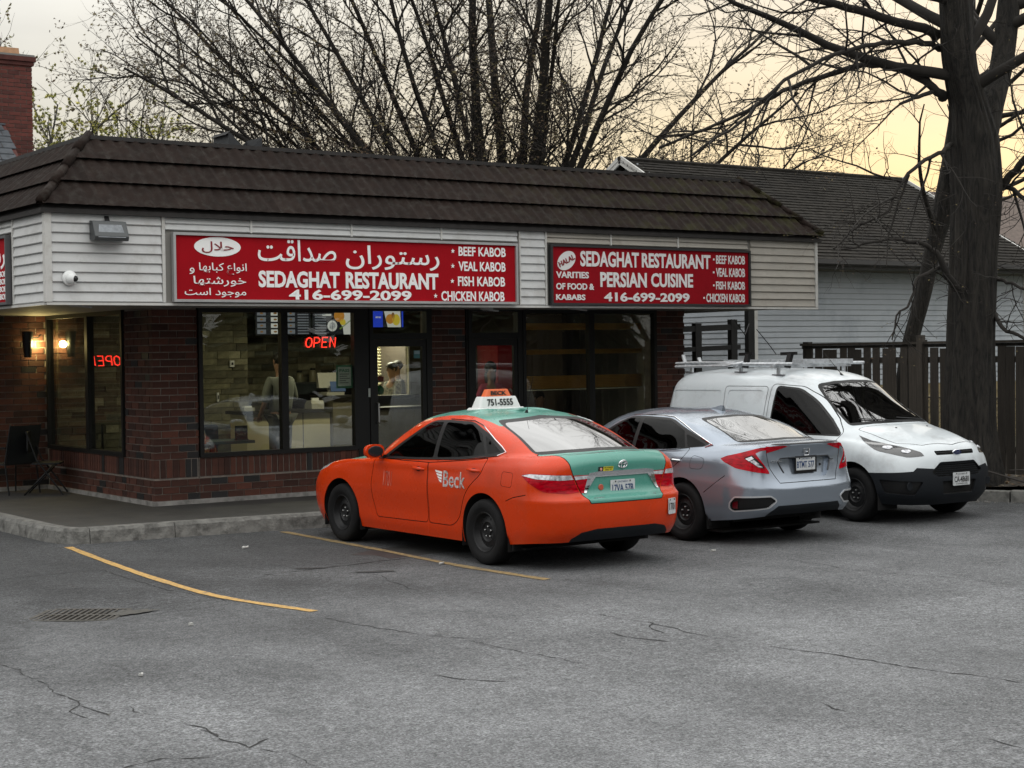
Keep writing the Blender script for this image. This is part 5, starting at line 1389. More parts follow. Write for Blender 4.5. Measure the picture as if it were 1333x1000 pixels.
for x in (-.225, .225):
    b = MB(); b.tube([(x,-.26,0),(x,.10,.50),(x*.95,.24,.90)], .012, 6); b.build('leg', pm, t, smooth=True)
    b = MB(); b.tube([(x*.9,.28,0),(x*.9,-.16,.46)], .012, 6); b.build('leg', pm, t, smooth=True)
b = MB(); b.tube([(-.2,.22,.08),(.2,.22,.08)], .008, 6); b.build('stretcher', pm, t)
# ================================================================== side yard, fence, neighbour house
soil = mat('soil_bank', (.045,.038,.030), .95, var=.5, vscale=3, bump=1.0, bscale=12, dirt=(.075,.068,.05), dscale=2.5)
R4 = random.Random(4)
def yard_h(x, y): return .20 + .05 * sin(x * 1.3) * cos(y * .9) + .03 * sin(x * 5 + y * 3)
def poly_sheet(name, poly, m, hf, step=.35):
    xs_ = [p[0] for p in poly]; ys_ = [p[1] for p in poly]
    bm = bmesh.new(); vs = [bm.verts.new((x, y, 0)) for x, y in poly]; bm.faces.new(vs)
    for ax, lo, hi in ((0, min(xs_), max(xs_)), (1, min(ys_), max(ys_))):
        q = lo + step
        while q < hi:
            co = (q, 0, 0) if ax == 0 else (0, q, 0); no = (1, 0, 0) if ax == 0 else (0, 1, 0)
            bmesh.ops.bisect_plane(bm, geom=bm.verts[:] + bm.edges[:] + bm.faces[:], plane_co=co, plane_no=no); q += step
    for v in bm.verts: v.co.z = hf(v.co.x, v.co.y)
    bm.normal_update()
    if sum(f.normal.z for f in bm.faces) < 0: bmesh.ops.reverse_faces(bm, faces=bm.faces)
    me = bpy.data.meshes.new(name); bm.to_mesh(me); bm.free(); me.materials.append(m); me.polygons.foreach_set('use_smooth', [True]*len(me.polygons)); me.update()
    o = bpy.data.objects.new(name, me); link(o); tag(o, kind='structure'); return o
poly_sheet('soil_bank', [(11.45,-.70),(11.30,-1.8),(11.28,-2.9),(11.75,-4.1),(12.6,-5.7),(14.2,-8.0),(18,-12),(18,1.0),(13.25,1.0),(13.25,-.64)], soil, yard_h, .3)
lawn = mat('winter_lawn', (.050,.058,.026), .95, var=.5, vscale=2.5, bump=1.0, bscale=30, col2=(.10,.095,.055))
b = MB(); b.box(13.25, 60, -30, 60, .05, .19); b.box(-60, 13.25, 9.2, 60, .05, .19); o = b.build('back_lawn', lawn); tag(o, kind='structure')
yk = thing('bed_kerb', 'dark broken concrete kerb edging the soil bank beside the van', 'kerb')
kq = [(11.28,-.66),(11.14,-1.8),(11.12,-2.95),(11.60,-4.15),(12.45,-5.75),(14.1,-8.1)]
for a, c in zip(kq[:-1], kq[1:]):
    a = Vector((*a, 0)); c = Vector((*c, 0)); d = (c - a).normalized()
    n = max(1, int((c - a).length / 1.0))
    for i in range(n):
        p = a.lerp(c, i/n) + d*.006; q = a.lerp(c, (i+1)/n) - d*.006
        b = MB(); b.bar((p.x,p.y,.07+R4.uniform(-.01,.01)), (q.x,q.y,.07+R4.uniform(-.01,.01)), .14, .17); bo = b.build('kerb_section', kerbm, yk); bevel_mesh(bo.data, .012, 2)
# leaf and litter scatter on the bank
lf = MB(); 
for i in range(1500):
    x = R4.uniform(11.2, 13.0); y = R4.uniform(-7.0, -.8)
    if x < 11.35 + max(0, (-2.9 - y)) * .62: continue
    z = yard_h(x, y) + .012; a = R4.uniform(0, 6.28); s = R4.uniform(.015, .045); t = R4.uniform(-.02,.03)
    lf.add([(x+s*cos(a), y+s*sin(a), z+t), (x-s*.6*sin(a), y+s*.6*cos(a), z), (x-s*cos(a), y-s*sin(a), z+t*.4), (x+s*.6*sin(a), y-s*.6*cos(a), z+.01)], [(0,1,2,3)], R4.choice((0,0,0,1)))
o = lf.build('leaf_litter', [mat('dead_leaf', (.10,.065,.035), .9, var=.5, vscale=30), mat('pale_leaf', (.20,.17,.12), .9)], fix=False); tag(o, kind='stuff')
gv = MB()
for i in range(420):
    t = R4.random(); k = min(4, int(t*5)); a = Vector(kq[k]); c = Vector(kq[k+1]); p = a.lerp(c, t*5-k) + Vector((-.14 - abs(R4.gauss(0,.16)), R4.uniform(-.1,.1)))
    s = R4.uniform(.006,.022); gv.ball((p.x, p.y, lot_h(p.x,p.y)+s*.4), (s,s*.8,s*.6), 5, 3)
o = gv.build('loose_gravel', mat('gravel_grey', (.16,.155,.145), .9, var=.4, vscale=20), fix=False); tag(o, kind='stuff')
for lab, x, y, s, rz in (('crumpled white bag at the foot of the kerb by the van', 11.05,-3.75,.11,.3), ('torn white wrapper on top of the soil bank kerb', 11.60,-3.65,.08,1.0), ('white paper lump further along the soil bank kerb', 12.15,-4.55,.09,.2), ('white carton on the soil behind the kerb near the fence', 12.35,-3.95,.12,.8)):
    b = MB(); b.ball((0,0,s*.35), (s, s*.6, s*.4), 9, 6); RR = random.Random(int(x*77)); b.v = [(p[0]*RR.uniform(.7,1.2), p[1]*RR.uniform(.7,1.2), max(.0, p[2]*RR.uniform(.6,1.2))) for p in b.v]
    o = b.build('litter_bag', paper, None, loc=(x, y, (yard_h(x,y) if x > 11.5 else lot_h(x,y)) + .01)); o.rotation_euler.z = rz; tag(o, lab, 'litter')
# sticks
for i, (lab, P) in enumerate((('thin fallen branch leaning over the kerb by the van nose', [(11.7,-4.35,.26),(11.4,-3.9,.42),(11.2,-3.5,.36),(11.0,-3.2,.22)]), ('dark fallen stick lying across the soil bank', [(12.5,-4.9,.30),(12.1,-4.3,.42),(11.9,-3.9,.40)]))):
    b = MB(); b.tube(P, [.016,.013,.010,.006], 6) if len(P) == 4 else b.tube(P, [.015,.012,.007], 6); o = b.build('fallen_branch', mat('stick_bark', (.035,.030,.026), .9)); tag(o, lab, 'branch')
# ---------------- fence
wood_m = [mat('fence_wood_%d' % i, c, .9, var=.35, vscale=3, bump=.6, bscale=40, stretch=(6,6,.5), island=.25) for i, c in enumerate(((.042,.035,.028), (.029,.025,.021), (.052,.044,.036)))]
fn = thing('board_fence', 'weathered dark wooden board fence with gaps behind the van and the big tree', 'fence')
FX = 13.0; y = .95; k = 0; RF = random.Random(9)
while y > -9.0:
    w = RF.choice((.135,.145,.15)); top = 2.08 + RF.uniform(-.015,.015); zb = .26 + RF.uniform(-.02,.03)
    if y > 1.2 and RF.random() < .0: pass
    b = MB(); b.box(-.011,.011,-w/2,w/2,zb,top)
    o = b.build('fence_board', wood_m[RF.randrange(3)], fn, loc=(FX - .045 if k % 2 == 0 else FX - .043, y - w/2, 0)); o.rotation_euler = (RF.uniform(-.012,.012), 0, RF.uniform(-.03,.03)); k += 1
    y -= w + (.022, .038, .055)[RF.randrange(3)]
for i in range(6):
    yy = .98 - i * 2.40
    b = MB(); b.box(FX - .02, FX + .09, yy - .055, yy + .055, .0, 2.20); b.build('fence_post', wood_m[1], fn)
for z in (.55, 1.85):
    for i in range(5):
        y0 = .92 - i*2.40; b = MB(); b.box(FX - .02, FX + .02, y0 - 2.28, y0, z, z + .09); b.build('fence_rail', wood_m[0], fn)
for i in range(5):
    y0 = 1.05 - i*2.66; b = MB(); b.box(FX - .075, FX + .07, y0 - 2.655, y0, 2.135, 2.172); b.build('cap_rail', wood_m[0], fn)
    b = MB(); b.box(FX - .03, FX - .01, y0 - 2.65, y0, 2.085, 2.134); b.build('cap_rail', wood_m[1], fn)
# post at photo's x=1200 stands proud
b = MB(); b.box(FX - .10, FX - .02, -1.53, -1.42, .2, 2.27); b.build('fence_post', wood_m[2], fn)
# ---------------- chain link fence behind the boards
cl = thing('chain_link_fence', 'tarnished chain link fence seen through the gaps of the board fence', 'fence')
wire = MB(); zx = 1.15
for i in range(110):
    y0 = 1.0 - i*.10
    wire.bar((14.9, y0, .3), (14.9, y0 - .9, 1.25), .006); wire.bar((14.9, y0 - .9, .3), (14.9, y0, 1.25), .006)
w_o = wire.build('wire_mesh', mat('tarnished_wire', (.16,.14,.09), .6, .5), cl, fix=False); tag(w_o, kind='stuff')
b = MB(); b.tube([(14.9, 1.0, 1.26), (14.9, -11, 1.26)], .02, 8); b.build('top_tube', MATS['tarnished_wire'], cl)
# ---------------- neighbour house
hs = thing('neighbour_house', 'pale blue grey sided bungalow with dark shingle roof behind the board fence', 'house')
bl = mat('bluegrey_siding', (.38,.41,.44), .6, var=.06, vscale=2, dirt=(.27,.30,.33), dscale=1.2, island=.03)
X0, X1, Y0, Y1, ZW0, ZW1 = 14.73, 22.55, 4.0, 11.0, 1.36, 3.66
e2 = .105
def hb(a, c, z, axis, h=e2):
    b = MB(); pr = [(-.012, z), (-.018, z+.010), (-.004, z+h-.005), (0, z+h), (.01, z+h), (.01, z)]
    if axis == 'f': b.prism([(Y0 + p[0], p[1]) for p in pr], 'x', a, c)
    else: b.prism([(X0 + p[0], p[1]) for p in pr], 'y', a, c)
    return b.build('siding_board', bl, hs)
n_ = int((ZW1 - ZW0) / e2)
for k in range(n_): hb(X0 + .06, X1, ZW0 + k*e2, 'f')
for k in range(n_): hb(Y0 + .06, Y1, ZW0 + k*e2, 'l')
zr, yr = 5.93, 7.5
for k in range(21):      # gable boards
    z = ZW1 + k*e2; t = (z + .05 - ZW1) / (zr - ZW1)
    if t >= 1: break
    hb(Y0 - .3 + (yr - Y0 + .3)*t, Y1 + .3 - (Y1 + .3 - yr)*t, z, 'l')
b = MB(); b.box(X0 - .03, X0 + .06, Y0 - .03, Y0 + .06, ZW0, ZW1); b.box(X1 - .03, X1 + .06, Y0 - .03, Y0 + .06, ZW0, ZW1); b.build('corner_board', trimm, hs)
b = MB(); b.box(X0 + .012, X1, Y0 + .012, Y1, 0, ZW1); b.add([(X0+.012,Y0,ZW1),(X0+.012,Y1,ZW1),(X0+.012,yr,zr)], [(0,1,2)]); b.add([(X1,Y0,ZW1),(X1,Y1,ZW1),(X1,yr,zr)], [(0,1,2)]); b.build('wall_core', MATS['backing_grey'], hs, fix=False)
tanb = mat('tan_block', (.30,.24,.13), .9, var=.25, vscale=5, bump=.5, bscale=30, island=.2)
fw_o = MB(); 
RH = random.Random(3)
for r_ in range(7):
    x = X0 - (.2 if r_ % 2 else 0)
    while x < X1:
        a, c = max(x, X0), min(x + .385, X1)
        if c - a > .05: fw_o.box(a, c, Y0 - .02 + RH.uniform(-.004,.004), Y0 + .01, .0 + r_*.195, .185 + r_*.195)
        x += .40
o = fw_o.build('foundation_blocks', tanb, hs); tag(o, kind='stuff')
b = MB(); b.box(X0 - .3, X1 + .3, Y0 - .52, Y0 - .02, 3.60, 3.63); b.build('soffit', mat('soffit_grey', (.12,.12,.12), .8), hs)
b = MB(); b.box(X0 - .3, X1 + .3, Y0 - .56, Y0 - .53, 3.60, 3.76); b.build('fascia_board', mat('fascia_dark', (.035,.033,.032), .7), hs)
b = MB(); b.prism([(Y0-.56,3.76),(Y0-.66,3.75),(Y0-.67,3.67),(Y0-.58,3.64)], 'x', X0 - .3, X1 + .3); b.build('gutter', MATS['fascia_dark'], hs)
for xg in (X0 - .30, X1 + .20):
    for (ya, za, yb, zb) in ((Y0-.55, 3.70, yr, zr+.03), (Y1+.55, 3.70, yr, zr+.03)):
        b = MB(); b.bar((xg, ya, za-.02), (xg, yb, zb-.02), .04, .16); b.build('rake_board', trimm, hs)
shg = mat('shingle_dark', (.030,.0275,.024), .95, spec=.1, var=.45, vscale=9, bump=.7, bscale=45, dirt=(.018,.017,.016), dscale=1.0)
rm_ = MB(); SL = sqrt((yr - Y0 + .6)**2 + (zr - 3.74)**2); NR = 31; uy, uz = (yr - Y0 + .6)/SL, (zr - 3.74)/SL
for k in range(NR):
    d0 = k*SL/NR; d1 = d0 + SL/NR + .03
    y0_, z0_ = Y0 - .6 + uy*d0, 3.74 + uz*d0; y1_, z1_ = Y0 - .6 + uy*d1, 3.74 + uz*d1
    x = X0 - .33 - RH.uniform(0, .3)
    while x < X1 + .32:
        w = .30; a, c = max(x, X0 - .33), min(x + w - .006, X1 + .32); x += w
        if c - a < .03: continue
        h = .022 + RH.uniform(0, .008)
        rm_.add([(a,y0_-uz*h+.0,z0_+uy*h),(c,y0_-uz*h,z0_+uy*h),(c,y1_,z1_+.004),(a,y1_,z1_+.004),(a,y0_,z0_-.004),(c,y0_,z0_-.004)], [(0,1,2,3),(4,5,1,0)])
o = rm_.build('shingle_courses', shg, hs, fix=False); tag(o, kind='stuff')
b = MB(); b.add([(X0-.33,Y0-.6,3.73),(X1+.32,Y0-.6,3.73),(X1+.32,yr,zr-.01),(X0-.33,yr,zr-.01)],[(0,1,2,3)]); b.add([(X0-.33,yr,zr),(X1+.32,yr,zr),(X1+.32,Y1+.6,3.73),(X0-.33,Y1+.6,3.73)],[(0,1,2,3)]); b.build('roof_deck', shg, hs, fix=False)
b = MB(); b.tube([(X0-.33,yr,zr+.03),(X1+.32,yr,zr+.03)], .05, 6); b.build('ridge_cap', shg, hs)
dp = thing('downspout_post', 'black post rising past the house corner beneath the sign', 'post', (13.85, 3.2, .18)); b = MB(); b.box(-.075,.075,-.05,.05,0,2.9); b.build('shaft', VM['trim'], dp); b = MB(); b.box(-.10,.10,-.07,.07,0,.04); b.build('base', VM['trim'], dp)
rl = thing('deck_railing', 'black wooden deck railing in the gap between the restaurant and the house', 'railing')
for x, z1 in ((12.42, 2.55), (13.25, 2.62)):
    b = MB(); b.box(x-.07, x+.07, 2.95, 3.05, .18, z1); b.build('post', VM['trim'], rl)
for z, h in ((2.45,.10),(2.10,.08),(1.5,.08)):
    b = MB(); b.bar((12.0, 2.98, z), (13.4, 2.98, z + .04), .05, h); b.build('rail', VM['trim'], rl)
cb = thing('hanging_cable', 'thin black cable drooping from the deck railing to the house corner', 'cable'); b = MB(); b.tube([(13.2,2.9,2.62),(13.4,2.9,2.40),(13.5,2.95,2.35),(13.78,3.14,2.55)], .008, 5); b.tube([(13.92,3.1,2.45),(14.1,3.0,2.2),(14.3,3.0,2.0)], .008, 5); tag(b.build('strand', VM['trim'], cb), kind='stuff')
# ---------------- house with the brick chimney, far left
ch = thing('chimney_house', 'slate roofed brick house whose tall red chimney stands over the restaurant roof', 'house')
cb1, cb2 = mat('chimney_brick_a', (.125,.034,.026), .9, var=.25, vscale=9, island=0), mat('chimney_brick_b', (.085,.026,.021), .9, var=.25, vscale=9)
XC0, XC1, YC = 2.65, 4.02, 12.0
cm = MB(); RC = random.Random(2)
z = 4.8; row = 0
while z < 7.55:
    for face in (0, 1):
        L_ = (XC1 - XC0) if face == 0 else 1.1; x = -(.115 if row % 2 else 0)
        while x < L_:
            a, c = max(x, 0) , min(x + .218, L_); x += .23
            if c - a < .03: continue
            j = RC.uniform(-.004,.004)
            if face == 0: cm.box(XC0 + a, XC0 + c, YC + j, YC + .09, z, z + .064, RC.choice((0,0,1)))
            elif row: cm.box(XC1 - .08, XC1 + j, YC + a + .1, YC + c + .1, z, z + .064, RC.choice((0,0,1)))
    z += .076; row += 1
o = cm.build('chimney_bricks', [cb1, cb2], ch, fix=False); tag(o, kind='stuff')
b = MB(); b.box(XC0 + .01, XC1 - .012, YC + .012, YC + 1.2, 3, 7.56); b.build('chimney_core', mortar, ch)
b = MB(); b.box(XC0 - .03, XC1 + .03, YC - .03, YC + 1.25, 7.56, 7.63); b.box(XC0 - .06, XC1 + .06, YC - .06, YC + 1.28, 7.635, 7.72); b.build('chimney_corbel', cb2, ch)
b = MB(); b.box(XC0 - .04, XC1 + .04, YC - .04, YC + 1.26, 7.725, 7.76); b.build('chimney_cap', mat('cap_grey', (.20,.20,.19), .9), ch)
b = MB(); b.prism([(YC + .25, 7.76), (YC + .75, 7.76), (YC + .70, 7.93), (YC + .30, 7.93)], 'x', 3.52, 3.88); b.build('chimney_pot', mat('pot_orange', (.36,.20,.11), .85, var=.2), ch)
slate = mat('slate_blue', (.060,.068,.078), .8, var=.35, vscale=6, bump=.5, bscale=25)
sm = MB()
for k in range(18):
    y0_, z0_ = 9.6 + k*.14, 4.3 + k*.125
    x = -8 - RH.uniform(0,.3)
    while x < 3.45 - k*.004:
        sm.add([(x,y0_,z0_+.02),(min(x+.29,3.5),y0_,z0_+.02),(min(x+.29,3.5),y0_+.17,z0_+.145),(x,y0_+.17,z0_+.145),(x,y0_,z0_),(min(x+.29,3.5),y0_,z0_)],[(0,1,2,3),(4,5,1,0)]); x += .30
o = sm.build('slate_courses', slate, ch, fix=False); tag(o, kind='stuff')
b = MB(); b.box(-8, 3.3, 12.2, 20, 0, 4.6); b.add([(-8,9.6,4.28),(3.5,9.6,4.28),(3.5,12.15,6.55),(-8,12.15,6.55)],[(0,1,2,3)]); b.build('house_wall', cb2, ch, fix=False)
# second house at the far right
h2 = thing('far_house', 'brown roofed house further off, just showing beyond the big trunk', 'house')
b = MB(); b.box(29.5, 42, 11.5, 20, 0, 4.3); b.build('wall', bl, h2)
b = MB(); b.add([(28.9,10.9,4.2),(42.5,10.9,4.2),(40,15.7,6.9),(30.2,15.7,6.9),(28.9,20.5,4.2),(42.5,20.5,4.2)],[(0,1,2,3),(3,2,5,4),(0,3,4),(1,5,2)]); b.build('roof', mat('roof_brownish', (.10,.075,.062), .9, var=.3, vscale=8, bump=.4), h2, fix=False)
b = MB(); b.box(33, 34.4, 11.44, 11.5, 1.8, 3.2); wf = b.build('window', trimm, h2); b = MB(); b.box(33.08, 34.32, 11.42, 11.44, 1.88, 3.12); b.build('pane', VM['glass'], wf)
# ================================================================== trees
class TreeB:
    """collects limbs, branches, twigs and buds; fast ring tubes"""
    def __init__(s, seed): s.R = random.Random(seed); s.lv = {}; s.buds = []
    def tube(s, lv, P, r, n):
        V, F = s.lv.setdefault(lv, ([], []))
        prev = None; k0 = len(V)
        m = len(P)
        for i, p in enumerate(P):
            d = (P[min(i+1, m-1)] - P[max(i-1, 0)])
            if d.length < 1e-6: d = Vector((0,0,1))
            d.normalize()
            a = d.orthogonal() if prev is None else (prev - d * prev.dot(d))
            if a.length < 1e-4: a = d.orthogonal()
            a.normalize(); prev = a; b_ = d.cross(a)
            for k in range(n):
                t = 2*pi*k/n; V.append(tuple(p + (a*cos(t) + b_*sin(t)) * r[i]))
        for i in range(m-1):
            for k in range(n): F.append((k0+i*n+k, k0+i*n+(k+1) % n, k0+(i+1)*n+(k+1) % n, k0+(i+1)*n+k))
    def path(s, p, d, L_, n, wob, up_, sag=0.0):
        P = [p.copy()]; d = d.normalized(); R = s.R; st = L_/n
        for i in range(n):
            d = d + Vector((R.gauss(0,wob), R.gauss(0,wob), R.gauss(0,wob))) + Vector((0,0,up_ - sag*(i/n)))
            d.normalize(); p = p + d*st; P.append(p.copy())
        return P
    def build(s, parent, mats, names, buds=None, budname='buds'):
        for lv, (V, F) in sorted(s.lv.items()):
            me = bpy.data.meshes.new(names[lv]); me.from_pydata(V, [], F); me.materials.append(mats[lv])
            me.polygons.foreach_set('use_smooth', [True]*len(F)); me.update()
            o = bpy.data.objects.new(names[lv], me); link(o, parent)
            if names[lv] not in ('trunk', 'limb'): tag(o, kind='stuff')
        if buds and s.buds:
            V = []; F = []; mi = []
            for p, q, r_ in s.buds:
                k = len(V); R = s.R
                a = Vector((R.gauss(0,1), R.gauss(0,1), R.gauss(0,1))).normalized(); c = a.orthogonal().normalized()
                V += [tuple(p + a*r_), tuple(p + c*r_*.5), tuple(p - a*r_), tuple(p - c*r_*.5)]; F.append((k,k+1,k+2,k+3)); mi.append(q)
            me = bpy.data.meshes.new(budname); me.from_pydata(V, [], F)
            for m in buds: me.materials.append(m)
            me.polygons.foreach_set('material_index', mi); me.update(); o = bpy.data.objects.new(budname, me); link(o, parent); tag(o, kind='stuff')
def perp(d, R, ang, az=None):
    d = d.normalized(); a = d.orthogonal().normalized(); b_ = d.cross(a); t = R.uniform(0, 2*pi) if az is None else az
    return (d*cos(ang) + (a*cos(t) + b_*sin(t))*sin(ang)).normalized()
def at_path(P, t):
    f = t*(len(P)-1); i = min(int(f), len(P)-2); return P[i].lerp(P[i+1], f-i), (P[i+1]-P[i]).normalized()
def ramify(T, P, r0, r1, spec, lv, up_=.02):
    """spec: list of (count per metre, length, r, n_seg, ang, wobble, sides, level key)"""
    if not spec: return
    R = T.R; dens, ln, rad, ns, ang, wob, sides, key, t0 = spec[0][:9]
    L_ = sum((P[i+1]-P[i]).length for i in range(len(P)-1)); n = max(1, int(dens*L_ + R.random()))
    for i in range(n):
        t = t0 + (1-t0) * ((i + R.random())/n) if n > 1 else R.uniform(t0, 1)
        t = min(t, .995); p, d = at_path(P, t)
        q = perp(d, R, radians(ang) * R.uniform(.65, 1.3)); l_ = ln * R.uniform(.55, 1.25) * (1.15 - .55*t)
        r_ = min(rad * R.uniform(.8, 1.2), (r0 + (r1-r0)*t) * .75)
        C = T.path(p, q, l_, ns, wob, up_)
        T.tube(key, C, [r_ * (1 - .72*j/ns) for j in range(ns+1)], sides)
        if len(spec) == 1:
            if T.budp and R.random() < T.budp:
                for j in range(1, ns+1):
                    for _ in range(T.budn): T.buds.append((C[j] + Vector((R.gauss(0,.012), R.gauss(0,.012), R.gauss(0,.012))), R.randrange(T.budk), T.buds_r * R.uniform(.6, 1.4)))
        else: ramify(T, C, r_, r_*.3, spec[1:], lv+1, up_)
bark_d = mat('bark_dark', (.020,.017,.014), .95, var=.35, vscale=4, bump=.8, bscale=14, stretch=(1,1,.3))
bark_t = mat('bark_twig', (.022,.018,.015), .9)
budm = [mat('bud_brown', (.085,.055,.030), .9), mat('bud_olive', (.13,.105,.045), .9), mat('bud_dark', (.045,.030,.022), .9)]
def look(px): pass
# ---- the many-stemmed maple behind the buildings
t1 = thing('maple_tree', 'huge many stemmed budding tree fanning up behind the restaurant roof', 'tree')
T = TreeB(21); T.budp, T.budn, T.budk, T.buds_r = .75, 2, 3, .036
B0 = Vector((15.55, 13.1, 0.1)); side = Vector((cos(YAW), -sin(YAW), 0)); dep = Vector((sin(YAW), cos(YAW), 0))
P = [B0, B0 + Vector((0,0,1.2)), B0 + Vector((.05,0,2.6))]; T.tube(0, P, [.95,.78,.72], 18)
R = T.R
stems = []
angs = [-74,-69,-65,-61,-57,-53,-49,-45,-41,-37,-33,-29,-22,-17,-12,-7,-2,3,8,14,20,27,35,44,55,64,72]
for i, a in enumerate(angs):
    th = radians(a + R.uniform(-2,2)); az = R.uniform(-.55,.55)
    d = (side*sin(th)*cos(az*.6) + dep*sin(az)*.5 + Vector((0,0,1))*cos(th)).normalized()
    p0 = B0 + Vector((0,0, 2.2 + R.uniform(-.5,.5) - abs(a)*.004)) + side*(a/66*.75) + dep*R.uniform(-.35,.35)
    # start steep, bend outwards
    d0 = (d + Vector((0,0,1.1))).normalized(); Lm = min(R.uniform(10.5, 13.5) * (1 if abs(a) > 10 else 1.1), (9.2 if a < 0 else 7.0) / max(.3, abs(sin(th))))
    n = 12; PP = [p0]; dd = d0.copy()
    for j in range(n):
        dd = (dd*.80 + d*.20 + Vector((R.gauss(0,.045), R.gauss(0,.045), R.gauss(0,.03)))).normalized(); PP.append(PP[-1] + dd*Lm/n)
    r_ = R.uniform(.085,.145) if abs(a) > 8 else R.uniform(.15,.21)
    T2_ = TreeB(100+i); T2_.tube(0, PP, [r_*(1-.80*(j/n)**.8) for j in range(n+1)], 9)
    me = bpy.data.meshes.new('limb'); me.from_pydata(T2_.lv[0][0], [], T2_.lv[0][1]); me.materials.append(bark_d); me.polygons.foreach_set('use_smooth', [True]*len(me.polygons)); link(bpy.data.objects.new('limb', me), t1)
    ramify(T, PP, r_, r_*.2, [(1.3, 3.6, .030, 7, 42, .13, 5, 1, .14), (2.9, 1.6, .015, 5, 42, .14, 3, 2, .10), (5.2, .60, .0100, 3, 46, .20, 3, 3, .05)], 1, .035)
T.build(t1, {0: bark_d, 1: bark_d, 2: bark_t, 3: bark_t}, {0: 'trunk', 1: 'branches', 2: 'small_branches', 3: 'twigs'}, budm)
# ---- big tree by the fence
t2 = thing('street_tree', 'big dark rough barked bare tree between the van and the board fence', 'tree')
LIMB = {
'A': [(11.61,-2.99,6.36),(11.46,-3.00,6.42),(10.74,-2.98,6.50),(9.91,-2.89,6.62),(9.09,-2.67,6.75),(8.31,-2.48,6.71)],
'B': [(11.72,-2.95,6.21),(11.45,-3.00,6.25),(10.77,-3.01,6.21),(10.10,-3.03,6.11),(9.33,-2.98,5.86),(8.50,-2.89,5.39),(8.04,-2.83,4.99),(7.44,-2.53,4.57)],
'C': [(11.73,-2.97,5.54),(11.46,-3.02,5.66),(11.26,-2.51,6.00),(11.08,-2.13,6.07),(10.81,-1.70,5.98),(10.52,-1.25,5.84),(10.23,-0.81,5.61),(9.93,-0.35,5.39),(9.39,0.39,5.09)],
'D': [(11.71,-2.95,5.61),(11.44,-3.01,5.60),(11.08,-3.00,5.49),(10.77,-3.03,5.39)],
'E': [(11.80,-3.03,4.90),(11.46,-3.17,4.77),(10.97,-3.19,4.56),(10.58,-3.16,4.25),(10.37,-3.15,3.91),(9.99,-3.01,3.73),(9.62,-2.87,3.39)],
'F': [(12.41,-3.35,4.29),(12.36,-3.56,4.43),(12.29,-3.88,4.62),(12.28,-4.35,5.07),(12.37,-4.64,5.65)],
'G': [(12.41,-3.35,4.35),(12.46,-3.51,4.29),(12.45,-3.75,4.12),(12.68,-4.16,3.95)],
'H': [(12.27,-3.40,3.03),(12.16,-3.69,2.96),(12.10,-4.03,2.84),(12.23,-4.36,2.75)],
'I': [(12.24,-3.39,2.52),(12.08,-3.66,2.35),(12.07,-4.02,2.19),(12.17,-4.34,2.13)],
'J': [(11.74,-3.15,2.90),(11.40,-3.28,3.05),(11.23,-3.28,3.31),(11.01,-3.24,3.46),(10.68,-3.13,3.54),(10.26,-2.96,3.50),(9.85,-2.79,3.39)],
'K': [(11.55,-3.14,3.21),(11.16,-3.23,3.13),(10.81,-3.23,2.96),(10.66,-3.26,2.68),(10.44,-3.23,2.52),(10.39,-3.20,2.19)]}
RAD = {'A': (.085,.04), 'B': (.050,.016), 'C': (.070,.020), 'D': (.045,.02), 'E': (.038,.014), 'F': (.07,.035), 'G': (.045,.025), 'H': (.035,.012), 'I': (.04,.016), 'J': (.065,.012), 'K': (.035,.010)}
def rough_bark():
    m = mat('bark_furrowed', (.050,.043,.036), .95)
    n = m.node_tree.nodes; l = m.node_tree.links; b = n['Principled BSDF']
    g = n.new('ShaderNodeNewGeometry'); p = n.new('ShaderNodeMapping'); p.inputs['Scale'].default_value = (1,1,.16); l.new(g.outputs['Position'], p.inputs[0])
    w = n.new('ShaderNodeTexNoise'); w.inputs['Scale'].default_value = 16; w.inputs['Detail'].default_value = 7; w.inputs['Roughness'].default_value = .65; w.inputs['Distortion'].default_value = 1.2; l.new(p.outputs[0], w.inputs['Vector'])
    r = n.new('ShaderNodeValToRGB'); r.color_ramp.elements[0].position = .36; r.color_ramp.elements[0].color = (.004,.0035,.003,1); r.color_ramp.elements[1].position = .62; r.color_ramp.elements[1].color = (.030,.026,.021,1); l.new(w.outputs[0], r.inputs[0]); l.new(r.outputs[0], b.inputs['Base Color'])
    bp_ = n.new('ShaderNodeBump'); bp_.inputs['Strength'].default_value = 1; bp_.inputs['Distance'].default_value = .05; l.new(w.outputs[0], bp_.inputs['Height']); l.new(bp_.outputs[0], b.inputs['Normal'])
    return m
rb2 = rough_bark()
T = TreeB(33); T.budp, T.budn, T.budk, T.buds_r = .35, 1, 3, .013
R = T.R
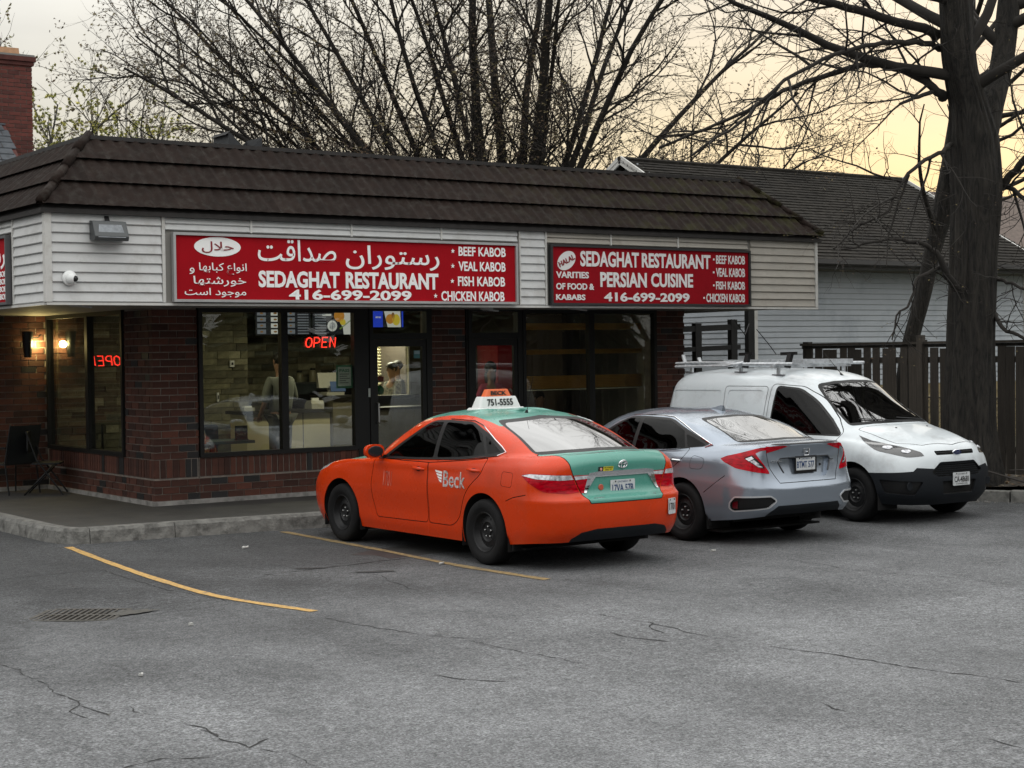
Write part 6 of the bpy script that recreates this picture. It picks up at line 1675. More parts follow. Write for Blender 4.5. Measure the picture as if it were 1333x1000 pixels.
def bark_tube(P, rr, n=110, amp=.075, name='trunk', parent=t2):
    A = _sample(np.array(P, float), 9); RR = np.interp(np.linspace(0, len(P)-1, len(A)), range(len(P)), rr)
    V = []; F = []; ph = [R.uniform(0,6.28) for _ in range(10)]
    for i, (p, r_) in enumerate(zip(A, RR)):
        z = p[2]
        for k in range(n):
            a = 2*pi*k/n
            f = 0.0
            for q in range(5): f += sin(a*(9+q*6) + ph[q] + z*(.7+q*.5) + .8*sin(z*2.1+ph[q+5])) / (1.2+q*.5)
            base_ = 1 + .06*sin(2*a+z*.4+ph[1]) + .04*sin(3*a+ph[2]+z*.7)
            if z < 1.0: base_ += .10*(1-z)*abs(sin(2.5*a+ph[3]))+ .12*max(0,.6-z)
            q_ = r_*base_ + amp*r_*f*.5
            V.append((p[0]+q_*cos(a), p[1]+q_*sin(a), z))
    m = len(A)
    for i in range(m-1):
        for k in range(n): F.append((i*n+k, i*n+(k+1)%n, (i+1)*n+(k+1)%n, (i+1)*n+k))
    me = bpy.data.meshes.new(name); me.from_pydata(V, [], F); me.materials.append(rb2); me.polygons.foreach_set('use_smooth', [True]*len(F)); me.update(); return link(bpy.data.objects.new(name, me), parent)
TR = [(11.98,-3.15,0.06),(11.99,-3.14,0.92),(12.04,-3.14,1.99),(12.11,-3.16,3.28),(12.17,-3.18,4.35),(12.14,-3.15,5.00),(12.02,-3.18,5.41),(11.77,-3.23,5.91),(11.57,-3.31,6.83),(11.41,-3.42,7.93),(11.21,-3.50,9.42)]
bark_tube(TR, [.43,.34,.315,.325,.36,.36,.28,.235,.225,.205,.16])
FK = [(12.21,-3.20,4.84),(12.43,-3.22,5.44),(12.72,-3.17,6.01),(13.01,-3.10,7.03),(13.30,-3.03,8.28),(13.54,-2.93,9.90)]
bark_tube(FK, [.22,.17,.155,.15,.14,.11], n=40, name='limb')
tw_spec = [(3.0, 1.6, .019, 6, 50, .13, 4, 1, .08), (4.2, .80, .0085, 5, 50, .17, 3, 2, .08), (5.0, .36, .0052, 3, 45, .2, 3, 3, .1)]
for k_, P in LIMB.items():
    a, c = RAD[k_]; P = [Vector(p) for p in P]; Q = [Vector(p) for p in _sample(np.array([tuple(p) for p in P]), 4)]
    tb = TreeB(1); m = len(Q); tb.tube(0, [q + Vector((R.gauss(0,.008),R.gauss(0,.008),R.gauss(0,.010))) for q in Q], [a + (c-a)*(i/(m-1))**.7 for i in range(m)], 9)
    me = bpy.data.meshes.new('limb'); me.from_pydata(tb.lv[0][0], [], tb.lv[0][1]); me.materials.append(bark_d); me.polygons.foreach_set('use_smooth', [True]*len(me.polygons)); link(bpy.data.objects.new('limb', me), t2)
    sp = tw_spec if k_ not in 'JKHI' else [(4.2, .95, .011, 5, 55, .18, 3, 1, .05), (4.5, .42, .0055, 4, 50, .2, 3, 3, .1)]
    ramify(T, Q, a, c, sp, 1, -.012 if k_ in 'JKE' else .01)
# upper crown: limbs off both stems
for base_, cnt in ((TR[6:], 9), (FK[2:], 9)):
    Pb = [Vector(p) for p in base_]
    for i in range(cnt):
        p, d = at_path(Pb, .1 + .88*i/cnt); q = perp(d, R, radians(R.uniform(40,75))); q.z = abs(q.z)*.6 + .1
        Q = T.path(p, q, R.uniform(3.2,5.0), 9, .09, .02); T.tube(1, Q, [.085*(1-.8*j/9) for j in range(10)], 7); ramify(T, Q, .085, .02, [(1.7, 1.8, .020, 5, 45, .12, 4, 1, .15), (2.6, .85, .009, 4, 48, .15, 3, 2, .1), (2.6, .36, .005, 3, 45, .18, 3, 3, .1)], 1, 0)
# epicormic shoots on the trunk
for i in range(46):
    z = R.uniform(2.4, 4.6); a = R.uniform(0, 2*pi); c_ = Vector((12.1,-3.17,z)); q = Vector((cos(a), sin(a), R.uniform(-.1,.5))).normalized(); Q = T.path(c_ + q*.36, q, R.uniform(.3,.8), 5, .22, .0); T.tube(2, Q, [.008*(1-.6*j/5) for j in range(6)], 3); ramify(T, Q, .008, .004, [(7, .25, .0045, 3, 50, .2, 3, 3, .1)], 1, 0)
T.build(t2, {1: bark_d, 2: bark_t, 3: bark_t}, {1: 'branches', 2: 'small_branches', 3: 'twigs'}, budm)
# ---- slim leaning tree behind the fence
t3 = thing('leaning_tree', 'slim leaning tree behind the fence beside the big trunk', 'tree')
LN = [(13.98,-0.14,0.15),(14.01,-0.37,2.24),(14.08,-0.53,2.85),(14.15,-0.68,3.58),(14.23,-0.85,4.30),(14.24,-1.08,5.25),(14.24,-1.29,6.42),(14.18,-1.45,8.17)]
bark_tube(LN, [.17,.13,.125,.13,.16,.16,.13,.08], n=32, parent=t3)
T = TreeB(44); T.budp, T.budn, T.budk, T.buds_r = .2, 1, 3, .012; R = T.R
Pb = [Vector(p) for p in LN[3:]]
for i in range(12):
    p, d = at_path(Pb, .1+.88*i/12); q = perp(d, R, radians(60)); Q = T.path(p, q, R.uniform(1.6,3.2), 8, .12, .03); T.tube(1, Q, [.05*(1-.8*j/8) for j in range(9)], 6); ramify(T, Q, .05, .01, [(2.2, 1.1, .012, 5, 50, .15, 3, 2, .1), (3.4, .45, .006, 3, 50, .2, 3, 3, .1)], 1, .01)
T.build(t3, {1: bark_d, 2: bark_t, 3: bark_t}, {1: 'branches', 2: 'small_branches', 3: 'twigs'}, budm)
# ---- small background trees over the left roof
def bush_tree(name, lab, base, H, seed, bark, budset, spread, dens, budp, budn, br, thin=1.0):
    t = thing(name, lab, 'tree'); T = TreeB(seed); T.budp, T.budn, T.budk, T.buds_r = budp, budn, len(budset), br; R = T.R
    b0 = Vector(base); T.tube(0, [b0, b0+Vector((0,0,H*.22)), b0+Vector((.05,0,H*.35))], [.26,.20,.17], 10)
    for i in range(dens):
        th = R.uniform(0, spread); az = R.uniform(0, 2*pi); d = Vector((sin(th)*cos(az), sin(th)*sin(az), cos(th)))
        Q = T.path(b0 + Vector((0,0,H*R.uniform(.2,.36))), d, H*R.uniform(.48,.68), 8, .07, .03); T.tube(1, Q, [.09*thin*(1-.8*j/8) for j in range(9)], 6)
        ramify(T, Q, .09*thin, .02, [(2.0, 1.9, .022*thin, 5, 40, .1, 4, 1, .2), (2.6, .9, .011*thin, 4, 42, .14, 3, 2, .1), (2.6, .42, .007*thin, 3, 45, .16, 3, 3, .1)], 1, .03)
    T.build(t, {0: bark, 1: bark, 2: bark, 3: bark}, {0: 'trunk', 1: 'branches', 2: 'small_branches', 3: 'twigs'}, budset, 'new_leaves')
    return t
ylw = [mat('new_leaf_yellow', (.42,.38,.07), .8), mat('new_leaf_green', (.24,.27,.05), .8), mat('new_leaf_olive', (.24,.23,.09), .8)]
bush_tree('budding_tree', 'small tree with fresh yellow green leaves next to the brick chimney', (9.9, 25.0, 0), 9.4, 51, mat('bark_grey', (.075,.070,.062), .9), ylw, .44, 17, 1.0, 13, .048)
bush_tree('bare_tree', 'thin grey bare tree between the yellow green tree and the huge tree', (13.3, 29.5, 0), 11.2, 52, mat('bark_pale', (.15,.145,.14), .9), [MATS['bark_pale'], budm[0]], .55, 9, .6, 1, .03, .8)
bush_tree('bare_tree', 'grey bare tree rising right behind the chimney', (7.6, 25.8, 0), 10.4, 53, MATS['bark_grey'], [MATS['new_leaf_olive'], budm[0]], .6, 9, .8, 4, .05)
# ================================================================== the street behind the viewpoint (lights, shades and shows in reflections)
RX = random.Random(77)
con_m = mat('conifer_needles', (.022,.032,.018), .9, var=.4, vscale=3)
def conifer_mesh(H, W):
    b = MB(); b.tube([(0,0,0),(0,0,H*.95)], [.22,.03], 7)
    n = 620
    for i in range(n):
        t = (i/n)**.8; z = H*(.06 + .92*t); r = W*(1-t)*(.55+.5*RX.random()) + .1; a = i*2.39996 + RX.uniform(-.3,.3)
        w = .55*(1-t)+.22; c, s_ = cos(a), sin(a)
        p0 = (c*r*.25, s_*r*.25, z+.25); p1 = (c*r - s_*w, s_*r + c*w, z - .25 - .25*(1-t)); p2 = (c*r*1.12, s_*r*1.12, z - .45); p3 = (c*r + s_*w, s_*r - c*w, z - .25)
        b.add([p0, p1, p2, p3], [(0,1,2,3)])
    return b.mesh('conifer', con_m, fix=False)
cms = [conifer_mesh(9.5, 2.3), conifer_mesh(12, 2.8), conifer_mesh(8, 2.4)]
k = 0
for i in range(34):  # unseen conifer row, added to block low sky and darken reflections
    a = radians(150 + i * 6.4); rr = RX.uniform(33, 42)
    x, y = 2 + rr*cos(a), -4 + rr*sin(a)
    if x > 24 and y > -24: continue
    o = bpy.data.objects.new('sky_block_conifer', cms[k % 3]); link(o); o.location = (x, y, -.1); o.rotation_euler.z = RX.uniform(0, 6); s = RX.uniform(.8, 1.25); o.scale = (s, s, s)
    tag(o, 'dark conifer in an unseen row added behind the lot to block low sky', 'tree', 'unseen conifers added to block low sky'); k += 1
# two bare street trees opposite, whose branches show in windscreens and paint
for (x, y, rz, sc_k, lab) in ((-13.0, -30.0, 1.1, .8, 'bare street tree across the road behind the parking lot'), (13.5, -27.0, 2.4, .75, 'bare street tree across the road opposite the van'), (24, -14, 4.0, .7, 'bare street tree beside the road past the fence')):
    e_ = empty('street_tree', (x, y, -.3), rz); tag(e_, lab, 'tree'); e_.scale = (sc_k, sc_k, sc_k)
    for c in list(t1.children):
        q = c.copy(); COL.objects.link(q); q.parent = e_; q.location = (-16.1, -12.7, 0)
# ------------------------------------------------------------------ the orange and green taxi
def make_taxi():
    r = []
    r.append([(3.66,0,.20),(3.62,.45,.20),(3.48,.72,.20),(3.25,.82,.2),(2.775,.86,.2),(2.2,.86,.2),(1.6,.86,.2),(1.0,.86,.2),(.5,.86,.2),(0,.86,.2),(-.45,.86,.24),(-.75,.84,.27),(-.93,.70,.28),(-1.03,.42,.29),(-1.05,0,.29)])
    r.append([(3.72,0,.32),(3.68,.47,.32),(3.53,.75,.32),(3.28,.87,.32),(2.775,.885,.3),(2.2,.882,.29),(1.6,.88,.29),(1.0,.88,.29),(.5,.88,.29),(0,.885,.3),(-.45,.885,.33),(-.77,.865,.35),(-.98,.72,.36),(-1.085,.43,.37),(-1.105,0,.37)])
    r.append([(3.755,0,.47),(3.71,.47,.47),(3.56,.77,.47),(3.3,.885,.47),(2.775,.905,.45),(2.2,.888,.44),(1.6,.885,.44),(1.0,.885,.44),(.5,.89,.45),(0,.905,.46),(-.45,.90,.49),(-.79,.88,.50),(-1.01,.735,.50),(-1.12,.44,.51),(-1.14,0,.51)])
    r.append([(3.75,0,.62),(3.70,.47,.62),(3.54,.78,.62),(3.27,.89,.63),(2.775,.912,.64),(2.2,.905,.64),(1.6,.905,.64),(1.0,.905,.645),(.5,.907,.65),(0,.912,.66),(-.45,.905,.67),(-.79,.890,.675),(-1.015,.75,.68),(-1.125,.44,.685),(-1.145,0,.685)])
    # bumper shelf / crease under the lamps
    r.append([(3.73,0,.68),(3.68,.465,.68),(3.51,.77,.69),(3.24,.885,.71),(2.775,.908,.73),(2.2,.902,.74),(1.6,.903,.74),(1.0,.905,.745),(.5,.907,.75),(0,.911,.755),(-.45,.900,.745),(-.785,.876,.735),(-.975,.725,.735),(-1.05,.44,.735),(-1.065,0,.735)])
    r.append([(3.68,0,.745),(3.62,.46,.755),(3.45,.755,.775),(3.2,.87,.79),(2.775,.895,.83),(2.2,.89,.85),(1.6,.89,.86),(1.0,.892,.87),(.5,.895,.875),(0,.898,.885),(-.45,.885,.885),(-.78,.858,.88),(-.965,.72,.88),(-1.03,.44,.88),(-1.045,0,.88)])
    r.append([(3.58,0,.79),(3.51,.44,.80),(3.33,.72,.83),(3.1,.84,.86),(2.75,.868,.905),(2.2,.878,.925),(1.6,.882,.94),(1.0,.884,.95),(.5,.886,.96),(0,.88,.975),(-.42,.862,.985),(-.76,.825,.99),(-.955,.70,1.0),(-1.035,.42,1.035),(-1.055,0,1.045)])
    r.append([(3.2,0,.905),(3.15,.42,.90),(3.02,.66,.895),(2.85,.75,.905),(2.6,.80,.925),(2.18,.86,.945),(1.6,.873,.957),(1.0,.873,.968),(.5,.873,.99),(0,.862,1.015),(-.40,.83,1.043),(-.70,.77,1.055),(-.90,.66,1.07),(-.985,.40,1.095),(-1.005,0,1.105)])
    r.append([(2.62,0,1.0),(2.55,.38,.995),(2.42,.60,.985),(2.27,.73,.975),(2.12,.80,.968),(1.95,.842,.962),(1.5,.858,.972),(1.0,.862,.990),(.5,.858,1.012),(.05,.84,1.045),(-.22,.805,1.078),(-.42,.74,1.083),(-.60,.60,1.088),(-.735,.36,1.10),(-.77,0,1.105)])
    r.append([(2.16,0,1.205),(2.10,.37,1.2),(1.98,.56,1.19),(1.86,.67,1.185),(1.76,.725,1.18),(1.65,.755,1.18),(1.35,.77,1.19),(.95,.775,1.2),(.52,.77,1.21),(.12,.755,1.22),(.0,.725,1.245),(-.05,.675,1.26),(-.12,.555,1.27),(-.20,.34,1.28),(-.22,0,1.285)])
    r.append([(1.62,0,1.415),(1.58,.35,1.40),(1.50,.49,1.385),(1.42,.56,1.372),(1.34,.60,1.368),(1.25,.63,1.368),(1.1,.64,1.378),(.9,.645,1.384),(.6,.645,1.384),(.44,.635,1.380),(.40,.615,1.378),(.38,.575,1.385),(.36,.48,1.402),(.33,.3,1.420),(.32,0,1.427)])
    r.append([(1.35,0,1.452),(1.32,.25,1.447),(1.28,.36,1.437),(1.22,.43,1.43),(1.16,.47,1.428),(1.1,.49,1.43),(1.0,.50,1.436),(.9,.50,1.44),(.7,.50,1.44),(.68,.49,1.436),(.64,.47,1.434),(.62,.43,1.436),(.60,.36,1.443),(.57,.22,1.452),(.56,0,1.456)])
    r.append([(x,0,1.468) for x in (1.2,1.2,1.15,1.1,1.05,1.02,.95,.88,.8,.72,.66,.62,.58,.56,.55)])
    for q in (10, 11, 12): r[q] = [(a, b, c + .028) for a, b, c in r[q]]
    r[9] = [(a, b, c + .014) for a, b, c in r[9]]
    bm = body_sheet(r, ku=9, kv=6, sharp_r=(3, 8), sharp_c=())
    B = Body(bm)
    X, Y, Z = (1,0,0), (0,1,0), (0,0,1)
    orange = mat('taxi_orange_paint', (.58, .040, .002), .28, coat=.18, spec=.25, rvar=.06, dirt=(.46, .040, .006), dscale=1.6)
    teal = mat('taxi_green_paint', (.075, .27, .215), .3, coat=.3, spec=.4, rvar=.06)
    mats = {'body': orange, 'seam': VM['black'], 'frame': VM['trim'], 'roof_panel': teal, 'trunk_lid': teal, 'hood': teal, 'trunk_face': teal}
    for s in (1, -1):
        sd_ = lambda c, n, s=s: c.y * s > .35
        for nm, cx in (('front', 2.775), ('rear', 0.0)):
            B.cut(arch_poly(cx, .335, .378, zb=.0), X, Z, '_cut', lambda c, n, s=s: c.y * s > .5 and c.z < .85)
        # window opening with its black surround, then panes
        dlo = round_poly([(1.99,.974),(1.20,1.392),(.90,1.400),(.45,1.392),(.08,1.27),(-.22,1.118),(-.14,1.082),(.5,1.022),(1.2,.996)], [.03,.10,.05,.10,.06,.03,.03,0,0])
        B.cut(dlo, X, Z, f'frame', lambda c, n, s=s: c.y * s > .45 and c.z > .96)
        fw_ = round_poly([(1.86,.998),(1.19,1.368),(.99,1.376),(.955,1.018),(1.4,1.003)], .03)
        rw_ = round_poly([(.885,1.022),(.925,1.376),(.46,1.366),(.22,1.275),(.06,1.082),(.5,1.042)], .03)
        qw_ = round_poly([(.022,1.088),(.165,1.262),(.06,1.225),(-.165,1.115)], .015)
        for i, p in enumerate((fw_, rw_, qw_)):
            nm = ['front_window', 'rear_door_window', 'quarter_window'][i] + ('_l' if s > 0 else '_r')
            B.cut(p, X, Z, nm, lambda c, n, s=s: c.y * s > .45 and c.z > .96, base=('frame',)); mats[nm] = VM['glass_clear'] if i == 0 else VM['glass']
        # doors
        fd = round_poly([(1.005,.965),(1.00,.60),(1.02,.345),(2.02,.335),(2.13,.60),(2.07,.975),(1.5,.965)], [.0,.1,.05,.05,.2,.02,0])
        rd = round_poly([(.995,.965),(.985,.60),(1.0,.345),(.56,.345),(.43,.43),(.30,.72),(.03,.90),(-.02,1.05),(.4,1.01)], [0,.1,.05,.08,.12,.2,.12,.03,0])
        for i, p in enumerate((fd, rd)):
            nm = ['front_door', 'rear_door'][i] + ('_l' if s > 0 else '_r')
            B.cut(offset_poly(p, -.004), X, Z, 'seam', sd_); B.cut(offset_poly(p, .004), X, Z, nm, sd_, base=('seam',)); mats[nm] = orange
        # fuel flap (left side only)
        if s > 0:
            p = round_poly([(-.30,.80),(-.46,.79),(-.475,.925),(-.31,.935)], .03)
            B.cut(offset_poly(p, -.004), X, Z, 'seam', sd_); B.cut(p, X, Z, 'fuel_flap', sd_, base=('seam',)); mats['fuel_flap'] = orange
        # bumper joint
        p = [(-.385,.66),(-.50,.70),(-.70,.735),(-.70,.727),(-.50,.692),(-.385,.652)]
        B.cut(p, X, Z, 'seam', sd_)
    # windscreen and rear window
    ws = round_poly([(-.80,.995),(-.54,1.40),(0,1.435),(.54,1.40),(.80,.995),(0,1.02)], .06)
    B.cut(ws, Y, Z, 'frame', lambda c, n: c.x > 1.2 and c.z > .98 and n.x > .2)
    B.cut(offset_poly(ws, .035), Y, Z, 'windshield', lambda c, n: c.x > 1.2 and c.z > .98 and n.x > .2, base=('frame',)); mats['windshield'] = VM['glass_clear']
    rw = round_poly([(-.655,1.092),(-.55,1.405),(0,1.443),(.55,1.405),(.655,1.092),(.38,1.110),(0,1.118),(-.38,1.110)], [.05,.07,0,.07,.05,0,0,0])
    fr = lambda c, n: c.x < .6 and c.z > 1.05 and n.x < -.15
    B.cut(rw, Y, Z, 'frame', fr)
    B.cut(offset_poly(rw, .026), Y, Z, 'rear_window', fr, base=('frame',)); mats['rear_window'] = VM['glass_rear']
    # roof, hood
    rp = round_poly([(1.66,-.56),(1.66,.56),(.10,.60),(.10,-.60)], .05)
    B.cut(rp, X, Y, 'roof_panel', lambda c, n: c.z > 1.34)
    hd = round_poly([(3.60,0),(3.50,.45),(3.24,.73),(2.42,.77),(2.48,.60),(2.64,0),(2.48,-.60),(2.42,-.77),(3.24,-.73),(3.50,-.45)], .03)
    B.cut(offset_poly(hd, -.006), X, Y, 'seam', lambda c, n: c.z > .76 and n.z > .5 and c.x > 2.2); B.cut(hd, X, Y, 'hood', lambda c, n: c.z > .76 and n.z > .5, base=('seam',))
    # boot lid: deck part and rear face part
    td = [(-.55,.64),(-.80,.63),(-.985,.60),(-1.2,.56),(-1.2,-.56),(-.985,-.60),(-.80,-.63),(-.55,-.64)]
    fd_ = lambda c, n: c.z > .985 and c.x < -.48
    B.cut(offset_poly(td, -.004), X, Y, 'seam', fd_); B.cut(offset_poly(td, .004), X, Y, 'trunk_lid', fd_, base=('seam',))
    tf = [(-.60,1.0),(-.575,.93),(-.48,.72),(-.44,.65),(.44,.65),(.48,.72),(.575,.93),(.60,1.0)]
    ff = lambda c, n: c.x < -.90 and c.z < .99
    B.cut(offset_poly(tf, -.0045), Y, Z, 'seam', ff); B.cut(offset_poly(tf, .0035), Y, Z, 'trunk_lid', ff, base=('seam',))
    # lamps: outer unit wraps the corner, inner unit sits on the lid
    for s in (1, -1):
        A = (-.7071, -.7071 * s, 0)
        sx = '_l' if s > 0 else '_r'
        fo = lambda c, n, s=s: c.y * s > .45 and c.x < -.55 and .7 < c.z < 1.02
        aO = lambda x, y: -(x + y) * .7071
        a0, a1 = aO(-.60, .872), aO(-1.00, .572)
        out_ = round_poly([(a0,.918),(a0+.10,.935),(a1-.03,.925),(a1,.92),(a1+.062,.755),(a1-.04,.745),(a0+.22,.765),(a0+.08,.85)], [.02,.04,0,.0,.0,.03,.05,.03])
        B.cut(out_, A, Z, 'lamp_red' + sx, fo, base=('body','seam'))
        cl_ = [(a0+.01,.912),(a0+.10,.929),(a1-.006,.918),(a1+.012,.877),(a1-.10,.872),(a0+.16,.885)]
        B.cut(cl_, A, Z, 'lamp_clear' + sx, fo, base=('lamp_red' + sx,))
        mats['lamp_red' + sx] = VM['red_lens']; mats['lamp_clear' + sx] = VM['clear_lens']
        inn = [(s*.568,.915),(s*.335,.915),(s*.40,.815),(s*.445,.745),(s*.49,.745)]
        B.cut(inn, Y, Z, 'lidlamp_red' + sx, lambda c, n, s=s: c.x < -.9 and c.y * s > .2, base=('trunk_lid',))
        inc = [(s*.560,.908),(s*.345,.910),(s*.365,.880),(s*.545,.872)]
        B.cut(inc, Y, Z, 'lidlamp_clear' + sx, lambda c, n, s=s: c.x < -.9 and c.y * s > .2, base=('lidlamp_red' + sx,))
        mats['lidlamp_red' + sx] = VM['red_lens']; mats['lidlamp_clear' + sx] = VM['clear_lens']
        hl = round_poly([(aO(3.66,.40)*-1-0, .74)]*1 + [], 0) if False else None
        # head lamps
        A2 = (-.7071, .7071 * s, 0)
        h0 = (-3.62 + .52) * .7071; h1 = (-3.02 + .86) * .7071
        hp = round_poly([(h0,.70),(h0+.02,.765),(h1-.14,.85),(h1,.885),(h1-.05,.82),(h0+.2,.71)], .02)
        B.cut(hp, A2, Z, 'headlight' + sx, lambda c, n, s=s: c.x > 2.9 and c.y * s > .35 and c.z < .9, base=('body','seam')); mats['headlight' + sx] = VM['clear_lens']
    # chrome garnish over the plate
    ch = [(-.335,.925),(-.36,.875),(-.435,.745),(-.455,.742),(-.405,.84),(-.36,.91)]
    g1 = [(-.40,.932),(-.30,.945),(.30,.945),(.40,.932),(.315,.892),(-.315,.892)]
    gl = [(-.400,.932),(-.318,.900),(-.440,.742),(-.462,.742)]
    gr = [(.400,.932),(.318,.900),(.440,.742),(.462,.742)]
    for p in (gl, gr, g1): B.cut(p, Y, Z, 'chrome_garnish', lambda c, n: c.x < -.9 and c.z < .98, base=('trunk_lid','lidlamp_red_l','lidlamp_red_r','lidlamp_clear_l','lidlamp_clear_r'))
    mats['chrome_garnish'] = VM['chrome']
    # black lower valance
    lv = [(-.62,.20),(-.60,.315),(-.52,.375),(-.36,.405),(.36,.405),(.52,.375),(.60,.315),(.62,.20)]
    B.cut(lv, Y, Z, 'valance', lambda c, n: c.x < -.8 and c.z < .5); mats['valance'] = VM['plastic']
    names = {}
    for k in mats:
        base_ = k[:-2] if k.endswith(('_l', '_r')) else k
        names[k] = {'seam': 'panel_gap', 'frame': 'window_surround', 'lamp_red': 'tail_light', 'lamp_clear': 'tail_light_strip', 'lidlamp_red': 'lid_light', 'lidlamp_clear': 'lid_light_strip'}.get(base_, base_)
    car = thing('taxi_sedan', 'orange taxi sedan with green roof and boot lid parked nose in to the restaurant', 'taxi')
    parts = B.split(car, mats, raise_={'seam': (-.008, 0), 'chrome_garnish': (.010, .012), 'lamp_red_l': (.004, .006), 'lamp_clear_l': (.006, .008), 'lidlamp_red_l': (.004, .006), 'lidlamp_clear_l': (.006, .008), 'lamp_red_r': (.004, .006), 'lamp_clear_r': (.006, .008), 'lidlamp_red_r': (.004, .006), 'lidlamp_clear_r': (.006, .008)}, mesh_names=names)
    for x in (2.775, 0):
        for s in (1, -1):
            wheel(car, x, s * .80, s, R=.325, mt=VM); wheel_well(car, x, s * .87, s, .39, VM)
    u = MB(); u.box(-.6, 3.2, -.6, .6, .22, .27); u.build('underbody', VM['black'], car)
    cabin(car, [(1.15, 2), (.34, 3)], .20, .76, VM, -.5, 2.3, .93, 1.75)
    ps = MB(); ps.box(-.62, -.02, -.62, .62, .98, 1.0); ps.build('parcel_shelf', VM['seat'], car)
    for s in (1, -1):
        mirror_unit(car, 1.90, s * .985, 1.05, s, orange, VM)
        door_f = parts['front_door_l' if s > 0 else 'front_door_r']; door_r = parts['rear_door_l' if s > 0 else 'rear_door_r']
        handle_unit(B, door_f, 1.17, .895, s, orange); handle_unit(B, door_r, .16, .925, s, orange)
        # window line chrome
        pts = []
        for (a, b) in [(2.0,.968),(1.6,.980),(1.3,.988),(.9,1.003),(.5,1.018),(.1,1.052),(-.14,1.078)]:
            h = B.hit((a, s * 1.5, b), (0, -s, 0))
            if h[0]: pts.append(h[0] + Vector((0, s * .004, 0)))
        w = MB(); w.tube(pts, .006, 5); w.build('window_trim', VM['trim'], car, smooth=True)
        pts = []
        for (a, b) in [(-.14,1.078),(-.235,1.115),(-.15,1.165),(-.02,1.228),(.12,1.295),(.28,1.36),(.46,1.400),(.9,1.408)]:
            h = B.hit((a, s * 1.5, b), (0, -s, 0))
            if h[0]: pts.append(h[0] + Vector((0, s * .004, 0)))
        w = MB(); w.tube(pts, .007, 5); w.build('window_trim', VM['chrome'], car, smooth=True)
        # mud flaps
        for x in (-.42, 2.36):
            f = MB(); f.box(x - .012, x + .012, s * .70 - .12, s * .70 + .155 if s > 0 else s * .70 + .12, .17, .46) if s > 0 else f.box(x - .012, x + .012, -.855, -.58, .17, .46)
            f.build('mud_flap', VM['tyre'], car)
    # fleet lettering on the rear door and number on the front wing
    w = VM['white']
    me = text_mesh('Beck', width=.40, height=.165, bold=.012, extrude=.0012, spacing=1.0); project_mesh(B, me, frame((-1,0,0), (0,.0,1), (.50, 1.2, .815)), (0,-1,0), .004)
    me.materials.clear(); me.materials.append(w); link(bpy.data.objects.new('fleet_lettering', me), parts['rear_door_l'])
    wg = MB()
    for i, (l_, zz_) in enumerate(((.135,.885),(.110,.855),(.085,.825),(.06,.795))):
        x0 = .725; wg.add([(x0, 1.2, zz_), (x0 + l_, 1.2, zz_ + .012), (x0 + l_ - .02, 1.2, zz_ - .010), (x0, 1.2, zz_ - .022)], [(0, 1, 2, 3)])
    me = wg.mesh('wing_emblem', w); project_mesh(B, me, Matrix.Identity(4), (0,-1,0), .004); link(bpy.data.objects.new('wing_emblem', me), parts['rear_door_l'])
    me = text_mesh('1701', width=.17, height=.16, bold=-.01, extrude=.0008, shear=.1); project_mesh(B, me, frame((-1,0,0), (0,0,1), (1.78, 1.2, .76)), (0,-1,0), .003)
    me.materials.clear(); me.materials.append(mat('faded_pink_print', (.72,.33,.27), .6)); link(bpy.data.objects.new('faded_number', me), parts['front_door_l'])
    # plate, emblem, stickers
    def rear(y, z): return B.hit((-3, y, z), (1,0,0))
    h = rear(0, .81)[0]; plate(B, car, (h.x - .012, -.005, .775), None, .305, .155, '17VA 57B', 'ONTARIO', VM, text2='YOURS TO DISCOVER')
    p = rear(-.545, .555); pl = plate(B, car, (p[0].x - .012, -.60, .56), None, .15, .155, '1701', '', VM, name='number_plate', xd=(.42, -1, 0), tcol='ink'); 
    hh = B.hit((-3, -.60, .56), (1, 0, 0)); pl.location = hh[0] + hh[1] * .008
    e = MB(); k = 24; c = rear(0, 1.0)[0]
    for rx, rz in ((.052,.036),(.022,.034)):
        e.tube([(0, rx*cos(2*pi*i/k), rz*sin(2*pi*i/k)) for i in range(k+1)], .0055, 6, cap=False)
    e.tube([(0, .04*cos(2*pi*i/k), .014 + .012*sin(2*pi*i/k)) for i in range(k+1)], .005, 6, cap=False)
    eo = e.build('badge', VM['chrome'], car, smooth=True); eo.location = (c.x - .008, 0, 1.0); eo.rotation_euler = (0, radians(-8), 0)
    def stick(name, y0, y1, z0, z1, m, off=.004):
        a, b, c_, d = [rear(y_, z_)[0] + Vector((-off,0,0)) for y_, z_ in ((y0,z0),(y1,z0),(y1,z1),(y0,z1))]
        s_ = MB(); s_.add([a,b,c_,d, a+Vector((.003,0,0)), b+Vector((.003,0,0)), c_+Vector((.003,0,0)), d+Vector((.003,0,0))], [(0,1,2,3),(7,6,5,4),(0,4,5,1),(1,5,6,2),(2,6,7,3),(3,7,4,0)])
        return s_.build(name, m, car)
    yl = stick('yellow_sticker', .235, .115, .945, .985, mat('sticker_yellow', (.70,.60,.03), .5))
    yl2 = stick('dark_sticker', .295, .237, .942, .985, mat('sticker_dark', (.02,.018,.018), .5))
    for t_, z_, wd_ in (('FLYING', .976, .10), ('CALL 911', .957, .085)):
        hq = rear(.175, z_)[0]
        put_text(t_, 'sticker_print', VM['ink'], yl, (hq.x - .006, .175, z_), (0,-1,0), (0,0,1), width=wd_, height=.012, bold=.02, extrude=.0004)
    dk = MB(); hq = rear(.266,.963)[0]; dk.lathe([(0,0),(.014,0),(.014,.002),(0,.002)], 14, 'x', (hq.x-.0085, .266, .963)); dk.build('sticker_spot', mat('sticker_pink', (.62,.30,.24), .5), yl2)
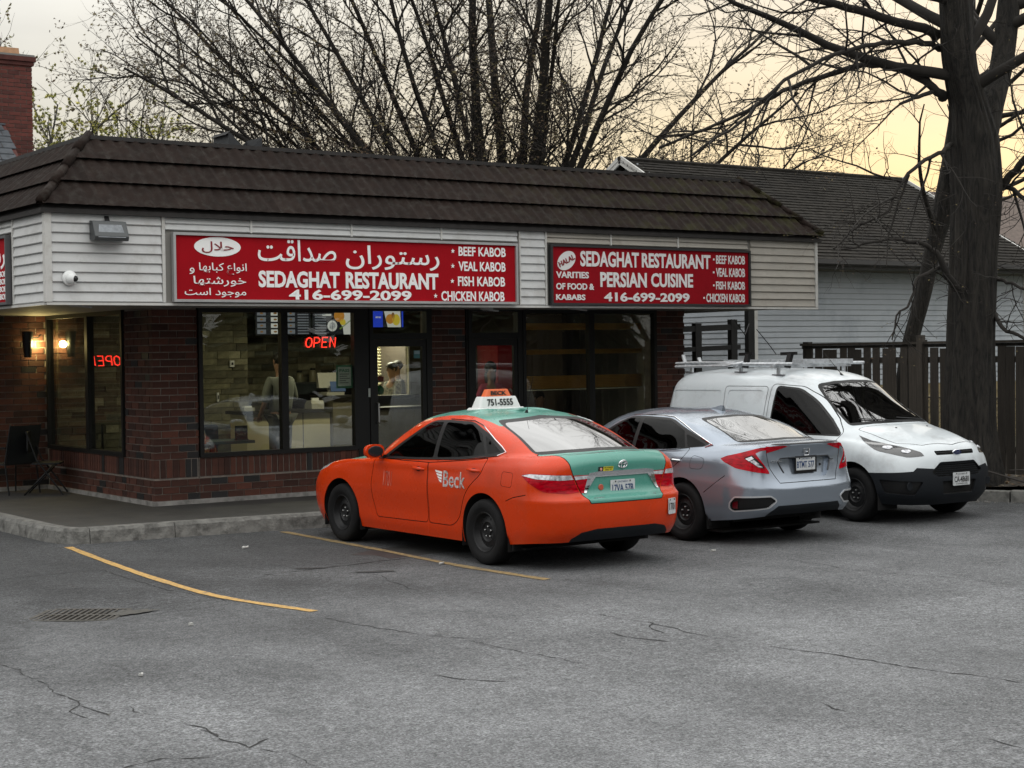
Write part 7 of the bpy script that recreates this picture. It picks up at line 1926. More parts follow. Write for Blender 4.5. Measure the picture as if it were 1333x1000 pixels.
    hq = rear(.255, .79)[0]; rd_ = MB(); rd_.lathe([(0,0),(.026,0),(.03,.004),(.03,.010)], 18, 'x', (hq.x - .010, .262, .79)); rd_.build('round_sticker', mat('sticker_red', (.45,.09,.05), .4), car)
    hq = rear(.34, .70)[0]; put_text('CAMRY', 'model_letters', VM['chrome'], car, (hq.x - .006, .335, .695), (0,-1,0), (0,0,1), width=.13, height=.022, bold=.01, extrude=.002)
    hq = rear(-.34, .70)[0]; put_text('LE', 'model_letters', VM['chrome'], car, (hq.x - .006, -.35, .70), (0,-1,0), (0,0,1), width=.035, height=.02, bold=.01, extrude=.002)
    # roof sign
    zr = 1.496
    def frustum(b, x, w0, w1, d0, d1, z0, z1, rr=.03):
        p0 = round_poly([(-d0/2,-w0/2),(d0/2,-w0/2),(d0/2,w0/2),(-d0/2,w0/2)], rr, 4); p1 = round_poly([(-d1/2,-w1/2),(d1/2,-w1/2),(d1/2,w1/2),(-d1/2,w1/2)], rr * .8, 4)
        pm = [(a*.93+c*.07, e_*.93+g*.07) for (a,e_),(c,g) in zip(p1,p0)]
        n = len(p0); v = [(x+a, y_, z0) for a, y_ in p0] + [(x+a, y_, z1-.012) for a, y_ in p1] + [(x+a*.90, y_*.96, z1) for a, y_ in p1]
        f = [tuple(range(n-1,-1,-1)), tuple(range(2*n,3*n))] + [(i,(i+1)%n,n+(i+1)%n,n+i) for i in range(n)] + [(n+i,n+(i+1)%n,2*n+(i+1)%n,2*n+i) for i in range(n)]
        b.add(v, f)
    sx_ = 1.02
    rs = MB(); frustum(rs, sx_, .62, .61, .24, .22, zr - .012, zr + .012); frustum(rs, sx_, .54, .46, .17, .12, zr + .013, zr + .128)
    rs_o = rs.build('roof_sign', mat('sign_white', (.66,.67,.66), .35), car, smooth=True, sharp=40)
    ot = MB(); frustum(ot, sx_, .335, .275, .10, .075, zr + .129, zr + .205, .022); ot_o = ot.build('sign_crest', mat('sign_orange', (.72,.13,.03), .4), rs_o, smooth=True, sharp=40)
    for s in (1, -1):
        xd_ = (0, -s, 0)   # s=1 faces the rear of the car
        put_text('751-5555', 'sign_lettering', VM['ink'], rs_o, (sx_ - s * .0775, 0, zr + .068), xd_, (s * .22, 0, 1), width=.33, height=.072, bold=.02, extrude=.002)
        put_text('BECK', 'sign_lettering', VM['ink'], ot_o, (sx_ - s * .0475, 0, zr + .165), xd_, (s * .16, 0, 1), width=.20, height=.044, bold=.03, extrude=.002)
    an = MB(); an.tube([(.48, 0, 1.455), (.47, 0, 1.49)], [.022, .010], 10); an.tube([(.47, 0, 1.485), (.36, 0, 1.83)], [.003, .0018], 5); an.build('antenna', VM['trim'], car, smooth=True)
    return car, B
taxi, TB = make_taxi()
taxi.location = (3.515, -4.835, 0); taxi.rotation_euler = (0, 0, radians(90) + .014)
# ------------------------------------------------------------------ the silver sedan
def make_sedan():
    r = []
    r.append([(3.50,0,.19),(3.45,.45,.19),(3.32,.70,.19),(3.1,.80,.18),(2.70,.84,.18),(2.15,.85,.18),(1.6,.85,.18),(1.0,.85,.18),(.5,.85,.18),(0,.84,.19),(-.42,.84,.25),(-.72,.82,.28),(-.88,.70,.30),(-.97,.42,.32),(-.99,0,.32)])
    r.append([(3.55,0,.30),(3.50,.46,.30),(3.37,.73,.30),(3.14,.84,.30),(2.70,.87,.29),(2.15,.862,.27),(1.6,.86,.27),(1.0,.86,.27),(.5,.865,.27),(0,.875,.29),(-.42,.875,.34),(-.74,.855,.36),(-.93,.725,.37),(-1.03,.43,.38),(-1.05,0,.38)])
    r.append([(3.58,0,.46),(3.53,.47,.46),(3.40,.75,.46),(3.16,.86,.46),(2.70,.895,.45),(2.15,.868,.42),(1.6,.865,.41),(1.0,.868,.41),(.5,.875,.42),(0,.898,.45),(-.42,.89,.49),(-.76,.868,.50),(-.96,.74,.50),(-1.06,.44,.50),(-1.08,0,.50)])
    r.append([(3.57,0,.60),(3.52,.47,.60),(3.38,.76,.61),(3.13,.87,.62),(2.70,.902,.63),(2.15,.888,.64),(1.6,.885,.65),(1.0,.888,.66),(.5,.892,.67),(0,.905,.68),(-.42,.89,.665),(-.76,.862,.64),(-.97,.74,.615),(-1.075,.44,.60),(-1.095,0,.60)])
    r.append([(3.52,0,.66),(3.47,.46,.66),(3.31,.74,.68),(3.07,.855,.70),(2.70,.885,.73),(2.15,.880,.755),(1.6,.88,.765),(1.0,.882,.775),(.5,.885,.785),(0,.885,.80),(-.42,.865,.795),(-.75,.835,.775),(-.945,.715,.745),(-1.02,.43,.71),(-1.04,0,.70)])
    r.append([(3.42,0,.71),(3.37,.44,.715),(3.2,.70,.745),(3.0,.82,.78),(2.70,.86,.83),(2.15,.87,.86),(1.6,.873,.868),(1.0,.875,.878),(.5,.876,.89),(0,.868,.91),(-.42,.835,.93),(-.74,.79,.94),(-.93,.68,.95),(-.985,.41,.945),(-1.0,0,.945)])
    r.append([(3.1,0,.83),(3.05,.42,.83),(2.93,.64,.845),(2.78,.735,.865),(2.55,.80,.89),(2.12,.852,.91),(1.6,.862,.915),(1.0,.862,.925),(.5,.858,.94),(0,.835,.965),(-.42,.79,.995),(-.73,.735,1.03),(-.925,.635,1.045),(-1.02,.40,1.06),(-1.04,0,1.065)])
    r.append([(2.9,0,.88),(2.85,.41,.88),(2.75,.61,.885),(2.62,.71,.895),(2.44,.79,.91),(2.1,.845,.925),(1.6,.857,.93),(1.0,.857,.94),(.5,.85,.955),(0,.825,.98),(-.40,.775,1.01),(-.68,.71,1.045),(-.87,.61,1.064),(-.965,.39,1.078),(-.985,0,1.083)])
    r.append([(2.55,0,.95),(2.48,.38,.945),(2.36,.59,.935),(2.22,.72,.93),(2.08,.79,.93),(1.92,.832,.935),(1.5,.845,.945),(1.0,.848,.955),(.5,.84,.972),(.0,.815,1.0),(-.25,.765,1.035),(-.43,.70,1.062),(-.60,.56,1.078),(-.74,.34,1.09),(-.78,0,1.093)])
    r.append([(2.08,0,1.155),(2.02,.37,1.15),(1.9,.55,1.14),(1.78,.655,1.135),(1.68,.705,1.13),(1.57,.735,1.135),(1.3,.75,1.15),(.92,.752,1.16),(.45,.745,1.17),(.02,.72,1.18),(-.12,.68,1.195),(-.18,.63,1.205),(-.23,.54,1.215),(-.28,.33,1.225),(-.29,0,1.23)])
    r.append([(1.55,0,1.37),(1.51,.34,1.355),(1.43,.48,1.34),(1.35,.555,1.33),(1.27,.59,1.325),(1.18,.61,1.33),(1.05,.62,1.34),(.85,.622,1.342),(.55,.615,1.338),(.32,.595,1.325),(.24,.57,1.32),(.20,.53,1.325),(.17,.45,1.338),(.13,.3,1.352),(.12,0,1.36)])
    r.append([(1.3,0,1.405),(1.27,.25,1.40),(1.22,.36,1.39),(1.16,.42,1.385),(1.1,.455,1.383),(1.04,.475,1.385),(.95,.48,1.39),(.85,.48,1.392),(.65,.48,1.39),(.52,.47,1.385),(.46,.45,1.38),(.42,.41,1.383),(.39,.35,1.39),(.36,.22,1.40),(.35,0,1.405)])
    r.append([(x,0,1.420) for x in (1.15,1.15,1.1,1.06,1.0,.97,.9,.84,.76,.68,.62,.58,.55,.53,.52)])
    bm = body_sheet(r, ku=9, kv=6, sharp_r=(3, 6, 8), sharp_c=())
    B = Body(bm); X, Y, Z = (1,0,0), (0,1,0), (0,0,1)
    silver = mat('silver_car_paint', (.29, .33, .385), .2, .6, coat=.4)
    mats = {'body': silver, 'seam': VM['black'], 'frame': VM['trim']}
    for s in (1, -1):
        sx = '_l' if s > 0 else '_r'
        sd_ = lambda c, n, s=s: c.y * s > .35
        for cx in (2.70, 0.0):
            B.cut(arch_poly(cx, .33, .372, zb=.0), X, Z, '_cut', lambda c, n, s=s: c.y * s > .5 and c.z < .8)
        dlo = round_poly([(1.95,.945),(1.14,1.335),(.85,1.342),(.42,1.330),(.0,1.185),(-.30,1.065),(-.24,1.035),(.3,.992),(1.2,.962)], [.03,.10,.05,.12,.08,.02,.02,0,0])
        fl = lambda c, n, s=s: c.y * s > .42 and c.z > .93
        B.cut(dlo, X, Z, 'frame', fl)
        for nm, p in (('front_window', [(1.82,.965),(1.13,1.312),(.93,1.318),(.90,.972)]), ('rear_door_window', [(.84,.975),(.87,1.318),(.42,1.306),(.12,1.20),(.02,1.018),(.4,.99)]), ('quarter_window', [(-.01,1.024),(.07,1.165),(-.05,1.13),(-.245,1.06),(-.23,1.043)])):
            B.cut(round_poly(p, .025), X, Z, nm + sx, fl, base=('frame',)); mats[nm + sx] = VM['glass']
        fd = round_poly([(.94,.94),(.93,.60),(.95,.33),(1.95,.32),(2.06,.58),(2.0,.94),(1.4,.94)], [0,.1,.05,.05,.2,.02,0])
        rd = round_poly([(.93,.95),(.92,.60),(.94,.33),(.54,.33),(.42,.42),(.30,.70),(.0,.90),(-.06,1.02),(.4,.97)], [0,.1,.05,.08,.12,.2,.12,.03,0])
        for nm, p in (('front_door', fd), ('rear_door', rd)):
            B.cut(offset_poly(p, -.004), X, Z, 'seam', sd_); B.cut(offset_poly(p, .0035), X, Z, nm + sx, sd_, base=('seam',)); mats[nm + sx] = silver
        if s > 0:
            p = round_poly([(-.12,.80),(-.31,.80),(-.34,.915),(-.14,.945)], .05)
            B.cut(offset_poly(p, -.003), X, Z, 'seam', sd_); B.cut(offset_poly(p, .001), X, Z, 'fuel_flap', sd_, base=('seam',)); mats['fuel_flap'] = silver
        # bumper joint from the arch up to the lamp
        pj_ = [(-.36,.560),(-.52,.66),(-.66,.752),(-.665,.745),(-.52,.652),(-.362,.552)]
        B.cut(pj_, X, Z, 'seam', sd_)
        # C shaped lamps: outer unit on the corner, arm running onto the lid
        A = (-.7071, -.7071 * s, 0); aO = lambda x, y: -(x + y) * .7071
        fo = lambda c, n, s=s: c.y * s > .38 and c.x < -.45 and .66 < c.z < 1.08
        t0 = aO(-.58, .845); t1 = aO(-.93, .63)
        lamp = [(t0,.925),(t0+.07,.955),(t0+.20,.985),(t1-.03,1.03),(t1+.03,1.045),(t1+.16,1.052),(t1+.17,1.032),(t1+.03,1.01),(t1-.03,.985),(t1+.03,.90),(t1+.10,.80),(t1+.115,.765),(t1-.04,.79),(t0+.16,.83),(t0+.04,.89)]
        B.cut(round_poly(lamp, .008, 2), A, Z, 'lamp_red' + sx, fo, base=('body','seam')); mats['lamp_red' + sx] = VM['red_lens']
        clr = [(t1-.15,.935),(t1-.065,.968),(t1+.035,.875),(t1+.07,.82),(t1+.0,.835),(t1-.075,.885)]
        B.cut(round_poly(clr, .008, 2), A, Z, 'lamp_dark' + sx, fo, base=('lamp_red' + sx,)); mats['lamp_dark' + sx] = VM['trim']
        for c_ in ([(t1-.135,.930),(t1-.070,.955),(t1-.045,.930),(t1-.095,.905)], [(t1-.085,.902),(t1-.045,.918),(t1+.015,.872),(t1-.02,.862)], [(t1-.062,.888),(t1-.02,.868),(t1+.04,.848),(t1+.045,.834),(t1+.0,.842)]):
            B.cut(c_, A, Z, 'lamp_clear' + sx, fo, base=('lamp_dark' + sx,)); mats['lamp_clear' + sx] = VM['clear_lens']
        # dark corner vents in the bumper
        v0 = aO(-.74, .865); v1 = aO(-1.02, .50)
        vent = round_poly([(v0+.0,.415),(v0+.005,.465),(v0+.05,.520),(v1-.03,.525),(v1+.015,.490),(v1+.02,.475),(v1-.055,.415),(v0+.04,.385)], .012, 2)
        fv = lambda c, n, s=s: c.y * s > .3 and c.x < -.6 and c.z < .62
        B.cut(offset_poly(vent, -.016), A, Z, 'vent_lip' + sx, fv); mats['vent_lip' + sx] = mat('silver_bright', (.62,.63,.65), .25, .5, coat=.5)
        B.cut(vent, A, Z, 'vent' + sx, fv, base=('vent_lip' + sx,)); mats['vent' + sx] = VM['trim']
        rf_ = round_poly([(v0+.025,.412),(v0+.025,.472),(v0+.085,.495),(v0+.085,.400)], .012, 2)
        B.cut(rf_, A, Z, 'reflector' + sx, fv, base=('vent' + sx,)); mats['reflector' + sx] = VM['dark_red']
        A2 = (-.7071, .7071 * s, 0); h0 = (-3.46 + .50) * .7071; h1 = (-2.92 + .84) * .7071
        B.cut(round_poly([(h0,.66),(h0+.02,.71),(h1-.1,.81),(h1,.83),(h1-.04,.74),(h0+.2,.66)], .02), A2, Z, 'headlight' + sx, lambda c, n, s=s: c.x > 2.7 and c.y * s > .35 and c.z < .85); mats['headlight' + sx] = VM['clear_lens']
    fw_ = lambda c, n: c.x > 1.1 and c.z > .94 and n.x > .2
    ws = round_poly([(-.78,.955),(-.53,1.345),(0,1.375),(.53,1.345),(.78,.955),(0,.975)], .06)
    B.cut(ws, Y, Z, 'frame', fw_); B.cut(offset_poly(ws, .035), Y, Z, 'windshield', fw_, base=('frame',)); mats['windshield'] = VM['glass_clear']
    fr = lambda c, n: c.x < .42 and c.z > 1.05 and n.x < -.12
    rw = round_poly([(-.58,1.082),(-.50,1.325),(-.30,1.345),(0,1.355),(.30,1.345),(.50,1.325),(.58,1.082),(.34,1.096),(0,1.104),(-.34,1.096)], [.04,.06,0,0,0,.06,.04,0,0,0])
    B.cut(rw, Y, Z, 'frame', fr); B.cut(offset_poly(rw, .018), Y, Z, 'rear_window', fr, base=('frame',)); mats['rear_window'] = VM['glass_rear']
    # shark fin roof seam lines: roof panel stays body colour
    # boot lid
    tl = [(-.58,.585),(-.80,.57),(-.90,.55),(-1.2,.52),(-1.2,-.52),(-.90,-.55),(-.80,-.57),(-.58,-.585)]
    fdk = lambda c, n: c.z > 1.05 and c.x < -.60 and n.z > .5
    B.cut(offset_poly(tl, -.003), X, Y, 'seam', fdk); B.cut(offset_poly(tl, .003), X, Y, 'trunk_lid', fdk, base=('seam',)); mats['trunk_lid'] = silver
    tf = [(-.56,1.075),(-.555,.99),(-.52,.83),(-.42,.665),(.42,.665),(.52,.83),(.555,.99),(.56,1.075)]
    ff = lambda c, n: c.x < -.86 and c.z < 1.06 and n.z < .75
    B.cut(offset_poly(tf, -.0045), Y, Z, 'seam', ff); B.cut(offset_poly(tf, .003), Y, Z, 'trunk_lid', ff, base=('seam',))
    for s in (1, -1):
        arm = [(s*.56,1.052),(s*.34,1.058),(s*.30,1.048),(s*.42,1.015),(s*.555,.985)]
        B.cut(arm, Y, Z, 'lid_lamp' + ('_l' if s > 0 else '_r'), ff, base=('trunk_lid','body','seam')); mats['lid_lamp' + ('_l' if s > 0 else '_r')] = VM['red_lens']
    # recessed number plate panel
    rc = round_poly([(-.40,.885),(-.36,.925),(.36,.925),(.40,.885),(.33,.755),(.28,.71),(-.28,.71),(-.33,.755)], .02, 2)
    B.cut(rc, Y, Z, 'plate_recess', ff, base=('trunk_lid',)); mats['plate_recess'] = silver
    rim_ = offset_poly(rc, .012)
    # lower valance
    lv = [(-.60,.25),(-.53,.36),(-.45,.425),(.45,.425),(.53,.36),(.60,.25)]
    B.cut(lv, Y, Z, 'valance', lambda c, n: c.x < -.75 and c.z < .5); mats['valance'] = VM['plastic']
    names = {k: {'seam': 'panel_gap', 'frame': 'window_surround', 'lamp_red': 'tail_light', 'lamp_dark': 'tail_light_inset', 'lamp_clear': 'reversing_lamp', 'lid_lamp': 'lid_light', 'vent': 'bumper_vent', 'vent_lip': 'vent_trim'}.get(k[:-2] if k.endswith(('_l','_r')) else k, k[:-2] if k.endswith(('_l','_r')) else k) for k in mats}
    car = thing('silver_sedan', 'silver sedan with red tail lights parked between the orange taxi and the white van', 'car')
    ra = {'seam': (-.008, 0), 'plate_recess': (-.045, -.045)}
    for k in mats:
        if k.startswith(('lamp_red','lid_lamp')): ra[k] = (.005, .008)
        if k.startswith('vent_lip'): ra[k] = (.006, .01)
        if k.startswith(('vent_l','vent_r')) and not k.startswith('vent_lip'): ra[k] = (-.012, -.02)
    parts = B.split(car, mats, raise_=ra, mesh_names=names)
    for x in (2.70, 0):
        for s in (1, -1):
            wheel(car, x, s * .79, s, R=.320, mt=VM, holes=14); wheel_well(car, x, s * .855, s, .385, VM)
    u = MB(); u.box(-.5, 3.1, -.6, .6, .22, .26); u.build('underbody', VM['black'], car)
    cabin(car, [(1.12, 2), (.32, 3)], .14, .74, VM, -.5, 2.25, .88, 1.68)
    ps = MB(); ps.box(-.62, -.02, -.6, .6, .96, .98); ps.build('parcel_shelf', VM['seat'], car)
    for s in (1, -1):
        mirror_unit(car, 1.78, s * .97, 1.0, s, silver, VM)
        handle_unit(B, parts['front_door' + ('_l' if s > 0 else '_r')], 1.08, .86, s, silver); handle_unit(B, parts['rear_door' + ('_l' if s > 0 else '_r')], .13, .885, s, VM['chrome'])
        pts = []
        for a, b in [(-.26,1.032),(-.335,1.06),(-.22,1.105),(.0,1.195),(.20,1.275),(.42,1.340),(.62,1.353),(.85,1.355),(1.14,1.348)]:
            h = B.hit((a, s * 1.5, b), (0, -s, 0))
            if h[0]: pts.append(h[0] + Vector((0, s * .004, 0)))
        w = MB(); w.tube(pts, [.006,.013,.012,.009,.008,.008,.008,.007,.006], 6); w.build('window_trim', VM['chrome'], car, smooth=True)
        f = MB(); f.box(-.415, -.395, min(s*.60, s*.85), max(s*.60, s*.85), .20, .40); f.build('mud_flap', VM['tyre'], car)
    sp = MB()  # small lip along the lid edge
    pts = [];
    for i in range(17):
        y = -.50 + i / 16; h = B.hit((-1.6, y, 1.045), (1, 0, 0)); pts.append((h[0].x - .004, y, 1.074))
    sp.tube(pts, [.004] + [.010] * 15 + [.004], 6); sp.build('boot_spoiler', mat('spoiler_grey', (.10,.10,.105), .4), car, smooth=True)
    fin = MB(); fin.add([(.52,-.03,1.40),(.52,.03,1.40),(.26,.035,1.385),(.26,-.035,1.385),(.30,-.008,1.455),(.30,.008,1.455),(.26,.01,1.45),(.26,-.01,1.45)], [(0,1,5,4),(1,2,6,5),(2,3,7,6),(3,0,4,7),(4,5,6,7)]); fin.build('shark_fin_antenna', silver, car)
    def rear(y, z): return B.hit((-3, y, z), (1,0,0))
    h = rear(0, .84)[0]; plate(B, car, (h.x + .004, -.01, .845), None, .305, .155, 'BTMT 577', 'ONTARIO', VM, framec='trim')
    c = rear(0, .975)[0]; e = MB()
    fr_pts = [(0,-.045,.036),(0,.045,.036),(0,.034,-.036),(0,-.034,-.036),(0,-.045,.036)]
    e.tube(fr_pts, .0055, 6); e.tube([(0,-.026,.028),(0,-.017,-.028)], .006, 6); e.tube([(0,.026,.028),(0,.017,-.028)], .006, 6); e.tube([(0,-.021,0),(0,.021,0)], .006, 6)
    eo = e.build('badge', VM['chrome'], car, smooth=True); eo.location = (c.x - .012, 0, .978)
    hq = rear(.40, .885)[0]; put_text('CIVIC', 'model_letters', VM['chrome'], car, (hq.x - .008, .425, .895), (-.12,-1,0), (0,0,1), width=.15, height=.022, bold=.01, extrude=.002)
    put_text('EX', 'model_letters', VM['chrome'], car, (hq.x - .008, -.42, .885), (.12,-1,0), (0,0,1), width=.05, height=.02, bold=.01, extrude=.002)
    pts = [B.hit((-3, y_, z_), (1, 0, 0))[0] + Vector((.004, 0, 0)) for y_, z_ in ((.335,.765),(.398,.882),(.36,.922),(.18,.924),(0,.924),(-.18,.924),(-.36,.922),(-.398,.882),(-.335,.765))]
    rl_ = MB(); rl_.tube(pts, .010, 6); rl_.build('recess_shade_edge', mat('silver_shadow_edge', (.05,.053,.06), .4, .4), car, smooth=True)  # dark tube paints the shade under the upper lip of the recess
    kh = MB(); q = rear(-.24,.83)[0]; kh.lathe([(0,0),(.014,0),(.014,.006),(0,.006)], 12, 'x', (q.x + .012, -.24, .83)); kh.build('lid_button', VM['trim'], car)
    return car, B
sedan, SB = make_sedan()
sedan.location = (6.30, -4.58, 0); sedan.rotation_euler = (0, 0, radians(90) + .012)
# ------------------------------------------------------------------ the white cargo van
def make_van():
    r = []
    def side(z, y4, y6, y9, y11, x11=-.76):
        pass
    r.append([(3.42,0,.22),(3.37,.45,.22),(3.2,.74,.23),(3.02,.84,.24),(2.66,.86,.26),(2.2,.87,.26),(1.7,.87,.26),(1.22,.87,.26),(.8,.87,.26),(.2,.87,.26),(-.35,.87,.28),(-.76,.86,.32),(-.84,.72,.33),(-.86,.42,.33),(-.86,0,.33)])
    r.append([(3.50,0,.33),(3.45,.46,.33),(3.29,.76,.34),(3.06,.885,.35),(2.66,.905,.36),(2.2,.89,.36),(1.7,.89,.36),(1.22,.89,.36),(.8,.89,.36),(.2,.89,.36),(-.35,.89,.37),(-.78,.88,.40),(-.87,.73,.41),(-.89,.43,.41),(-.89,0,.41)])
    r.append([(3.535,0,.50),(3.48,.47,.50),(3.32,.77,.51),(3.08,.895,.52),(2.66,.918,.53),(2.2,.90,.53),(1.7,.90,.53),(1.22,.90,.53),(.8,.90,.53),(.2,.905,.53),(-.35,.905,.54),(-.79,.89,.55),(-.88,.74,.55),(-.90,.44,.55),(-.90,0,.55)])
    r.append([(3.525,0,.64),(3.47,.47,.64),(3.31,.77,.65),(3.07,.895,.66),(2.66,.925,.68),(2.2,.908,.70),(1.7,.908,.70),(1.22,.908,.70),(.8,.91,.70),(.2,.912,.70),(-.35,.912,.70),(-.79,.895,.70),(-.87,.74,.70),(-.88,.44,.70),(-.88,0,.70)])
    r.append([(3.49,0,.80),(3.43,.46,.80),(3.26,.745,.80),(3.03,.875,.82),(2.66,.915,.86),(2.2,.915,.88),(1.7,.915,.88),(1.22,.915,.88),(.8,.915,.88),(.2,.915,.88),(-.35,.912,.88),(-.78,.895,.88),(-.86,.74,.88),(-.87,.44,.88),(-.87,0,.88)])
    r.append([(3.42,0,.915),(3.35,.44,.91),(3.15,.70,.905),(2.95,.825,.915),(2.66,.875,.95),(2.3,.895,.97),(1.7,.905,.985),(1.22,.905,.99),(.8,.91,.99),(.2,.91,.99),(-.35,.908,.99),(-.775,.89,.99),(-.855,.73,.99),(-.865,.43,.99),(-.865,0,.99)])
    r.append([(3.33,0,.965),(3.26,.42,.96),(3.06,.64,.95),(2.86,.76,.955),(2.60,.835,.985),(2.32,.875,1.0),(1.7,.898,1.01),(1.22,.90,1.01),(.8,.905,1.02),(.2,.906,1.03),(-.35,.904,1.03),(-.77,.885,1.03),(-.85,.72,1.03),(-.86,.42,1.03),(-.86,0,1.03)])
    r.append([(3.0,0,1.07),(2.94,.42,1.065),(2.79,.62,1.05),(2.65,.74,1.045),(2.50,.81,1.045),(2.30,.86,1.03),(1.7,.89,1.035),(1.22,.893,1.04),(.8,.90,1.06),(.2,.902,1.08),(-.35,.90,1.08),(-.765,.88,1.08),(-.848,.71,1.08),(-.858,.42,1.08),(-.858,0,1.08)])
    r.append([(2.63,0,1.145),(2.58,.40,1.14),(2.50,.62,1.125),(2.44,.74,1.11),(2.37,.80,1.09),(2.24,.845,1.075),(1.7,.872,1.07),(1.22,.88,1.08),(.8,.892,1.12),(.2,.897,1.15),(-.35,.895,1.15),(-.755,.872,1.15),(-.842,.70,1.15),(-.852,.41,1.15),(-.852,0,1.15)])
    r.append([(2.22,0,1.42),(2.17,.38,1.415),(2.08,.56,1.40),(2.02,.66,1.385),(1.95,.715,1.37),(1.82,.765,1.36),(1.5,.80,1.36),(1.2,.815,1.37),(.8,.845,1.40),(.2,.855,1.42),(-.35,.853,1.42),(-.72,.83,1.42),(-.81,.68,1.42),(-.825,.40,1.42),(-.825,0,1.42)])
    r.append([(1.80,0,1.695),(1.76,.36,1.685),(1.68,.53,1.665),(1.62,.61,1.645),(1.55,.655,1.63),(1.44,.69,1.625),(1.28,.715,1.63),(1.1,.735,1.64),(.75,.78,1.65),(.2,.795,1.66),(-.35,.79,1.655),(-.66,.765,1.65),(-.755,.62,1.66),(-.775,.37,1.67),(-.778,0,1.675)])
    r.append([(1.45,0,1.785),(1.41,.33,1.78),(1.33,.48,1.765),(1.26,.56,1.75),(1.18,.605,1.74),(1.08,.635,1.74),(.95,.66,1.745),(.8,.68,1.75),(.5,.70,1.755),(.15,.715,1.76),(-.28,.71,1.755),(-.56,.69,1.745),(-.65,.57,1.755),(-.68,.34,1.765),(-.685,0,1.77)])
    r.append([(1.2,0,1.815),(1.17,.25,1.81),(1.12,.34,1.805),(1.06,.40,1.80),(1.0,.44,1.795),(.92,.46,1.795),(.82,.475,1.80),(.68,.48,1.80),(.45,.49,1.80),(.15,.495,1.80),(-.2,.49,1.80),(-.42,.47,1.79),(-.50,.40,1.795),(-.53,.24,1.80),(-.54,0,1.805)])
    r.append([(x,0,1.83) for x in (.95,.95,.92,.88,.84,.78,.7,.58,.42,.2,-.05,-.2,-.28,-.3,-.31)])
    bm = body_sheet(r, ku=8, kv=5, sharp_r=(8,), sharp_c=())
    B = Body(bm); X, Y, Z = (1,0,0), (0,1,0), (0,0,1)
    white = mat('van_white_paint', (.62, .665, .69), .3, coat=.4, dirt=(.44, .46, .47), dscale=2.2)
    mats = {'body': white, 'seam': VM['black'], 'frame': VM['trim']}
    for s in (1, -1):
        sx = '_l' if s > 0 else '_r'
        sd_ = lambda c, n, s=s: c.y * s > .35
        for cx in (2.66, 0.0):
            B.cut(arch_poly(cx, .34, .385, zb=.0), X, Z, '_cut', lambda c, n, s=s: c.y * s > .5 and c.z < .85)
        fl = lambda c, n, s=s: c.y * s > .5 and c.z > .95
        p = round_poly([(2.40,1.035),(2.20,1.20),(1.86,1.44),(1.60,1.572),(1.25,1.600),(1.235,1.055),(1.8,1.04)], [.02,0,.12,.08,.04,.03,0])
        B.cut(offset_poly(p, -.022), X, Z, 'frame', fl); B.cut(p, X, Z, 'door_window' + sx, fl, base=('frame',)); mats['door_window' + sx] = VM['glass_clear']
        fd = round_poly([(1.15,1.645),(1.15,.85),(1.17,.42),(2.12,.40),(2.24,.62),(2.38,.96),(2.44,1.06),(2.28,1.22),(1.93,1.48),(1.64,1.61)], [.08,0,.06,.06,.1,.06,.02,0,.1,.05])
        B.cut(offset_poly(fd, -.0045), X, Z, 'seam', sd_); B.cut(offset_poly(fd, .003), X, Z, 'front_door' + sx, sd_, base=('seam',)); mats['front_door' + sx] = white
        sd2 = round_poly([(1.10,1.61),(1.10,.42),(.42,.40),(.36,.60),(.36,1.61)], .06)
        B.cut(offset_poly(sd2, -.004), X, Z, 'seam', sd_); B.cut(offset_poly(sd2, .003), X, Z, 'sliding_door' + sx, sd_, base=('seam',)); mats['sliding_door' + sx] = white
        # pressed panel outlines where windows would be
        for nm, pp in (('a', [(1.03,1.56),(1.03,1.09),(.42,1.09),(.42,1.56)]), ('b', [(.30,1.555),(.30,1.09),(-.62,1.09),(-.66,1.55)])):
            q = round_poly(pp, .06, 4)
            bs = ('body', 'sliding_door' + sx)
            B.cut(q, X, Z, 'panel' + sx, fl, base=bs); mats['panel' + sx] = white
        # black lower cladding: bumper corner and sill
    fb = lambda c, n: c.x > 2.95
    # front bumper: black lower half with a stepped top edge (projected from the front)
    bp2 = [(-.98,.60),(-.66,.625),(-.615,.665),(-.30,.64),(-.26,.60),(-.24,.66),(.24,.66),(.26,.60),(.30,.64),(.615,.665),(.66,.625),(.98,.60),(.98,.15),(-.98,.15)]
    B.cut(bp2, Y, Z, 'bumper', lambda c, n: c.x > 2.9); mats['bumper'] = VM['plastic']
    for s in (1, -1):
        pl_ = [(2.95,.618),(3.2,.60),(3.2,.18),(2.95,.18)]
    # main grille and slim upper grille
    gr = round_poly([(-.44,.605),(-.30,.715),(.30,.715),(.44,.605),(.36,.555),(-.36,.555)], .02, 2)
    ffr = lambda c, n: c.x > 3.2
    B.cut(offset_poly(gr, -.01), Y, Z, 'grille_rim', ffr, base=('body','bumper')); mats['grille_rim'] = VM['plastic']
    B.cut(gr, Y, Z, 'grille', ffr, base=('grille_rim',)); mats['grille'] = VM['black']
    ug = round_poly([(-.345,.855),(-.33,.805),(.33,.805),(.345,.855)], .012, 2)
    B.cut(ug, Y, Z, 'upper_grille', ffr); mats['upper_grille'] = VM['black']
    ia = round_poly([(-.30,.50),(-.26,.34),(.26,.34),(.30,.50)], .02, 2)
    B.cut(ia, Y, Z, 'intake', ffr, base=('bumper',)); mats['intake'] = VM['black']
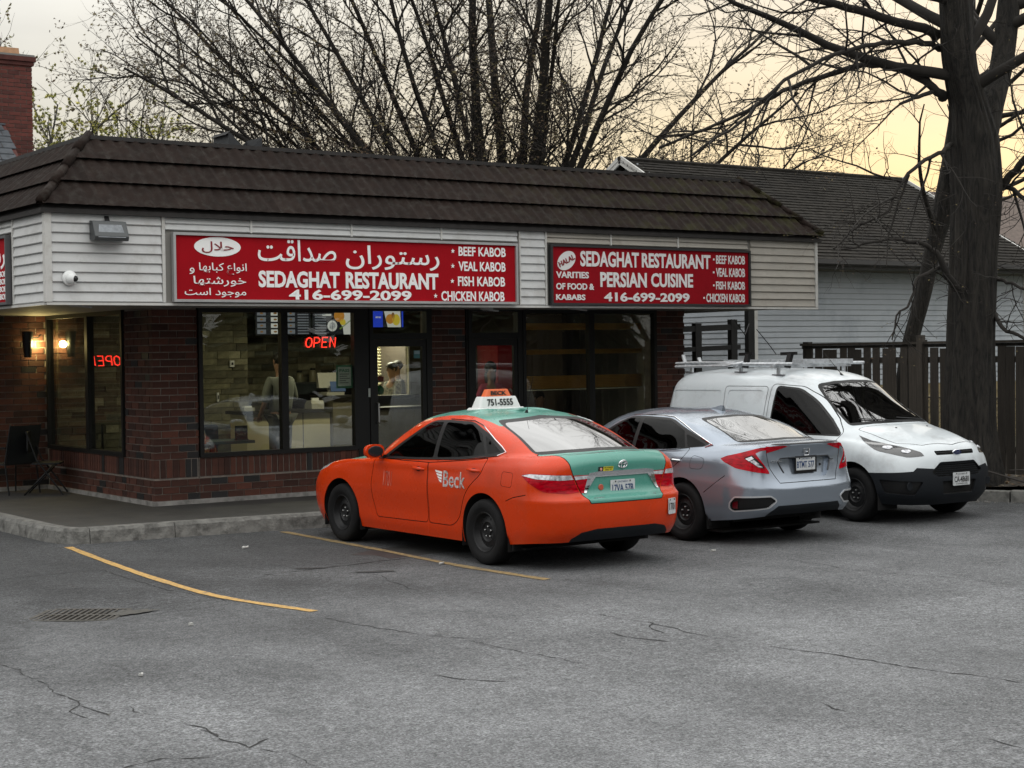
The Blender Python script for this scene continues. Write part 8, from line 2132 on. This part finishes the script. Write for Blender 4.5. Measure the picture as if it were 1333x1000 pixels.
    for s in (1, -1):
        sx = '_l' if s > 0 else '_r'
        A2 = (-.7071, .7071 * s, 0)
        aO = lambda x, y: (-x + y) * .7071
        h0, h1 = aO(3.36, .46), aO(2.84, .85)
        hp = round_poly([(h0-.02,.80),(h0+.02,.845),(h0+.18,.895),(h1-.06,.975),(h1+.075,1.03),(h1+.03,.965),(h1-.10,.865),(h0+.17,.785)], [.02,.02,.05,.02,.0,.02,.05,.05])
        fh = lambda c, n, s=s: c.x > 2.55 and c.y * s > .3 and .7 < c.z < 1.06
        B.cut(hp, A2, Z, 'headlight' + sx, fh, base=('body', 'frame', 'seam')); mats['headlight' + sx] = mat('headlamp_dark', (.022, .023, .025), .12, coat=1.0, var=.5, vscale=20)
        fg = round_poly([(aO(3.40,.50),.50),(aO(3.33,.60)-.02,.34),(aO(3.1,.83),.37),(aO(3.04,.86),.53)], .02, 2)
        B.cut(fg, A2, Z, 'fog_recess' + sx, lambda c, n, s=s: c.x > 2.8 and c.y * s > .3, base=('bumper',)); mats['fog_recess' + sx] = VM['trim']
    hd = round_poly([(3.42,0),(3.335,.44),(3.12,.62),(2.56,.685),(2.545,.60),(2.60,.40),(2.66,0),(2.60,-.40),(2.545,-.60),(2.56,-.685),(3.12,-.62),(3.335,-.44)], .03, 2)
    fhd = lambda c, n: c.z > .88 and c.x > 2.3 and n.z > .25
    B.cut(offset_poly(hd, -.005), X, Y, 'seam', fhd, base=('body','frame')); B.cut(offset_poly(hd, .003), X, Y, 'hood', fhd, base=('seam',)); mats['hood'] = white
    ws = round_poly([(-.70,1.135),(-.555,1.640),(-.30,1.675),(0,1.685),(.30,1.675),(.555,1.640),(.70,1.135),(.40,1.155),(0,1.162),(-.40,1.155)], [.05,.08,0,0,0,.08,.05,0,0,0])
    fws = lambda c, n: c.x > 1.55 and c.z > 1.1 and n.x > .25
    B.cut(ws, Y, Z, 'frame', fws, base=('body', 'front_door_l', 'front_door_r', 'seam')); B.cut(offset_poly(ws, .03), Y, Z, 'windshield', fws, base=('frame',)); mats['windshield'] = VM['glass_front']
    rwz = round_poly([(-.62,1.12),(-.56,1.55),(.56,1.55),(.62,1.12)], .05)
    names = {k: {'seam': 'panel_gap', 'frame': 'window_surround', 'panel': 'side_panel'}.get(k[:-2] if k.endswith(('_l','_r')) else k, k[:-2] if k.endswith(('_l','_r')) else k) for k in mats}
    car = thing('cargo_van', 'white cargo van with ladder rack on its roof parked nose out beside the fence', 'van')
    ra = {'seam': (-.009, 0), 'panel_l': (-.007, -.007), 'panel_r': (-.007, -.007), 'grille': (-.03, -.03), 'upper_grille': (-.02, -.02), 'intake': (-.03, -.03), 'fog_recess_l': (-.02, -.02), 'fog_recess_r': (-.02, -.02), 'bumper': (.006, .01), 'headlight_l': (.003, .006), 'headlight_r': (.003, .006)}
    parts = B.split(car, mats, raise_=ra, mesh_names=names)
    for x in (2.66, 0):
        for s in (1, -1):
            wheel(car, x, s * .80, s, R=.325, mt=VM, holes=12); wheel_well(car, x, s * .88, s, .395, VM)
    u = MB(); u.box(-.75, 3.1, -.74, .74, .26, .30); u.build('underbody', VM['black'], car)
    cabin(car, [(1.5, 2)], .36, .64, VM, -.5, 2.6, 1.10, 2.1)
    bk = MB(); bk.prism([(-.82,.35),(.82,.35),(.80,1.05),(.70,1.60),(-.70,1.60),(-.80,1.05)], 'x', 1.14, 1.17); bk.build('bulkhead', VM['black'], car)
    for s in (1, -1):
        handle_unit(B, parts['front_door' + ('_l' if s > 0 else '_r')], 1.32, .93, s, VM['trim'])
    # grille bars, badge, lamps
    for z in (.575, .60, .625, .65, .675, .70):
        wd_ = .42 - (z - .555) * .75
        pts = [];
        for i in range(9):
            y = -wd_ + 2 * wd_ * i / 8; h = B.hit((5, y, z), (-1, 0, 0)); pts.append(h[0] - Vector((.008, 0, 0)))
        g = MB(); g.tube(pts, .0055, 4); g.build('grille_bar', VM['plastic'], parts['grille'])
    pts = [];
    for i in range(9):
        y = -.33 + .66 * i / 8; h = B.hit((5, y, .832), (-1, 0, 0)); pts.append(h[0] + Vector((.002, 0, 0)))
    g = MB(); g.tube(pts, .007, 6); g.build('grille_bar', VM['trim'], parts['upper_grille'], smooth=True)
    bd = MB(); c = B.hit((5, 0, .83), (-1, 0, 0))[0]
    pr = [(0,.012),(.8,.010),(.93,.004),(1.0,.0)]
    k = 28; v = []; 
    for rr, tt in pr:
        for i in range(k): v.append((tt, .078 * rr * cos(2*pi*i/k), .034 * rr * sin(2*pi*i/k)))
    f = [(i*k+j, i*k+(j+1)%k, (i+1)*k+(j+1)%k, (i+1)*k+j) for i in range(3) for j in range(k)]
    bd.add(v, f); bo = bd.build('badge', VM['chrome'], car, smooth=True); bo.location = (c.x + .010, 0, .83)
    bi = MB(); v = [(.0128, .068 * cos(2*pi*i/k), .027 * sin(2*pi*i/k)) for i in range(k)]; bi.add(v, [tuple(range(k))]); bi.build('badge_face', mat('badge_blue', (.01,.02,.09), .2, coat=1.0), bo)
    put_text('Ford', 'badge_script', VM['chrome'], bo, (.0135, 0, 0), (0, 1, 0), (0, 0, 1), width=.10, height=.032, shear=.35, extrude=.001)
    for s in (1, -1):
        for (x0, y0, z0, rad) in ((3.22, .60, .855, .048), (3.05, .725, .90, .052)):
            d = Vector((-1, -.9 * s, 0)).normalized(); h = B.hit(Vector((x0, s * y0, z0)) - d * .5, d)
            if not h[0]: continue
            lp = MB(); lp.lathe([(0, -.004), (rad * .55, 0), (rad * .8, .006), (rad, .004), (rad * 1.02, -.006)], 20, 'x')
            o = lp.build('headlight_bowl', VM['clear_lens'], parts['headlight' + ('_l' if s > 0 else '_r')], smooth=True)
            o.location = h[0] + h[1] * .006; o.rotation_mode = 'QUATERNION'; o.rotation_quaternion = h[1].to_track_quat('X', 'Z'); o.scale = (1, 1.15, .62)
        h = B.hit((5, s * .70, .45), (-1, 0, 0)); o_ = MB(); o_.lathe([(0, 0), (.045, .004), (.052, .0)], 18, 'x'); o_ = o_.build('fog_cover', VM['plastic'], parts['fog_recess' + ('_l' if s > 0 else '_r')], smooth=True); o_.location = h[0] + Vector((.002, 0, 0))
    h = B.hit((5, .02, .50), (-1, 0, 0)); plate(B, car, (h[0].x + .016, .01, .515), None, .30, .155, 'CA-48681', 'ONTARIO', VM, xd=(0, 1, 0), text2='COMMERCIAL', tcol='ink')
    # wipers, washer jets
    for y0, y1 in ((.62, .02), (.05, -.52)):
        pts = [];
        for i in range(7):
            t = i / 6; y = y0 + (y1 - y0) * t; z = 1.165 + .045 * t
            h = B.hit((5, y, z), (-1, 0, 0)); pts.append(h[0] + h[1] * .012)
        w = MB(); w.tube(pts, .007, 5); w.build('wiper', VM['trim'], car)
    for y in (-.28, .28):
        h = B.hit((2.80, y, 3), (0, 0, -1)); j = MB(); j.ball(tuple(h[0]), (.018, .012, .010), 8, 5); j.build('washer_jet', VM['trim'], car)
    # paper on the dash, rear view mirror
    pp = MB(); pp.box(2.32, 2.44, -.62, -.48, 1.105, 1.108); pp.build('dash_paper', VM['white'], car)
    an = MB(); an.tube([(1.66, 0, 1.73), (1.63, 0, 1.765)], [.022, .012], 8); an.tube([(1.64, 0, 1.76), (1.36, 0, 2.02)], [.005, .003], 5); an.build('antenna', VM['trim'], car, smooth=True)
    # ---------------- roof rack with a drop-down ladder carrier
    rk_m = mat('rack_aluminium', (.50, .52, .54), .4, .4, var=.25, vscale=18)
    rk = thing('ladder_rack', 'white aluminium ladder rack with dark clamps on top of the white cargo van', 'roof rack')
    zt = 1.865
    for x in (-.55, .42, 1.12):
        for s in (-1, 1):
            h = B.hit((x, s * .60, 3), (0, 0, -1))[0]
            f = MB(); f.bar((x - .10, s * .60, h.z + .008), (x + .10, s * .60, h.z + .004), .045, .016); f.build('foot', mat('rack_foot_grey', (.16,.16,.17), .6), rk)
            p = MB(); p.bar((x, s * .60, h.z + .01), (x, s * .60, zt), .035, .035); p.build('post', rk_m, rk)
        b = MB(); b.bar((x, -.72, zt), (x, .72, zt), .04, .035); b.build('cross_bar', rk_m, rk)
    for s, zz in ((-1, zt + .03), (1, zt + .03)):
        b = MB(); b.tube([(-.75, s * .66, zz), (1.42, s * .66, zz)], .022, 8); b.build('side_rail', rk_m, rk, smooth=True)
    b = MB(); b.tube([(-.66, -.80, zt + .0), (.36, -.80, zt + .01), (.46, -.78, zt + .03), (.52, -.66, zt + .05)], .018, 8); b.build('crank_arm', rk_m, rk, smooth=True)
    b = MB(); b.tube([(-.72, -.74, zt + .045), (-.40, -.70, zt + .055), (.35, -.64, zt + .05)], .017, 8); b.build('crank_arm', rk_m, rk, smooth=True)
    for x, dz in ((-.58, .12), (-.26, .08)):
        b = MB(); b.bar((x, -.68, zt), (x - .06, -.68, zt + dz + .04), .05, .02); b.build('stop_bracket', rk_m, rk)
    for x in (.48, 1.26):
        b = MB(); b.bar((x, -.58, zt - .02), (x, -.52, zt + .16), .07, .05); b.bar((x - .16, -.52, zt + .16), (x + .10, -.52, zt + .165), .05, .04); b.build('clamp', VM['trim'], rk)
    for x in (.43, 1.10):
        b = MB(); b.tube([(x, -.70, zt - .02), (x + .06, -.64, zt + .06), (x + .10, -.60, zt + .02)], .014, 6); b.build('hook', rk_m, rk, smooth=True)
    # two flat channel rails carried on the rack (folded ladder carrier)
    for y, x0, x1 in ((-.30, -.2, 1.30), (.02, -.05, 1.45), (.34, .35, 1.50)):
        b = MB(); b.box(x0, x1, y - .035, y + .035, zt + .03, zt + .085); b.build('channel', rk_m, rk)
    return car, rk, B
van, rack, VB = make_van()
for o in (van, rack):
    o.location = (9.17, -1.77, 0); o.rotation_euler = (0, 0, radians(-90))
